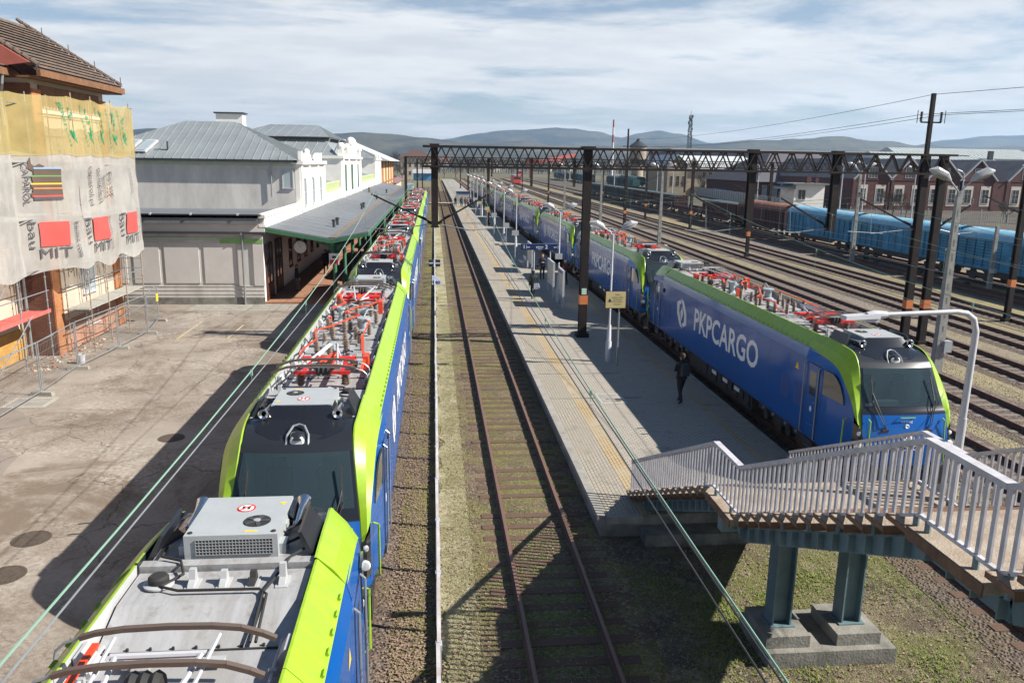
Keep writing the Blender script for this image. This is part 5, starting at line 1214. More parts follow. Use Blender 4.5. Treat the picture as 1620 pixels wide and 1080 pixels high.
def truss(b, x0, x1, y, zt=9.38, zb=8.47, dy=.3, step=.86, simple=False):
    for s in (-1, 1):
        yy = y+s*dy
        b.bx(x0, x1, yy-.05, yy+.05, zt-.05, zt+.05); b.bx(x0, x1, yy-.05, yy+.05, zb-.05, zb+.05)
        x = x0+(0 if s < 0 else step/2); up = False
        while x+step/2 <= x1:
            b.bar((x, yy, zb if not up else zt), (x+step/2, yy, zt if not up else zb), .055); x += step/2; up = not up
    if not simple:
        x = x0
        while x < x1: b.bar((x, y-dy, zt), (x+1.7, y+dy, zt), .04); b.bar((x, y-dy, zb), (x, y+dy, zb), .04); x += 1.7
def drop(b, x, y, zb=5.7, w=.16):
    for s in (-1, 1): b.bx(x-w, x+w, y+s*w-.03, y+s*w+.03, zb, 9.5)
    b.bx(x-w*.5, x+w*.5, y-w, y+w, zb, 9.45); b.bx(x-w*1.4, x+w*1.4, y-w*1.6, y+w*1.6, 9.36, 9.5); b.bx(x-w*1.3, x+w*1.3, y-w*1.3, y+w*1.3, 8.36, 8.5)
    b.bx(x-w*1.2, x+w*1.2, y-w*1.2, y+w*1.2, zb-.06, zb)
def bracket(label, x, y, z, xt, zt, zr=5.55):
    """hinged catenary bracket from a mast or drop post at x to the wire support at xt"""
    t = thing('catenary_bracket', label, 'bracket', (x, y, z), 'catenary brackets')
    dx, dz = xt-x, zt-z; s = 1 if dx > 0 else -1
    b = MB(); b.bar((s*.12, 0, .0), (dx*.97, 0, dz*.97), .075); 
    u = Vector((dx, 0, dz)).normalized()
    for k in range(4): p = u*(.5+k*.1); b.lathe((p.x, 0, p.z-.03), [(.05, 0), (.1, .03), (.05, .06)], 8)
    b.tube([(s*.1, 0, 0), (s*.35, 0, .02)], .05, 6); b.build('strut', M['mast'], t)
    b = MB(); zz = zr-z; b.cyl((s*.15, 0, -.05), (dx*.75, 0, zz-.05), .022, n=6); b.cyl((dx*.55, 0, zz-.04), (dx*1.12, 0, zz+.05), .018, n=6); b.cyl((dx*.75, 0, zz-.05), (dx*.78, 0, dz*.78), .01, n=5); b.build('registration_arm', M['steel'], t)
    b = MB()
    for k in range(5): b.lathe((dx, 0, dz+.04+k*.05), [(.03, 0), (.07, .02), (.03, .045)], 8)
    b.build('insulator', M['insul'], t)
def gantries():
    t = thing('catenary_gantry', 'dark lattice gantry across the tracks nearest to the camera', 'gantry', (0, 0, 0), 'catenary gantries')
    b = MB(); truss(b, -.5, 25.7, 38.3); b.bx(7.0, 7.6, 37.9, 38.7, 9.36, 9.5); b.build('truss', M['mast'], t)
    for x in (.04, 15.4, 19.67): b = MB(); drop(b, x, 38.3); b.build('drop_post', M['mast'], t)
    m = imast(9.4, .38, band=1.95, z0=.25); m.parent = t; m.location = (7.3, 38.3, 0)
    sp = MB(); sp.bx(-.12, .12, -.215, -.2, 2.45, 2.75); o = sp.build('number_plate', mat('plate_pale_green', (.45, .62, .5), .5), m)
    for x in (24.25, 25.2): m = imast(9.4, .34, band=1.7); m.parent = t; m.location = (x, 38.3, 0)
    e = MB(); e.bx(24.17, 24.33, 38.2, 38.4, 9.4, 12.3); e.bx(23.75, 24.8, 38.27, 38.33, 10.9, 10.97)
    for x in (23.75, 24.78):
        for k in range(6): e.lathe((x, 38.3, 10.96+k*.08), [(.04, 0), (.075, .04), (.04, .075)], 8)
        e.bar((x+(-.2 if x < 24 else .2), 38.3, 10.9), (x+(-.2 if x < 24 else .2), 38.3, 11.5), .025)
    e.build('feeder_support', M['mast'], t)
    # birds' perch row and small rods along the top chord are part of the truss
    for n, (y, x1, xm) in enumerate(((112, 62, (-3.8, 7.5, 26.9, 36.5, 48)), (190, 75, (-3.8, 8, 27, 40, 60)), (275, 80, (-3.8, 9, 30, 55)))):
        g = thing('catenary_gantry', 'dark lattice gantry, %s away from the camera' % ('second', 'third', 'farthest')[n], 'gantry', (0, 0, 0), 'catenary gantries')
        b = MB(); truss(b, -4, x1, y, step=1.0+n*.3, simple=True); b.build('truss', M['mast'], g)
        for x in (.3, 13.5, 19.5): b = MB(); drop(b, x, y); b.build('drop_post', M['mast'], g)
        for x in xm: m = imast(9.4, .36, band=None if x < 7 else 2.0, z0=.25 if 7 <= x <= 9.5 else -.25); m.parent = g; m.location = (x, y, 0)
        if n == 0:
            e = MB(); e.bx(26.8, 27.0, y-.1, y+.1, 9.4, 13.6); e.bx(26.2, 27.6, y-.05, y+.05, 11.2, 11.3); e.build('feeder_support', M['mast'], g)
    br = [('from the drop post over the white fence to the left track', .04, 38.3, 5.85, -3.0, 7.2), ('from the drop post over the white fence to the middle track', .04, 38.3, 5.85, 2.55, 7.2),
          ('on the first drop post right of the platform mast', 15.4, 38.3, 5.8, 12.6, 7.25), ('on the second drop post right of the platform mast', 19.67, 38.3, 5.8, 16.9, 7.25),
          ('to the left of the twin masts', 24.25, 38.3, 5.8, 21.0, 7.25), ('to the right of the twin masts', 25.2, 38.3, 5.8, 27.0, 7.0)]
    for l, *a in br: bracket('black catenary bracket '+l, *a)
gantries()
def far_masts():
    for x, y, h, l in ((34.4, 44.2, 9.6, 'dark yard mast at the right edge of the view'), (31.5, 78, 8.2, 'dark yard mast standing before the brown wagons'), (36, 135, 9, 'dark yard mast behind the second gantry')):
        t = thing('yard_mast', l, 'mast', (x, y, 0), 'separate catenary masts'); m = imast(h, .3, band=1.9); m.parent = t
        b = MB()
        for k in (-1, 1): b.bar((0, 0, 6.2), (k*2.6, 0, 7.3), .06)
        b.build('strut', M['mast'], t)
far_masts()
def wires():
    def cat(axis, nm, lo, hi, zc, y_first=-25, supports=(38.3, 112, 190, 275), thick=.0105, dx=0, both=False):
        S = [y_first]+list(supports); pts = []
        for a, c in zip(S, S[1:]):
            mid = (a+c)/2; l = lo if a == y_first else lo+.25
            n = 24 if a == y_first else 12
            for k in range(n):
                y = a+(c-a)*k/n; u = (y-mid)/((c-a)/2); pts.append((axis+dx, y, l+(hi-l)*u*u))
        pts.append((axis+dx, S[-1], hi))
        pts = [p for p in pts if p[1] > -12]
        b = MB(); b.tube(pts, thick, 6); o = b.build('messenger_wire', M['green']); tag(o, 'green weathered messenger wire above the %s' % nm, 'wire', 'overhead wires')
        b = MB()
        for off in ((-.06, .06) if both else (0,)):
            b.tube([(axis+off, -12, zc), (axis+off, 38.3, zc+.02), (axis+off, 112, zc+.1), (axis+off, 275, zc+.15)], .009, 6)
        o = b.build('contact_wire', M['wire'] if both else M['steel']); tag(o, 'thin contact wire above the %s' % nm, 'wire', 'overhead wires')
        b = MB(); y = -4.5
        while y < 110:
            zs = [p for p in pts]; j = min(range(len(zs)), key=lambda i: abs(zs[i][1]-y)); a = zs[j]
            b.cyl((a[0], a[1], a[2]), (axis, a[1], zc+.01), .005, n=4); b.box((a[0], a[1], a[2]-.03), (.03, .05, .09)); y += 7.6
        o = b.build('dropper', M['green']); tag(o, 'droppers hanging between the two wires above the %s' % nm, 'wire', 'overhead wires')
    cat(-2.75, 'left row of locomotives', 5.5, 7.3, 5.38)
    cat(2.45, 'middle track', 5.12, 6.9, 4.98, both=True)
    cat(12.5, 'right row of locomotives', 5.42, 7.35, 5.3)
    cat(17.0, 'first open yard track', 5.5, 7.3, 5.3, thick=.01)
    cat(21.2, 'second open yard track', 5.5, 7.3, 5.3, thick=.01)
    cat(27.0, 'third open yard track', 5.5, 7.3, 5.3, thick=.01)
    def feed(x, dz, nm):
        b = MB(); pts = []
        for k in range(21):
            u = k/20; pts.append((x+(26.9-24.25)*u+(x-24.25)*.2*u, 38.3+73.7*u, 11.3+dz-1.8*4*u*(1-u)*.35))
        b.tube(pts, .012, 5); pts2 = [(x+.9*k*2, 38.3-9*k, 11.3+dz-.12*k) for k in range(6)]; b.tube(pts2, .012, 5)
        o = b.build('feeder_wire', M['wire']); tag(o, nm, 'wire', 'overhead wires')
    feed(23.75, 0, 'feeder wire on the left insulator of the twin mast'); feed(24.78, 0, 'feeder wire on the right insulator of the twin mast'); feed(24.25, .95, 'earth wire from the top of the twin mast')
wires()

# ---------------------------------------------------------------- platform furniture
def lamp_post():
    t = thing('platform_lamp', 'lamp', 'lamp post', (0, 0, PZ), 'white twin lamps on the island platform')
    b = MB(); b.lathe((0, 0, 0), [(.13, 0), (.13, .9), (.1, .95), (.085, 1.6), (.045, 1.68), (.04, 5.5), (.035, 5.55)], 12); b.build('pole', M['white'], t)
    b = MB()
    for s in (-1, 1): b.tube([(0, 0, 5.4), (s*.12, 0, 5.62), (s*.32, 0, 5.74), (s*.45, 0, 5.8)], .03, 8)
    b.build('arm', M['white'], t)
    for s in (-1, 1):
        b = MB(); b.tube([(s*.36, 0, 5.74), (s*.5, 0, 5.86), (s*.75, 0, 5.97), (s*1.02, 0, 6.0)], [.05, .13, .15, .05], 10, 0); b.tube([(s*.5, 0, 5.80), (s*.75, 0, 5.9), (s*.95, 0, 5.95)], [.09, .12, .06], 10, 1)
        b.build('lamp_head', [mat('lamp_shell', (.34, .35, .36), .4), M['lamp']], t)
    return t
def platform_things():
    base = lamp_post(); ys = [33.1, 48.3, 74.5, 88.2, 102, 116, 130, 144, 158, 172]
    for k, y in enumerate(ys):
        lab = 'white twin headed lamp post, %s along the island platform' % ordn(k)
        if k == 0: base.location = (7.5, y, PZ); base['label'] = lab
        else: clone(base, (7.6+.02*k, y, PZ), lab)
    t = thing('info_plate', 'small green and white plate clamped on the second platform lamp post', 'sign', (7.58, 48.2, 3.1)); b = MB(); b.bx(-.22, .22, -.08, -.05, -.3, .25, 0); b.bx(-.22, .22, -.08, -.049, -.3, -.1, 1); b.build('plate', [M['unit'] if 'unit' in M else M['ac'], MATS['faded_green']], t)
    t = thing('notice_board', 'pale yellow board with small dark writing on a grey post', 'sign', (7.55, 32.35, PZ))
    b = MB(); b.cyl((.18, .05, 0), (.18, .05, 3.1), .035); b.build('post', M['steel'], t)
    b = MB(); b.bx(-.42, .42, -.03, 0, 2.52, 3.2); b.bx(-.45, .45, .0, .02, 2.49, 3.23, 1); b.build('board', [M['yellow'], M['door']], t)
    for z, s, w in ((3.06, 'UWAGA', .2), (2.95, 'przejście po kładce', .5), (2.86, 'dla pieszych', .36), (2.77, 'nad torami', .42), (2.66, 'zabronione', .3)): obj('lettering', text_mesh(s, .05, M['matblack'], w, lambda x, zz, z=z: (.07+x, -.034, z+zz), bold=.02), t)
    b = MB(); b.prism([(-.33, 2.78), (-.17, 2.78), (-.25, 2.93)], 'y', -.036, -.032); b.build('triangle', M['matblack'], t)
    t = thing('platform_sign', 'long navy platform number sign on two white posts', 'sign', (7.6, 57.0, PZ))
    b = MB(); b.bx(-1.4, 1.45, -.06, .06, 2.32, 2.74); b.bx(-1.4, 1.45, -.062, .062, 2.74, 2.76, 1); b.build('board', [M['navy'], MATS['loco_blue']], t)
    for x in (-.42, .75): b = MB(); b.cyl((x, .02, 0), (x, .02, 2.33), .045, n=8); b.build('post', M['white'], t)
    for x, s, h, w in ((-1.17, '1', .26, None), (-.85, 'tor', .11, .24), (-.04, 'peron', .15, .5), (-.02, 'platform', .06, .32), (.45, '2', .27, None), (1.1, 'tor', .11, .24)):
        obj('lettering', text_mesh(s, h, M['paint'], w, lambda a, z, x=x, s=s: (x+a, -.066, (2.42 if s != 'platform' else 2.37)+z+(.06 if s in ('tor', 'peron') else 0)), bold=.015), t)
    b = MB(); b.bx(-1.02, -1.0, -.066, -.06, 2.4, 2.68); b.bx(1.28, 1.3, -.066, -.06, 2.4, 2.68); b.build('divider', M['paint'], t)
    def board(y0, y1, label, top):
        t = thing('timetable_board', label, 'notice board', (7.6, y0, PZ), 'glazed timetable boards'); L = y1-y0
        b = MB()
        for y in (0, L): b.bx(-.06, .06, y-.06, y+.06, 0, 2.25)
        b.bx(-.05, .05, 0, L, 2.15, 2.25); b.bx(-.05, .05, 0, L, .7, .8); b.build('frame', M['white'], t)
        b = MB(); b.bx(-.025, .025, .06, L-.06, .8, 2.15, 0)
        for k in range(3): b.bx(-.03, .03, .15+k*(L-.2)/3, .05+(k+1)*(L-.2)/3, .95, 1.95, 1)
        b.bx(-.03, .03, .1, L-.1, 2.0, 2.12, 2); b.build('panel', [M['ac'], mat('paper', (.66, .6, .48), .8, var=.3, vscale=9), M['navy'] if top else M['ac']], t)
    board(50.1, 52.7, 'glazed white timetable board standing beside the second lamp post', False); board(46.2, 48.0, 'white timetable board with a blue heading nearest the black mast', True); board(61.5, 64.5, 'tall white framed timetable board beyond the navy sign', False)
    def bench(x, y, lab):
        t = thing('platform_bench', lab, 'bench', (x, y, PZ), 'grey wire benches')
        for z, nm, d in ((.45, 'seat', 0), (.7, 'backrest', 1)):
            b = MB()
            for k in range(7):
                if d: b.bar((.22, -.8, .5+k*.055), (.22, .8, .5+k*.055), .02)
                else: b.bar((-.22+k*.07, -.8, .45), (-.22+k*.07, .8, .45), .02)
            for yy in (-.8, 0, .8): b.bar((.22, yy, .45), (.24, yy, .9), .03) if d else b.bar((-.24, yy, .44), (.22, yy, .44), .03)
            b.build(nm, M['steel'], t)
        for yy in (-.6, .6): b = MB(); b.bar((0, yy, 0), (0, yy, .44), .07); b.bx(-.2, .2, yy-.04, yy+.04, 0, .02); b.build('leg', M['steel'], t)
    bench(7.3, 66, 'nearer grey wire bench on the island platform'); bench(7.2, 84, 'farther grey wire bench on the island platform')
    for k, y in enumerate((70, 79, 95, 108, 124, 137)):
        t = thing('small_sign', 'small sign on a thin white post, %s past the benches' % ordn(k), 'sign', (7.1, y, PZ), 'thin posted signs')
        b = MB(); b.cyl((0, 0, 0), (0, 0, 2.6), .03, n=6); b.build('post', M['white'], t); b = MB(); b.bx(-.3, .3, -.03, 0, 2.2, 2.65); b.build('plate', M['yellow'] if k in (3, 4) else M['ac'], t)
    t = thing('cover_plate', 'pale square cover plate let into the platform paving', 'cover', (6.42, 27.6, PZ)); b = MB(); b.bx(-.5, .5, -.65, .65, .0, .014, 0); b.bx(-.38, .3, -.5, .5, .014, .018, 1); b.lathe((-.15, -.1, .018), [(.06, 0), (.06, .006)], 10, 2); b.lathe((.2, -.35, .018), [(.1, 0), (.1, .01)], 12, 2); b.build('cover', [M['plank'], M['conc'], M['rust']], t)
    t = thing('shelter_kiosk', 'blue and white shelter far along the island platform', 'shelter', (6.0, 170, PZ)); b = MB(); b.bx(-1.4, 1.4, -2, 2, 2.2, 2.5, 0); b.build('roof', M['navy'], t); b = MB(); b.bx(-1.3, 1.3, -1.9, 1.9, 0, 2.2); b.build('wall', M['ac'], t)
platform_things()

# ---------------------------------------------------------------- stairs to the footbridge
def stairs():
    t = thing('footbridge_stairs', 'two flight concrete stairs with white railings rising from the platform', 'stairs', (0, 0, 0))
    X0, X1 = 5.05, 9.0
    # stringer path (y, z)
    prof = [(18.9, .3), (13.2, 2.85), (12.0, 2.85), (7.3, 5.0), (6.1, 5.0), (1.6, 7.0), (-1.6, 7.0)]
    def zat(y):
        for (ya, za), (yb, zb) in zip(prof, prof[1:]):
            if yb <= y <= ya: return za+(zb-za)*(ya-y)/(ya-yb)
        return prof[0][1] if y > prof[0][0] else prof[-1][1]
    tread = MB(); tread.bx(X0-.12, X1+.12, -.185, .185, -.055, 0, 0); tread.bx(X0-.13, X1+.13, -.19, -.178, -.09, .003, 1); tread.bx(X0-.13, X1+.13, .178, .19, -.06, .003, 1); tread.bx(X0-.135, X0-.118, -.19, .19, -.06, .002, 1)
    tm = tread.mesh('tread', [M['tread'], M['rust']])
    for a, c in ((0, 1), (2, 3), (4, 5)):
        (ya, za), (yb, zb) = prof[a], prof[c]; n = 15 if a == 0 else 12
        for k in range(n): 
            u = (k+.5)/n; obj('tread', tm, t, (0, ya+(yb-ya)*u, za+(zb-za)*(k+1)/n-.02))
    for y0, y1, z in ((12.0, 13.2, 2.85), (6.1, 7.3, 5.0)):
        b = MB(); b.bx(X0-.12, X1+.12, y0, y1, z-.1, z, 0); b.bx(X0-.14, X0-.12, y0, y1, z-.12, z+.003, 1); b.bx(X1+.12, X1+.14, y0, y1, z-.12, z+.003, 1); b.build('landing', [M['tread'], M['rust']], t)
    b = MB(); b.bx(-6, 30, -1.6, 1.55, 6.75, 7.0); o = b.build('bridge_deck', M['conc'], None); o['label'] = 'concrete deck of the footbridge above the tracks at the top of the stairs'; o['category'] = 'footbridge'
    o.name = 'footbridge'
    for x in (X0+.25, (X0+X1)/2, X1-.25):
        b = MB()
        for (ya, za), (yb, zb) in zip(prof[:-1], prof[1:-1]): b.bar((x, ya, za-.27), (x, yb, zb-.27), .14, .24)
        y = 18.0
        while y > 2:
            b.bx(x-.16, x+.16, y-.01, y+.01, zat(y)-.38, zat(y)-.16); y -= .37
        b.build('stringer', M['steelb'], t)
    b = MB(); b.bx(X0+.1, X1-.1, 12.9, 13.12, 2.2, 2.46); b.build('cross_beam', M['steelb'], t); b = MB(); b.bx(X0+.5, X1-.1, 6.3, 6.45, 4.45, 4.6); b.build('cross_beam', M['steelb'], t)
    for x in (6.42, 7.78):
        c = MB()
        for s in (-1, 1): c.bx(x+s*.17-.015, x+s*.17+.015, 12.83, 13.19, .3, 2.2)
        c.bx(x-.155, x+.155, 12.99, 13.03, .3, 2.2); c.bx(x-.25, x+.25, 12.78, 13.24, .28, .31); c.build('column', M['steelb'], t)
    f = MB(); f.bx(6.0, 8.45, 12.35, 13.75, -.5, .05)
    for x in (6.42, 7.78): f.bx(x-.42, x+.42, 12.5, 13.55, .05, .285)
    f.build('column_base', M['concd'], t)
    ab = MB(); ab.bx(X0-.05, X1+.1, 17.15, 18.75, -.5, .04); ab.bx(X0-.02, X1+.1, 18.2, 18.8, .04, .29); ab.build('abutment', M['concd'], t)
    # railings
    def railing(x, y_start, side):
        rh = .95
        r = MB(); hr = MB()
        pts = [(y_start, zat(y_start))]+[p for p in prof[1:] if p[0] < y_start]
        for (ya, za), (yb, zb) in zip(pts, pts[1:]):
            rh = .95 if side < 0 else 1.08; hr.bar((x, ya, za+rh), (x, yb, zb+rh), .11, .06); r.bar((x, ya, za+.13), (x, yb, zb+.13), .05, .04)
            n = max(1, int(abs(ya-yb)/.15))
            for k in range(0 if ya == y_start else 1, n+1):
                y = ya+(yb-ya)*k/n; z = za+(zb-za)*k/n
                r.bx(x-.012, x+.012, y-.025, y+.025, z+.13, z+rh-.02, 0)
            k = 0; y = ya-.15
            while y > yb: r.cyl((x, y, za+(zb-za)*(ya-y)/(ya-yb)-.12), (x, y, za+(zb-za)*(ya-y)/(ya-yb)+.13), .032, n=8, m=1); y -= .75
        r.bx(x-.03, x+.03, y_start-.03, y_start+.03, zat(y_start), zat(y_start)+.95)
        o = r.build('railing', [M['railp'], M['steelb']], t, smooth=False); hr.build('handrail', M['railp'], o, smooth=False)
    railing(X0, 18.85, -1); railing(X1, 18.4, 1)
    br = MB()
    for y in (-1.55, 1.5):
        x0, x1 = (-6, 30) if y < 0 else (9.0, 30)
        br.bx(x0, x1, y-.03, y+.03, 7.95, 8.0)
        x = x0
        while x < x1: br.bx(x-.012, x+.012, y-.02, y+.02, 7.05, 7.95); x += .13
    br.build('railing', M['railp'], o, smooth=False)
stairs()
def fore_lamp():
    t = thing('stair_lamp', 'white street lamp with a long bent arm beside the stair landing', 'lamp post', (9.27, 12.6, 2.5))
    b = MB(); b.bx(-.15, .1, -.1, .1, 0, .12); b.lathe((0, 0, 0), [(.075, 0), (.072, 1.9)], 14); b.tube([(0, 0, 1.85), (.01, 0, 3.45), (-.06, 0, 3.67), (-.2, 0, 3.77), (-.4, 0, 3.8), (-1.75, 0, 3.75)], [.06, .055, .052, .05, .045, .04], 12)
    b.build('pole', M['white'], t)
    b = MB(); b.tube([(-1.65, 0, 3.750), (-1.85, 0, 3.750), (-2.0, 0, 3.740)], [.06, .08, .06], 10); b.hexa([(-2.42, -.12, 3.680), (-1.8, -.1, 3.700), (-1.8, .1, 3.700), (-2.42, .12, 3.680), (-2.4, -.1, 3.740), (-1.8, -.09, 3.780), (-1.8, .09, 3.780), (-2.4, .1, 3.740)]); b.bx(-2.05, -1.8, -.07, .07, 3.630, 3.710, 0); b.bx(-2.36, -2.05, -.09, .09, 3.670, 3.682, 1)
    b.build('lamp_head', [M['white'], M['lamp']], t)
fore_lamp()
def concrete_lamps():
    def one(x, y, h, lab, heads=2):
        t = thing('yard_lamp', lab, 'lamp post', (x, y, -.25), 'concrete lamp posts in the yard')
        b = MB(); b.hexa([(-.2, -.17, 0), (.2, -.17, 0), (.2, .17, 0), (-.2, .17, 0), (-.1, -.09, h), (.1, -.09, h), (.1, .09, h), (-.1, .09, h)])
        k = .8
        while k < h-.5: b.bx(-.03, .03, -.175+.08*k/h, .175-.08*k/h, k, k+.28, 1); k += .62
        b.build('pole', [M['pole'], M['concd']], t)
        b = MB()
        for s in (-1, 1)[:heads]: b.tube([(0, 0, h-.2), (s*.05, 0, h+.15), (s*.5, 0, h+.62)], .035, 8)
        b.build('arm', M['steel'], t)
        for s in (-1, 1)[:heads]:
            b = MB(); b.tube([(s*.45, 0, h+.58), (s*.7, 0, h+.8), (s*1.15, 0, h+.98), (s*1.45, 0, h+1.02)], [.05, .17, .2, .05], 10, 0); b.tube([(s*.7, 0, h+.71), (s*1.15, 0, h+.88)], [.14, .16], 10, 1); b.build('lamp_head', [MATS['lamp_shell'], mat('lamp_lens_dark', (.2, .2, .17), .2, coat=.5)], t)
        return t
    one(22.0, 32.1, 7.9, 'twin headed concrete lamp pole nearest the stairs')
    b = MB(); b.bx(-.05, .3, -.16, .16, 1.0, 1.5); o = b.build('cable_box', M['ac']); o.location = (22.15, 32, -.1); tag(o, 'small pale box fixed to the nearest concrete lamp pole', 'box')
    one(24.9, 86.9, 8.1, 'twin headed concrete lamp pole, second into the yard'); one(25.5, 122, 8.1, 'twin headed concrete lamp pole, third into the yard'); one(26, 160, 8.1, 'twin headed concrete lamp pole, fourth into the yard'); one(40.5, 74, 8.4, 'twin headed concrete lamp pole before the brown wagons')
    t = thing('short_pole', 'short bare concrete pole in front of the last blue wagon', 'post', (42.0, 56.3, -.25)); b = MB(); b.hexa([(-.16, -.14, 0), (.16, -.14, 0), (.16, .14, 0), (-.16, .14, 0), (-.11, -.1, 4.9), (.11, -.1, 4.9), (.11, .1, 4.9), (-.11, .1, 4.9)]); b.lathe((0, -.2, 1.4), [(.25, 0), (.25, .3), (.1, .35)], 10, 1); b.build('pole', [M['pole'], M['ac']], t)
    for k, (x, y, h) in enumerate(((92, 118, 9), (86.1, 125, 8.2), (69.2, 125, 9.2), (65.4, 125, 9.2), (77.8, 125, 8.6), (61, 150, 9), (72, 175, 9), (57, 190, 9), (63, 225, 9), (54, 240, 9))):
        t = thing('street_lamp', 'slim pale street lamp, %s beyond the goods wagons' % ordn(k), 'lamp post', (x, y, 0), 'pale street lamps beyond the wagons')
        b = MB(); b.lathe((0, 0, 0), [(.14, 0), (.1, h*.5), (.07, h)], 8); b.tube([(0, 0, h), (-.6, -.1, h+.35)], .05, 6); b.build('pole', M['white'], t)
        b = MB(); b.tube([(-.5, -.1, h+.28), (-1.5, -.2, h+.6)], [.16, .18], 8); b.build('lamp_head', M['white'], t)
concrete_lamps()
# ---------------------------------------------------------------- goods wagons
def wheel_bogie(mb, y, m=0):
    for s in (-1, 1):
        mb.bx(s*1.0-.06, s*1.0+.06, y-1.3, y+1.3, .42, .72, m)
        for yy in (y-.9, y+.9): mb.lathe((s*.74, yy, .46), [(.46, -.06), (.46, .05), (.49, .06)] if s < 0 else [(.49, -.06), (.46, -.05), (.46, .06)], 14, m, 'x')
def wagon(label, kind, body, roof, L=15.8, grp='goods wagons on the far yard track', name='goods_wagon'):
    t = thing(name, label, 'goods wagon', (0, 0, 0), grp)
    u = MB(); u.bx(-1.3, 1.3, .3, L-.3, .95, 1.15); u.bx(-.3, .3, -.3, L+.3, .85, 1.05)
    for s in (-1, 1):
        u.prism([(3.2, .95), (4.2, .6), (L-4.2, .6), (L-3.2, .95)], 'x', s*1.2-.04, s*1.2+.04)
        for y in (-.3, L+.0): u.lathe((s*.87, y, 1.0), [(.08, 0), (.08, .2), (.22, .22), (.22, .3)] if y > 0 else [(.22, 0), (.22, .08), (.08, .1), (.08, .3)], 10, 0, 'y')
    u.build('underframe', M['matblack'], t)
    for y in (2.4, L-2.4): b = MB(); wheel_bogie(b, y); b.build('bogie', M['matblack'], t)
    if kind == 'flat':
        b = MB(); b.bx(-1.4, 1.4, 0, L, 1.15, 1.3); b.bx(-1.42, -1.36, 0, L, 1.15, 1.75); b.bx(1.36, 1.42, 0, L, 1.15, 1.75); b.bx(-1.4, 1.4, 0, .08, 1.15, 2.1); b.build('body', M[body], t); return t
    top = 3.35 if kind == 'open' else 3.5
    b = MB(); b.bx(-1.4, 1.4, 0, L, 1.15, top); n = 14
    for s in (-1, 1):
        for k in range(n+1): y = .08+(L-.16)*k/n; b.bx(s*1.4-.05, s*1.4+.06, y-.05, y+.05, 1.15, top, 1)
        b.bx(s*1.4-.05, s*1.4+.07, 0, L, top-.12, top); b.bx(s*1.4-.05, s*1.4+.07, 0, L, 1.1, 1.28)
        for k in range(9): b.bx(s*1.4-.02, s*1.4+.022, .05, L-.05, 1.4+k*.23, 1.45+k*.23, 1)
    for y in (0, L): 
        for k in range(5): b.bx(-1.2+k*.6-.04, -1.2+k*.6+.04, y-.05, y+.05, 1.15, top)
        if kind == 'covered': b.prism([(-1.4, top), (-1.05, top+.42), (0, top+.62), (1.05, top+.42), (1.4, top)], 'y', y-.02, y+.02)
    b.build('body', [M[body], mat(body+'_rib', {'wblue': (.018, .10, .18), 'wred': (.035, .014, .013)}.get(body, (.025, .03, .03)), .8)], t)
    if kind == 'covered':
        r = MB(); arc = [(-1.5, top-.04), (-1.3, top+.22), (-.9, top+.5), (0, top+.68), (.9, top+.5), (1.3, top+.22), (1.5, top-.04)]
        r.grid([[(x, y, z) for x, z in arc] for y in (-.1, L+.1)]); r.grid([[(x, y, z-.04) for x, z in arc] for y in (-.1, L+.1)])
        for k in range(9): y = .3+k*(L-.6)/8; [r.bar((x0, y, z0+.01), (x1, y, z1+.01), .05, .03) for (x0, z0), (x1, z1) in zip(arc, arc[1:])]
        r.build('roof', M[roof], t, sharp=40)
        for s in (-1, 1):
            d = MB(); d.bx(s*1.46-.03, s*1.46+.05, L*.35, L*.65, 1.25, top-.1)
            for k in range(5): d.bx(s*1.48-.03, s*1.48+.06, L*.35+k*L*.075-.04, L*.35+k*L*.075+.04, 1.25, top-.1, 1)
            d.build('door', [M[body], MATS[body+'_rib']], t)
    else:
        b = MB(); b.bx(-1.3, 1.3, .1, L-.1, top-.5, top+.004); b.build('load', M['wdark'], t)
    return t
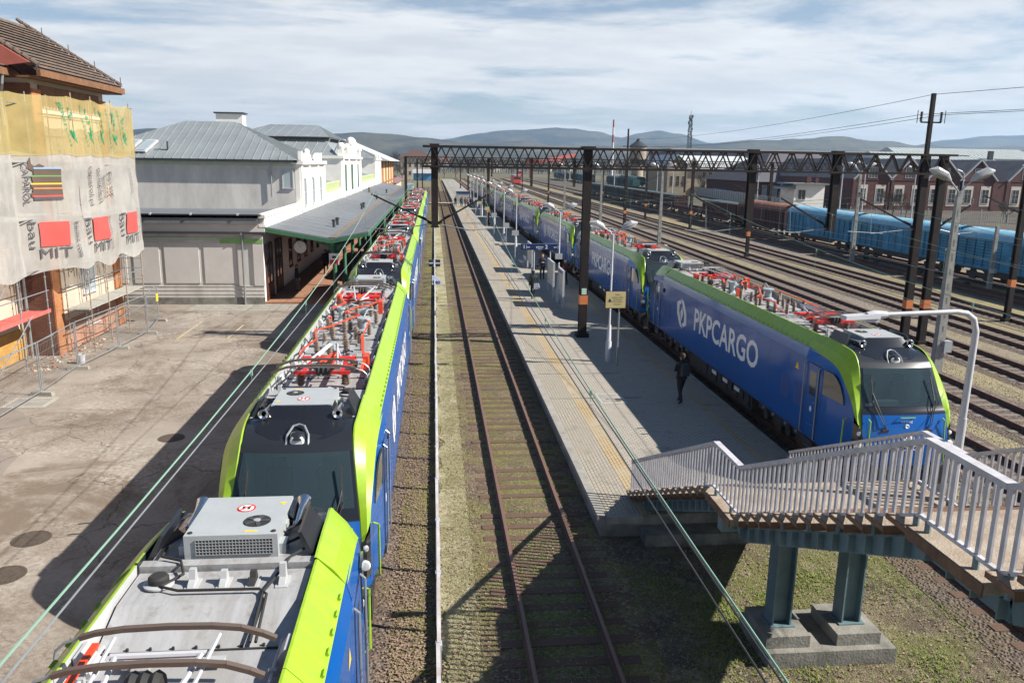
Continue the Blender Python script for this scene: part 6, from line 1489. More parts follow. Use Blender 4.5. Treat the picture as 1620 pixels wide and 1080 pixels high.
def wagons():
    ax = lambda y: 43.5+.018*y
    def put(o, y): o.location = (ax(y), y, 0); o.rotation_euler = (0, 0, -.018); return o
    spec = [(46.6, 'blue covered wagon with white graffiti at the right edge of the view', 'covered', 'wblue', 'wbluer'), (63.6, 'blue covered wagon in the middle of the three blue ones', 'covered', 'wblue', 'wbluer'),
            (80.6, 'blue covered wagon coupled to the orange roofed brown wagon', 'covered', 'wblue', 'wbluer'), (97.8, 'brown covered wagon with a faded orange roof', 'covered', 'wred', 'wor'),
            (114.6, 'brown open wagon coupled behind the orange roofed one', 'open', 'wred', None), (131.4, 'low brown flat wagon between two open wagons', 'flat', 'wred', None), (148, 'rusty red open wagon beyond the low flat wagon', 'open', 'wred', None),
            (164.6, 'brown open wagon coupled behind the rusty red one', 'open', 'wred', None), (181.2, 'dark grey open wagon nearest of the grey rake', 'open', 'wdark', None), (197.8, 'dark grey open wagon second of the grey rake', 'open', 'wdark', None), (214.4, 'dark grey open wagon third of the grey rake', 'open', 'wdark', None), (231, 'dark grey open wagon last of the grey rake', 'open', 'wdark', None)]
    for y, l, k, b, r in spec:
        o = put(wagon(l, k, b, r), y)
        if y < 50:
            g = MB(); rnd = random.Random(3)
            for cy, w in ((2.6, .8), (4.6, .75), (6.0, .5)):
                ring = [(cy+w*math.cos(a)*rnd.uniform(.8, 1), 2.0+.62*math.sin(a)*rnd.uniform(.8, 1)) for a in [i*.35 for i in range(18)]]
                for p, q in zip(ring, ring[1:]+ring[:1]): g.bar((-1.475, p[0], p[1]), (-1.475, q[0], q[1]), .02, .1, up=(1, 0, 0))
            for k2 in range(7): yy = 7.2+k2*.3; g.bar((-1.475, yy, 1.7+rnd.random()*.3), (-1.475, yy+.2, 2.2+rnd.random()*.3), .02, .06, up=(1, 0, 0))
            g.build('graffiti', M['paint'], o)
    # far rakes seen over the yard
    rnd = random.Random(8); k = 0
    for (x, y, n, cols) in ((58, 300, 4, ['teal', 'wdark', 'teal', 'wdark']), (66, 330, 4, ['teal', 'teal', 'wdark', 'ltgrey']), (52, 380, 5, ['wdark', 'wblue', 'teal', 'wdark', 'teal']), (46, 440, 4, ['navy', 'wdark', 'navy', 'teal'])):
        for j in range(n):
            o = wagon('small far %s wagon, %s in the distant sidings' % ({'teal': 'teal', 'wdark': 'dark grey', 'ltgrey': 'pale grey', 'wblue': 'blue', 'navy': 'navy'}[cols[j]], ordn(k)), 'covered', cols[j], cols[j], grp='far wagons in the distant sidings'); k += 1
            o.location = (x+.06*(y+j*16.6), y+j*16.6, 0); o.rotation_euler = (0, 0, -.06)
    for n, (x, y) in enumerate(((34, 330), (60, 560))):
        t = thing('shunting_engine', 'small red fronted engine %s' % ('behind the end of the yard tracks' if n == 0 else 'far off between the distant wagons'), 'locomotive', (x, y, 0), 'red engines in the distance')
        b = MB(); b.bx(-1.45, 1.45, 0, 14, 1.0, 3.9, 0); b.bx(-1.4, 1.4, -.05, .02, 2.5, 3.4, 1); b.bx(-1.3, 1.3, 0, 14, 3.9, 4.2, 2); b.build('body', [mat('engine_red', (.6, .05, .04), .5), M['dkglass'], M['ac']], t); b = MB(); wheel_bogie(b, 3); wheel_bogie(b, 11); b.build('bogie', M['matblack'], t)
wagons()

# ---------------------------------------------------------------- works and sheds beyond the yard
def windows_y(t, x0, x1, n, y, z, w, h, fr='white', gl='dkglass', bars=(2, 3), arch=0):
    for k in range(n): win(t, x0+(x1-x0)*(k+.5)/n, y, z, w, h, 'y', fr, gl, bars)
def works():
    t = thing('brick_workshop', 'long red brick workshop with a row of white trimmed gables', 'workshop', (0, 0, 0))
    Y = 172; gx = [97, 105.6, 114, 122, 133.5, 145, 156]
    w = MB(); w.bx(92, 162, Y, Y+45, -.3, 6.6); 
    for k, g in enumerate(gx): 
        hw = 4.2; w.prism([(g-hw, 6.6), (g+hw, 6.6), (g, 10.9)], 'y', Y-.02, Y+.5)
    w.build('wall', M['brick'], t)
    tr = MB()
    for g in gx:
        for s in (-1, 1): tr.bar((g+s*4.5, Y-.25, 6.45), (g, Y-.25, 11.1), .5, .28)
        for x in (g-4.1, g+4.1): tr.bx(x-.4, x+.4, Y-.12, Y, 0, 6.6, 1)
    tr.bx(92, 162, Y-.1, Y, 6.3, 6.6, 1); tr.build('trim', [M['ltgrey'], M['brick']], t)
    st = MB()
    for g in gx:
        for dx in (-2.1, 2.1): st.bx(g+dx-1.2, g+dx+1.2, Y-.05, Y, .8, 5.3)
    st.build('window_surround', mat('surround_pale', (.5, .44, .38), .9), t)
    for g in gx:
        for dx in (-2.1, 2.1): win(t, g+dx, Y-.05, 1.5, 1.5, 3.0, 'y', 'white', 'dkglass', (2, 3))
        win(t, g, Y-.02, 6.9, 2.0, 2.2, 'y', 'white', 'dkglass', (3, 2))
    r = MB()
    for g in gx:
        for s in (-1, 1): r.hexa([(g+s*4.4, Y-.3, 6.4), (g, Y-.3, 11.0), (g, Y+45, 11.0), (g+s*4.4, Y+45, 6.4), (g+s*4.4, Y-.3, 6.55), (g, Y-.3, 11.15), (g, Y+45, 11.15), (g+s*4.4, Y+45, 6.55)])
    r.build('roof', mat('works_roof', (.25, .235, .23), .9, var=.3, vscale=.4), t, sharp=15)
    for x0, x1, y, z0, z1 in ((108, 118.5, 188, 10.5, 13.0), (119, 142, 190, 10.2, 12.6), (128, 170, 214, 12, 14.8)):
        s = MB(); s.hexa([(x0, y, z0), (x1, y, z0), (x1, y+18, z0), (x0, y+18, z0), (x0+1, y+8.5, z1), (x1-1, y+8.5, z1), (x1-1, y+9.5, z1), (x0+1, y+9.5, z1)])
        x = x0+.8
        while x < x1-.5: s.bar((x, y-.02, z0+.04), (min(max(x, x0+1), x1-1), y+8.5, z1+.04), .12, .08, 1); x += 1.1
        s.build('glazed_ridge', [mat('roof_glazing', (.42, .47, .45), .3, var=.2, vscale=.4), M['whiter']], t, sharp=10)
    v = MB(); v.bx(139.8, 140.8, 194, 195, 11, 13.6); v.build('vent', M['gutter'], t)
    t = thing('slate_shed', 'large shed with a broad dark slate roof left of the brick gables', 'shed', (0, 0, 0))
    w = MB(); w.bx(86, 112, 208, 250, -.3, 5.2); w.build('wall', M['brick'], t); windows_y(t, 86, 112, 9, 208, 1.2, 1.2, 2.8, 'whiter', 'pane', (2, 2))
    r = MB(); r.hexa([(84.5, 206.5, 5.0), (113.5, 206.5, 5.0), (113.5, 251, 5.0), (84.5, 251, 5.0), (97, 228, 13.4), (110, 228, 13.4), (110, 231, 13.4), (97, 231, 13.4)]); r.build('roof', mat('slate_roof', (.09, .085, .1), .8, var=.2, vscale=.3), t, sharp=10)
    t = thing('grey_hall', 'huge flat slate grey hall with a white roof edge behind the works', 'hall', (0, 0, 0))
    w = MB(); w.bx(89, 190, 300, 332, -.3, 14.0); w.build('wall', M['hallg'], t)
    e = MB(); e.bx(88.6, 190.4, 299.6, 332.4, 14.0, 15.2); e.build('roof_edge', M['ltgrey'], t)
    d = MB()
    for k in range(16): d.bx(92+k*6, 92.4+k*6, 299.9, 300, 0, 14.0)
    d.build('panel_joint', M['gutter'], t)
    for x in (112, 114.5, 120.5): b = MB(); b.cyl((x, 299, 0), (x, 299, 9.5), .18, n=8); b.build('flue', M['gutter'], t)
    t = thing('cream_workshop', 'cream stone workshop with white sheet roofs', 'workshop', (0, 0, 0))
    w = MB(); w.bx(82, 108, 262, 290, -.3, 8.0); w.bx(75.5, 82, 258, 285, -.3, 8.6); w.prism([(75.5, 8.6), (82, 8.6), (78.7, 12)], 'y', 258, 258.4); w.prism([(82.6, 8.0), (88, 8.0), (85.3, 11.8)], 'y', 261.4, 262); w.build('wall', M['stone'], t)
    windows_y(t, 88, 107.5, 9, 262, 1.6, 1.0, 2.3, 'stone', 'dkglass', (2, 2)); windows_y(t, 88, 107.5, 9, 262, 5.2, .9, 1.6, 'stone', 'dkglass', (2, 1)); windows_y(t, 76, 82, 3, 258, 2.5, .9, 3, 'stone', 'dkglass', (2, 2))
    r = MB(); r.hexa([(81.5, 261, 8.0), (109, 261, 8.0), (109, 291, 8.0), (81.5, 291, 8.0), (84, 274, 12.3), (107, 274, 12.3), (107, 277, 12.3), (84, 277, 12.3)]); r.hexa([(75, 257.5, 8.7), (78.7, 257.5, 12.2), (78.7, 285, 12.2), (75, 285, 8.7), (75, 257.5, 8.9), (78.7, 257.5, 12.4), (78.7, 285, 12.4), (75, 285, 8.9)]); r.hexa([(82.5, 257.5, 8.7), (78.7, 257.5, 12.2), (78.7, 285, 12.2), (82.5, 285, 8.7), (82.5, 257.5, 8.9), (78.7, 257.5, 12.4), (78.7, 285, 12.4), (82.5, 285, 8.9)])
    r.build('roof', M['whiter'], t, sharp=10)
    t = thing('signal_box', 'small white plastered signal box behind the brown wagons', 'signal box', (0, 0, 0))
    w = MB(); w.bx(54.8, 59.6, 119, 124, -.3, 6.2); w.build('wall', M['plasterw'], t); r = MB(); r.bx(54.3, 60, 118.4, 124.5, 6.2, 6.42); r.hexa([(53.2, 118.6, 5.5), (54.8, 118.6, 5.5), (54.8, 123, 5.5), (53.2, 123, 5.5), (53.2, 118.6, 5.6), (54.8, 118.6, 6.2), (54.8, 123, 6.2), (53.2, 123, 5.6)]); r.build('roof', M['zincd'], t)
    win(t, 56.0, 119, 4.0, 1.1, 1.4, 'y', 'white', 'dkglass', (2, 1)); win(t, 58.4, 119, 1.2, .9, 1.0, 'y', 'white', 'dkglass', (2, 1))
    c = MB(); c.bx(57.6, 58.3, 121, 121.7, 6.3, 7.4); c.bx(59, 59.5, 121, 121.5, 6.3, 7.2); c.build('chimney', M['brick'], t)
    t = thing('blue_container', 'blue container standing before the cream workshop', 'container', (0, 0, 0)); b = MB(); b.bx(82.5, 87.5, 232, 235, -.2, 2.5); [b.bx(82.6+k*.5, 82.75+k*.5, 231.95, 232, 0, 2.4, 0) for k in range(10)]; b.build('body', mat('container_blue', (.03, .16, .45), .6), t)
    t = thing('teal_hut', 'pale teal hut beside the works', 'hut', (0, 0, 0)); b = MB(); b.bx(84, 92, 184, 188, -.2, 3.0); b.bx(83.6, 92.4, 183.6, 188.4, 3.0, 3.3, 1); b.build('wall', [M['teal'], M['ltgrey']], t)
    # walls and fences
    def wall(pts, h, label, m, step=2.5, name='concrete_wall'):
        t = thing(name, label, 'wall', (0, 0, 0)); b = MB(); p = MB()
        for (xa, ya), (xb, yb) in zip(pts, pts[1:]):
            b.bar((xa, ya, h/2-.2), (xb, yb, h/2-.2), .08, h); L = math.hypot(xb-xa, yb-ya); n = int(L/step)
            for k in range(n): u = k/n; p.bx(xa+(xb-xa)*u-.1, xa+(xb-xa)*u+.1, ya+(yb-ya)*u-.1, ya+(yb-ya)*u+.1, -.2, h)
        b.build('panel', m, t); p.build('post', M['concd'], t)
    wall([(120, 480), (86, 268), (76, 186), (72, 150)], 2.5, 'long pale concrete panel wall curving along the yard', M['ltgrey'])
    t = thing('wire_fence', 'tall grey bar fence between the blue wagons and the workshop', 'fence', (0, 0, 0)); b = MB()
    x = 62
    while x < 110: y = 132-.25*(x-62); b.bx(x-.02, x+.02, y-.02, y+.02, -.2, 2.2, 0); x += .33
    for z in (.4, 2.0): b.bar((62, 132, z), (110, 120, z), .06)
    for k in range(13): b.bx(62+k*4-.06, 62+k*4+.06, 132-k-.06, 132-k+.06, -.2, 2.5)
    b.build('bars', M['steel'], t)
    # towers
    t = thing('water_tower', 'round pale water tower with a dark pointed roof', 'tower', (106.5, 420, 0)); b = MB(); b.lathe((0, 0, 0), [(3.3, 0), (3.0, 9), (3.2, 9.2), (4.3, 11.4), (4.3, 18.3)], 24); b.build('drum', M['stone'], t); b = MB(); b.lathe((0, 0, 0), [(4.9, 18.2), (4.9, 18.6), (1.4, 21), (1.2, 21.8), (.1, 22.6)], 24); b.build('roof', M['gutter'], t); b = MB(); b.lathe((0, 0, 0), [(3.7, 9.6), (4.36, 11.3), (4.36, 12.1), (4.3, 12.2)], 24); b.build('band', M['gutter'], t)
    t = thing('radio_mast', 'dark lattice radio mast with many aerials', 'mast', (191, 600, 0)); b = MB()
    for x, y in ((-1, -1), (1, -1), (1, 1), (-1, 1)): b.bar((x*1.8, y*1.8, 0), (x*.7, y*.7, 46), .3)
    for k in range(23):
        w = 1.8-1.1*k/23; w2 = 1.8-1.1*(k+1)/23
        for s in (-1, 1): b.bar((s*w, -w, k*2), (-s*w2, -w2, k*2+2), .18); b.bar((-w, s*w, k*2), (w, s*w, k*2), .16)
    b.build('lattice', M['mast'], t)
    for k in range(14):
        a = k*2.4; z = 29+k*1.15; b = MB(); b.bx(-.3+1.5*math.cos(a), .3+1.5*math.cos(a), 1.5*math.sin(a)-.3, 1.5*math.sin(a)+.3, z, z+2.2); b.build('aerial', M['mast'] if k % 2 else M['wdark'], t)
    b = MB(); b.cyl((0, 0, 46), (0, 0, 49), .12); b.build('spike', M['mast'], t)
    t = thing('striped_chimney', 'thin tall chimney with red and white bands', 'chimney', (110.6, 500, 0))
    for k in range(8): b = MB(); b.lathe((0, 0, 0), [(.9-.05*k, k*4.5), (.9-.05*(k+1), k*4.5+4.5)], 12); b.build('band', M['whiter'] if k % 2 == 0 or k < 5 else mat('faded_red', (.3, .09, .08), .8), t)
    t = thing('rail_crane', 'long red crane jib lying over the distant sidings', 'crane', (70, 520, 0)); b = MB(); b.bar((-8, 0, 9), (24, 20, 15), 1.2, 2.2); b.bar((-8, 0, 0), (-8, 0, 9), 1.6); b.bar((24, 20, 0), (24, 20, 14), 1.2); b.bx(-11, -5, -2, 2, 8, 12); b.build('jib', mat('crane_red', (.28, .05, .04), .7), t)
works()
flat('works_yard', 52, 240, 98, 480, -.22, mat('dark_earth', (.045, .036, .028), .95, var=.6, vscale=.15, col2=(.10, .085, .055), bump=.3, bscale=3))
flat('town_ground', -2500, 4000, 700, 2300, -.2, mat('town_earth', (.045, .042, .026), .95, var=.6, vscale=.01, col2=(.10, .095, .05)))
flat('far_fields', -400, 900, 480, 700, -.21, mat('field_grass', (.075, .07, .03), .95, var=.5, vscale=.03, col2=(.13, .11, .06)))

# ---------------------------------------------------------------- left distance
def left_far():
    t = thing('goods_house', 'long yellow brick goods house beyond the station', 'building', (0, 0, 0))
    w = MB(); w.bx(-34, -10.4, 165.5, 212, -.3, 8.8); 
    for k in range(5): w.bx(-10.4, -10.2, 167+k*10.6, 168.2+k*10.6, 0, 8.8, 1)
    w.bx(-10.4, -10.25, 165.5, 212, 4.3, 4.6, 1); w.build('wall', [mat('yellow_brick', (.56, .42, .25), .9, var=.2, vscale=1), M['oranged']], t)
    r = MB(); r.hexa([(-35, 164, 8.8), (-8.6, 164, 8.8), (-8.6, 213.5, 8.8), (-35, 213.5, 8.8), (-24, 164, 13.4), (-20, 164, 13.4), (-20, 213.5, 13.4), (-24, 213.5, 13.4)]); r.build('roof', M['whiter'], t, sharp=10)
    for k in range(8): win(t, -10.4, 170+k*5.3, 1.6, 1.5, 2.0, 'x', 'door', 'dkglass', (2, 2))
    t = thing('low_store', 'low store with a purplish brown tiled roof', 'building', (0, 0, 0)); w = MB(); w.bx(-22, -10.6, 216, 268, -.3, 3.3); w.build('wall', M['plasterc'], t); r = MB(); r.hexa([(-23, 215, 3.1), (-9.8, 215, 3.1), (-9.8, 269, 3.1), (-23, 269, 3.1), (-18, 215, 6.6), (-17.6, 215, 6.6), (-17.6, 269, 6.6), (-18, 269, 6.6)]); r.build('roof', mat('plum_tiles', (.2, .11, .115), .9, var=.3, vscale=.7), t, sharp=10)
    for k in range(5): b = MB(); b.hexa([(-13.5, 220+k*9, 5.0), (-11.5, 220+k*9, 4.05), (-11.5, 224+k*9, 4.05), (-13.5, 224+k*9, 5.0), (-13.5, 220+k*9, 5.2), (-11.5, 220+k*9, 4.2), (-11.5, 224+k*9, 4.2), (-13.5, 224+k*9, 5.2)]); b.build('roof_light', M['gutter'], t)
    t = thing('end_house', 'yellowish house with a dark hipped roof at the end of the tracks', 'house', (0, 0, 0)); w = MB(); w.bx(-17, -1.5, 425, 440, -.3, 11); w.build('wall', M['plasterc'], t); r = MB(); hip_roof(r, -18, -.5, 424, 441, 11, -12, -6.5, 432.5, 15.2); r.build('roof', mat('dark_brown_roof', (.08, .045, .04), .9), t); windows_y(t, -16.5, -2, 5, 425, 6.2, 1.2, 1.8, 'white', 'dkglass', (2, 2)); windows_y(t, -16.5, -2, 5, 425, 2.2, 1.2, 1.8, 'white', 'dkglass', (2, 2))
    t = thing('blue_shed', 'low pale shed with a blue lean to in front of the end house', 'shed', (0, 0, 0)); b = MB(); b.bx(-10, -1, 405, 411, -.2, 3.4, 0); b.hexa([(-10.5, 404, 3.2), (-.5, 404, 3.2), (-.5, 412, 3.2), (-10.5, 412, 3.2), (-10.5, 404, 3.4), (-.5, 404, 3.4), (-.5, 412, 5.2), (-10.5, 412, 5.2)], 1); b.build('wall', [mat('shed_blue', (.06, .22, .42), .7), M['ltgrey']], t)
    t = thing('parked_van', 'pale blue van parked beside the far tracks', 'van', (-7.2, 250, -.05)); b = MB(); b.prism([(0, .35), (4.9, .35), (4.9, 2.2), (1.6, 2.25), (.8, 1.35), (0, 1.1)], 'x', -.95, .95, 0); b.prism([(.95, 1.4), (1.65, 2.1), (2.5, 2.1), (2.5, 1.4)], 'x', -.96, .96, 1); b.build('body', [mat('van_blue', (.25, .34, .45), .4), M['dkglass']], t)
    for y in (.9, 4.0): b = MB(); b.lathe((0, y, .33), [(.33, -.98), (.33, .98)], 12, 0, 'x'); b.build('wheel', M['rubber'], t)
left_far()

# ---------------------------------------------------------------- trees, town, hills
def tree_mesh(seed, h, leafy):
    rnd = random.Random(seed); tk = MB(); cr = MB()
    tips = []
    def grow(p, d, L, r, lev):
        q = p+d*L; m = (p+q)/2+Vector((rnd.uniform(-1, 1), rnd.uniform(-1, 1), 0))*L*.06
        tk.tube([p, m, q], [r, r*.8, r*.6], 6 if lev < 2 else 4, 0, False)
        if lev == 3: tips.append(q); return
        for _ in range(4 if lev else 5):
            nd = (d+Vector((rnd.uniform(-1, 1), rnd.uniform(-1, 1), rnd.uniform(-.2, .7)))*.75).normalized(); grow(p.lerp(q, rnd.uniform(.55, 1)), nd, L*rnd.uniform(.55, .75), r*.52, lev+1)
    grow(Vector((0, 0, -.3)), Vector((0, 0, 1)), h*.38, h*.022, 0)
    for q in tips:
        for _ in range(16 if leafy else 12):
            a = Vector((rnd.gauss(0, 1), rnd.gauss(0, 1), rnd.gauss(.15, .8))); c = q+a*h*.05
            if leafy: s = h*.02*rnd.uniform(.6, 1.4); u = a.orthogonal().normalized()*s; v = a.cross(u).normalized()*s; cr.add([c-u, c-v*.6, c+u, c+v*.6], [(0, 1, 2, 3)])
            else: e = c+a.normalized()*h*.055; w = a.orthogonal().normalized()*h*.0016; cr.add([c-w-a*h*.02, c+w-a*h*.02, e], [(0, 1, 2)])
    return tk, cr
def trees():
    var = []
    for k in range(3): tk, cr = tree_mesh(20+k, 9, False); var.append((tk.mesh('trunk', M['bark']), cr.mesh('crown', M['twig'], smooth=False)))
    for k in range(2): tk, cr = tree_mesh(40+k, 5, True); var.append((tk.mesh('trunk', M['bark']), cr.mesh('crown', [M['leafg'], M['darkg']][k], smooth=False)))
    rnd = random.Random(4); n = [0]
    def put(x, y, s, v, lab, grp):
        t = thing('bare_tree' if v < 3 else 'green_shrub', lab, 'tree' if v < 3 else 'shrub', (x, y, -.2), grp, rnd.uniform(0, 6)); t.scale = (s, s, s*rnd.uniform(.9, 1.15)); obj('trunk', var[v][0], t); obj('crown', var[v][1], t)
    for k, (x, y) in enumerate(((-20, 398), (-15, 390), (-22, 330), (-26, 300), (6, 470), (13, 480), (21, 500), (-30, 430))): put(x, y, 1.25, k % 3, 'leafless tree near the end house, %s counted from the left rear' % ordn(k), 'bare trees at the end of the tracks')
    for k in range(26): x = 80+k*3.0; put(x, 152+rnd.uniform(-22, 8)-.2*k, rnd.uniform(.35, .75), k % 3, 'leafless bush before the brick workshop, %s from the left' % ordn(k), 'bare bushes before the brick workshop')
    for k in range(10): x = 60+k*5; put(x+20, 255-k*2+rnd.uniform(-3, 3), rnd.uniform(.5, .9), k % 3, 'leafless tree by the cream workshop, %s from the left' % ordn(k), 'bare trees by the cream workshop')
    for k in range(34):
        y = rnd.uniform(480, 1100); x = y*rnd.uniform(-.06, .45)
        put(x, y, rnd.uniform(1.0, 1.8), rnd.choice((0, 1, 2)), 'leafless tree among the far houses, %s of the scattered ones' % ordn(k), 'scattered trees in the town')
    for k in range(16): y = rnd.uniform(40, 240); put(39.5+.018*y+rnd.uniform(-.5, .5) if k % 2 else 47.6+.018*y, y, .16, 3+k % 2, 'low green weed clump along the wagon track, %s of the row' % ordn(k), 'weed clumps along the wagon track')
trees()
def town():
    rnd = random.Random(9); walls = [M['plasterw'], M['plasterc'], M['stone'], M['ltgrey'], MATS['yellow_brick']]; roofs = [mat('town_red_roof', (.3, .09, .06), .9), mat('town_brown_roof', (.12, .07, .06), .9), M['zincd'], M['whiter']]
    wn = ['white', 'cream', 'stone coloured', 'pale grey', 'yellow']; rn = ['red', 'brown', 'dark grey', 'white']
    for k in range(97):
        y = rnd.uniform(560, 1900); x = y*rnd.uniform(-.28, .62)
        if -25 < x < 160 and y < 760: y += 500; x = y*rnd.uniform(-.2, .5)
        w, d, h = rnd.uniform(9, 26), rnd.uniform(9, 16), rnd.uniform(5, 13); wi, ri = rnd.randrange(5), rnd.randrange(4)
        t = thing('town_house', '%s house with a %s roof in the distant town, %s of many' % (wn[wi], rn[ri], ordn(k)), 'house', (x, y, -1), 'houses of the distant town', rnd.uniform(-.5, .5))
        b = MB(); b.bx(-w/2, w/2, -d/2, d/2, 0, h)
        for i in range(int(w/3)):
            for j in range(int(h/3)): b.bx(-w/2+1+i*3, -w/2+2.1+i*3, -d/2-.05, -d/2, 1+j*3, 2.6+j*3, 1)
        b.build('wall', [walls[wi], M['dkglass']], t, smooth=False)
        b = MB(); hip_roof(b, -w/2-.5, w/2+.5, -d/2-.5, d/2+.5, h, -w/2+2, w/2-2, 0, h+rnd.uniform(1.5, 4)); b.build('roof', roofs[ri], t, smooth=False)
town()
def tree_belts():
    rnd = random.Random(12); b = MB()
    for k in range(2400):
        y = rnd.uniform(520, 2050) if k % 3 else rnd.uniform(500, 900); x = y*rnd.uniform(-.62, .8)
        if y < 700 and -20 < x < 200: continue
        h = rnd.uniform(7, 15); w = h*rnd.uniform(.3, .5); m = 0 if rnd.random() < .72 else 1
        b.bar((x, y, -1), (x, y, h*.6), .5, m=0)
        for q in range(26):
            t = rnd.uniform(.25, 1); r = w*math.sin(min(1, (1.05-t)*1.6)*1.57); a = rnd.uniform(0, 6.28); c = Vector((x+r*math.cos(a)*rnd.random(), y+r*math.sin(a)*rnd.random(), h*t)); s = h*.075*rnd.uniform(.5, 1.4); u = Vector((rnd.gauss(0, 1), rnd.gauss(0, 1), rnd.gauss(0, 1))).normalized(); v = u.orthogonal().normalized()
            b.add([c-u*s, c-v*s*.6, c+u*s, c+v*s*.6], [(0, 1, 2, 3)], m)
    o = b.build('far_woods', [mat('bare_wood', (.035, .027, .021), .95), M['darkg']], smooth=False); o['kind'] = 'stuff'
tree_belts()
def px_point(px, py, D):
    cam = scene.camera; m = cam.matrix_world; v = m.to_3x3() @ Vector(((px-810)/1260, (540-py)/1260, -1)); return m.translation+v*(D/v.y)
def hill_mat():
    n = NT('hill_forest_fields', .95)
    f = n.noise(.0042, .42, .56, detail=8, stretch=(1, .45, 2.2)); b = n.mix(f, (.085, .075, .042), (.010, .017, .014))
    b = n.mix(n.noise(.0016, .56, .66, w=300, stretch=(1, .5, 3)), b, (.095, .08, .06)); b = n.mix(n.noise(.03, .4, .7, detail=4), b, (.016, .02, .018)); n.color(b); return n.m
def hills():
    m = hill_mat()
    def layer(name, D, depth, pts, amp, seed):
        x0, x1 = pts[0][0], pts[-1][0]; n = 300; rows = [[] for _ in range(15)]
        for i in range(n+1):
            px = x0+(x1-x0)*i/n
            for (a, ya), (c, yc) in zip(pts, pts[1:]):
                if a <= px <= c: u = (px-a)/(c-a); u = u*u*(3-2*u); py = ya+(yc-ya)*u; break
            p = px_point(px, py, D)
            for j in range(15):
                u = j/11; dd = D-depth*(1-u); k = math.sin(min(u, 1)*math.pi/2)**1.5 if u <= 1 else 1-(u-1)*1.2
                z = p.z*k*(1 if j >= 11 else 1)+amp*(mnoise.fractal(Vector((p.x*.004, dd*.004, seed)), 1, 2, 6))*(.25+u)*(.5 if j == 11 else 1)
                rows[j].append((p.x*dd/D, dd, z-2))
        b = MB(); b.grid(rows); o = b.build(name, m, sharp=180); struct(o)
    layer('far_hills', 5600, 1500, [(-700, 214), (200, 213), (690, 222), (760, 213), (800, 207), (850, 203), (905, 204), (945, 209), (985, 219), (1010, 211), (1040, 207), (1075, 213), (1125, 226), (1300, 228), (1440, 232), (1500, 221), (1560, 216), (1620, 214), (2400, 222)], 13, 1)
    layer('hills', 3300, 1100, [(-900, 206), (0, 206), (200, 204), (240, 201), (300, 214), (420, 216), (520, 211), (560, 209), (620, 212), (660, 217), (720, 222), (800, 226), (900, 230), (1000, 230), (1100, 228), (1150, 226), (1200, 223), (1260, 221), (1330, 219), (1400, 223), (1450, 229), (1520, 232), (1620, 234), (2500, 236)], 13, 2)
    layer('low_hills', 2150, 700, [(-1200, 238), (200, 238), (600, 239), (700, 241), (800, 239), (900, 239), (1000, 241), (1200, 239), (1400, 238), (1620, 238), (2800, 240)], 8, 3)
hills()

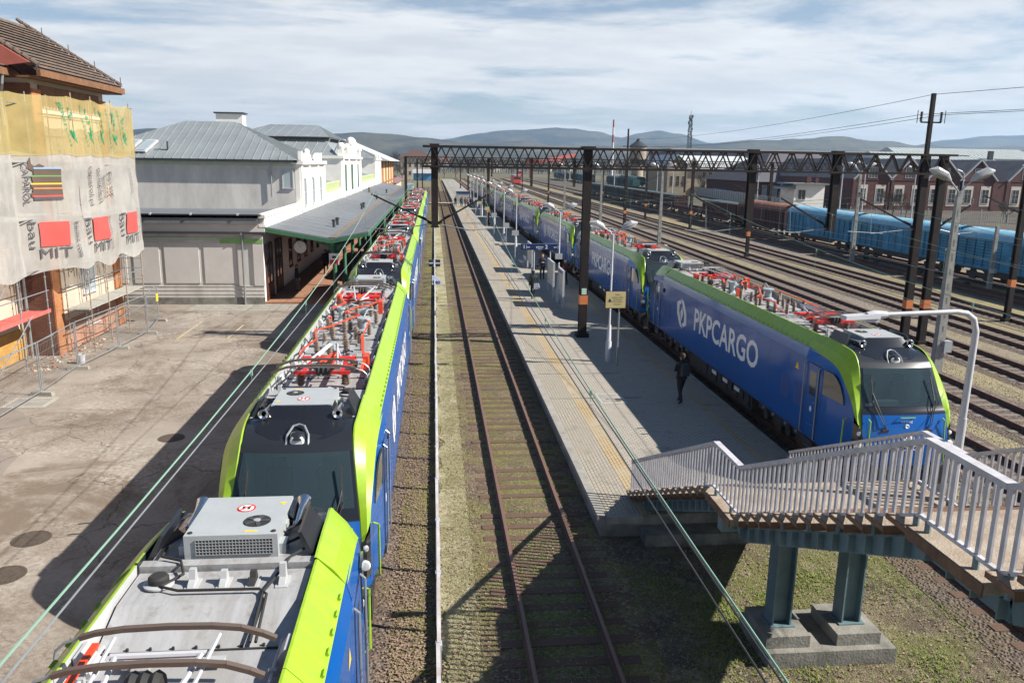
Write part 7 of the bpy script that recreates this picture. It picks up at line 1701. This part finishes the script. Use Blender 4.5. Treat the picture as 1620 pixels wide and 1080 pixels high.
# ---------------------------------------------------------------- people
def person(label, loc, face, jacket, trousers, hair, stride=.25, arms='walk', coat=0, group='people at the station', hs=1.0):
    """continuous skinned body, facing +y before rotation"""
    t = thing('person', label, 'person', loc, group, face)
    V, E, RR, tagm = [], [], [], []
    def v(p, r): V.append(Vector(p)*hs); RR.append(r*hs if not isinstance(r, tuple) else (r[0]*hs, r[1]*hs)); return len(V)-1
    segs = []
    def e(a, b, m): E.append((a, b)); segs.append((a, b, m))
    pel = v((0, 0, .96), (.155, .115)); wa = v((0, 0, 1.13), (.15, .11)); ch = v((0, -.01, 1.33), (.18, .125)); nb = v((0, -.01, 1.47), (.10, .085)); nk = v((0, .005, 1.53), .055); hd = v((0, .02, 1.61), (.075, .085)); ht = v((0, .015, 1.71), (.07, .08))
    e(pel, wa, 0); e(wa, ch, 0); e(ch, nb, 0); e(nb, nk, 0); e(nk, hd, 2); e(hd, ht, 2)
    ns = v((0, .115, 1.625), .015); e(hd, ns, 2)
    for s in (-1, 1):
        sh = v((s*.19, -.01, 1.42), .07); e(ch, sh, 0)
        if arms == 'front': el = v((s*.25, .02, 1.15), .052); wr = v((s*.09, .25, 1.22), .034); hp = v((s*.05, .31, 1.24), .03); dirf = Vector((-s*.4, .5, .3))
        else:
            k = s*stride*.5; el = v((s*.25, -.02+k*.3, 1.14), .052); wr = v((s*.26, .06+k*.8, .90), .034); hp = v((s*.255, .08+k*.9, .82), .03); dirf = Vector((0, .25, -1))
        e(sh, el, 0); e(el, wr, 0); e(wr, hp, 2)
        dirf.normalize(); sd = dirf.cross(Vector((s, 0, 0))).normalized()
        for f, (o, l) in enumerate(((-.027, .065), (-.009, .075), (.009, .07), (.027, .055))):
            b0 = v(V[hp]/hs+sd*o+dirf*.02, .0095); b1 = v(V[hp]/hs+sd*o+dirf*(.02+l*.55), .009); b2 = v(V[hp]/hs+sd*o*1.05+dirf*(.02+l)+Vector((-s*.014, 0, 0)), .008); e(hp, b0, 2); e(b0, b1, 2); e(b1, b2, 2)
        th = v(V[hp]/hs-sd*.04+dirf*.01, .01); th2 = v(V[hp]/hs-sd*.05+dirf*.045, .009); e(hp, th, 2); e(th, th2, 2)
        st = s*stride
        hip = v((s*.095, 0, .90), .105); e(pel, hip, 1)
        kn = v((s*.10, st*.45+.04, .50), .068); an = v((s*.10, st*.8-(.06 if st < 0 else 0), .09+(.06 if st < -.1 else 0)), .045); to = v((s*.115, st*.8+.15-(.03 if st < 0 else 0), .035), .035); he = v((s*.10, st*.8-.05, .045+(.05 if st < -.1 else 0)), .035)
        e(hip, kn, 1); e(kn, an, 1); e(an, to, 3); e(an, he, 3)
    me = bpy.data.meshes.new('body'); me.from_pydata(V, E, []); o = bpy.data.objects.new('body', me); COL.objects.link(o)
    sk = o.modifiers.new('s', 'SKIN'); ss = o.modifiers.new('u', 'SUBSURF'); ss.levels = 1; ss.render_levels = 1
    for i, d in enumerate(me.skin_vertices[0].data): r = RR[i]; d.radius = r if isinstance(r, tuple) else (r, r); d.use_root = (i == 0)
    dg = bpy.context.evaluated_depsgraph_get(); m2 = bpy.data.meshes.new_from_object(o.evaluated_get(dg)); bpy.data.objects.remove(o)
    m2.materials.clear(); [m2.materials.append(x) for x in (jacket, trousers, M['skin'], M['rubber'])]
    for p in m2.polygons:
        c = p.center; best = 9; bi = 0
        for a, b, m in segs:
            A, B = V[a], V[b]; d = B-A; u = max(0, min(1, (c-A).dot(d)/max(1e-9, d.length_squared))); q = (c-(A+d*u)).length
            if q < best: best = q; bi = m
        p.material_index = bi; p.use_smooth = True
    m2.name = 'body'; obj('body', m2, t)
    h = MB(); h.lathe((0, -.005, 1.655*hs), [(.092*hs, -.03*hs), (.095*hs, .02*hs), (.088*hs, .075*hs), (.06*hs, .112*hs), (.01, .125*hs)], 12); h.lathe((0, -.045*hs, 1.61*hs), [(.04*hs, -.06*hs), (.07*hs, -.02*hs), (.07*hs, .05*hs)], 10); h.build('hair', hair, t)
    f = MB()
    for s in (-1, 1): f.ball((s*.032*hs, .098*hs, 1.635*hs), .012*hs, 1, 5); f.ball((s*.084*hs, .01, 1.62*hs), .02*hs, 0, 5, 1.5)
    f.bx(-.025*hs, .025*hs, .095*hs, .103*hs, 1.572*hs, 1.582*hs, 2); f.build('face', [M['skin'], M['matblack'], M['dred']], t)
    c = MB()
    if coat: c.lathe((0, -.005, 0), [(.235*hs, (1.0-coat)*hs), (.215*hs, .95*hs), (.19*hs, 1.12*hs), (.2*hs, 1.2*hs)], 14); 
    else: c.lathe((0, -.005, 0), [(.2*hs, .88*hs), (.205*hs, .92*hs), (.185*hs, 1.1*hs), (.19*hs, 1.18*hs)], 14)
    for i, p in enumerate(c.v): c.v[i] = (p[0], p[1]*.74, p[2])
    c.build('jacket_hem', jacket, t)
    return t
def bag(label, loc, rz, w, d, h, m, strap=True, name='shoulder_bag'):
    t = thing(name, label, 'bag', loc, None, rz); b = MB(); b.hexa([(-w/2, -d/2, 0), (w/2, -d/2, 0), (w/2, d/2, 0), (-w/2, d/2, 0), (-w*.42, -d*.35, h), (w*.42, -d*.35, h), (w*.42, d*.35, h), (-w*.42, d*.35, h)]); b.build('pouch', m, t)
    if strap: b = MB(); b.tube([(-w*.4, 0, h), (-w*.2, 0, h+.25), (w*.1, .06, h+.42), (w*.3, 0, h+.2), (w*.4, 0, h)], .014, 6); b.build('strap', M['matblack'], t)
def people():
    K, J = M['cloth'], M['jeans']
    f1 = .25; person('man in black walking away along the right row of locomotives with a backpack', (8.81, 26.9, PZ), f1, K, mat('trousers_charcoal', (.02, .021, .026), .9), M['hair'], .26, 'front', hs=1.05)
    t = thing('backpack', 'black backpack on the back of the man beside the foremost right locomotive', 'backpack', (8.81, 26.9, PZ), None, f1); b = MB(); b.hexa([(-.14, -.30, 1.08), (.14, -.30, 1.08), (.15, -.13, 1.06), (-.15, -.13, 1.06), (-.12, -.26, 1.5), (.12, -.26, 1.5), (.13, -.12, 1.52), (-.13, -.12, 1.52)]); b.bx(-.1, .1, -.33, -.29, 1.12, 1.3, 0); b.build('pack', mat('backpack_cloth', (.03, .034, .045), .8), t)
    person('person in a dark jacket walking away on the sunny side of the platform', (6.2, 49.4, PZ), .1, mat('jacket_green_black', (.018, .03, .026), .9), K, M['hair'], .2, 'walk', .12, hs=1.04); bag('pale plaid bag carried by the walker in the dark jacket', (6.38, 49.2, PZ+.72), .3, .42, .2, .32, M['plaid'])
    person('person in a navy jacket standing behind the timetable board facing the camera', (7.95, 58.2, PZ), 3.0, J, J, mat('hair_fair', (.3, .17, .08), .8), .08, 'front', hs=1.06); bag('black shoulder bag of the person in the navy jacket', (7.62, 58.0, PZ+.75), .2, .4, .2, .34, K)
    person('white haired person in a maroon jacket behind the blue headed timetable board', (9.25, 55.6, PZ), 2.2, M['maroon'], K, M['hairw'], .1, 'front', .1)
    person('person in dark clothes standing by the brown station door', (-9.1, 53.8, .12), -1.2, J, mat('trousers_grey', (.1, .1, .11), .9), mat('hair_ginger', (.2, .08, .04), .8), .08, 'walk', hs=1.03)
    person('person in a long black coat walking under the canopy towards the camera', (-8.35, 62.6, .12), 3.1, K, K, M['hair'], .22, 'walk', .3, hs=1.05)
    rnd = random.Random(2)
    cl = [(K, 'black'), (J, 'navy'), (M['maroon'], 'maroon'), (mat('jacket_grey', (.12, .12, .13), .9), 'grey')]
    for k, (x, y) in enumerate(((3.95+.3, 160.5), (5.3, 158.5), (6.1, 157.6), (6.6, 157.0), (7.1, 156.4), (7.6, 157.5), (5.7, 163), (8.3, 160))):
        m, nm = cl[k % 4]; person('far person in %s, %s from the left in the group on the platform' % (nm, ordn(k)), (x, y, PZ), rnd.uniform(0, 6), m, K, M['hair'], .12, 'walk', .1, hs=1.05)
people()

# ---------------------------------------------------------------- air
def haze():
    m = bpy.data.materials.new('haze'); m.use_nodes = True; N = m.node_tree.nodes; N.clear()
    out = N.new('ShaderNodeOutputMaterial'); v = N.new('ShaderNodeVolumePrincipled'); v.inputs['Color'].default_value = (.46, .70, 1, 1); v.inputs['Density'].default_value = HAZE; v.inputs['Anisotropy'].default_value = .3
    m.node_tree.links.new(v.outputs[0], out.inputs['Volume'])
    b = MB(); b.bx(-5600, 6600, -420, 6400, -40, 330); o = b.build('haze', m, smooth=False); o['kind'] = 'stuff'
HAZE = .00011
haze()
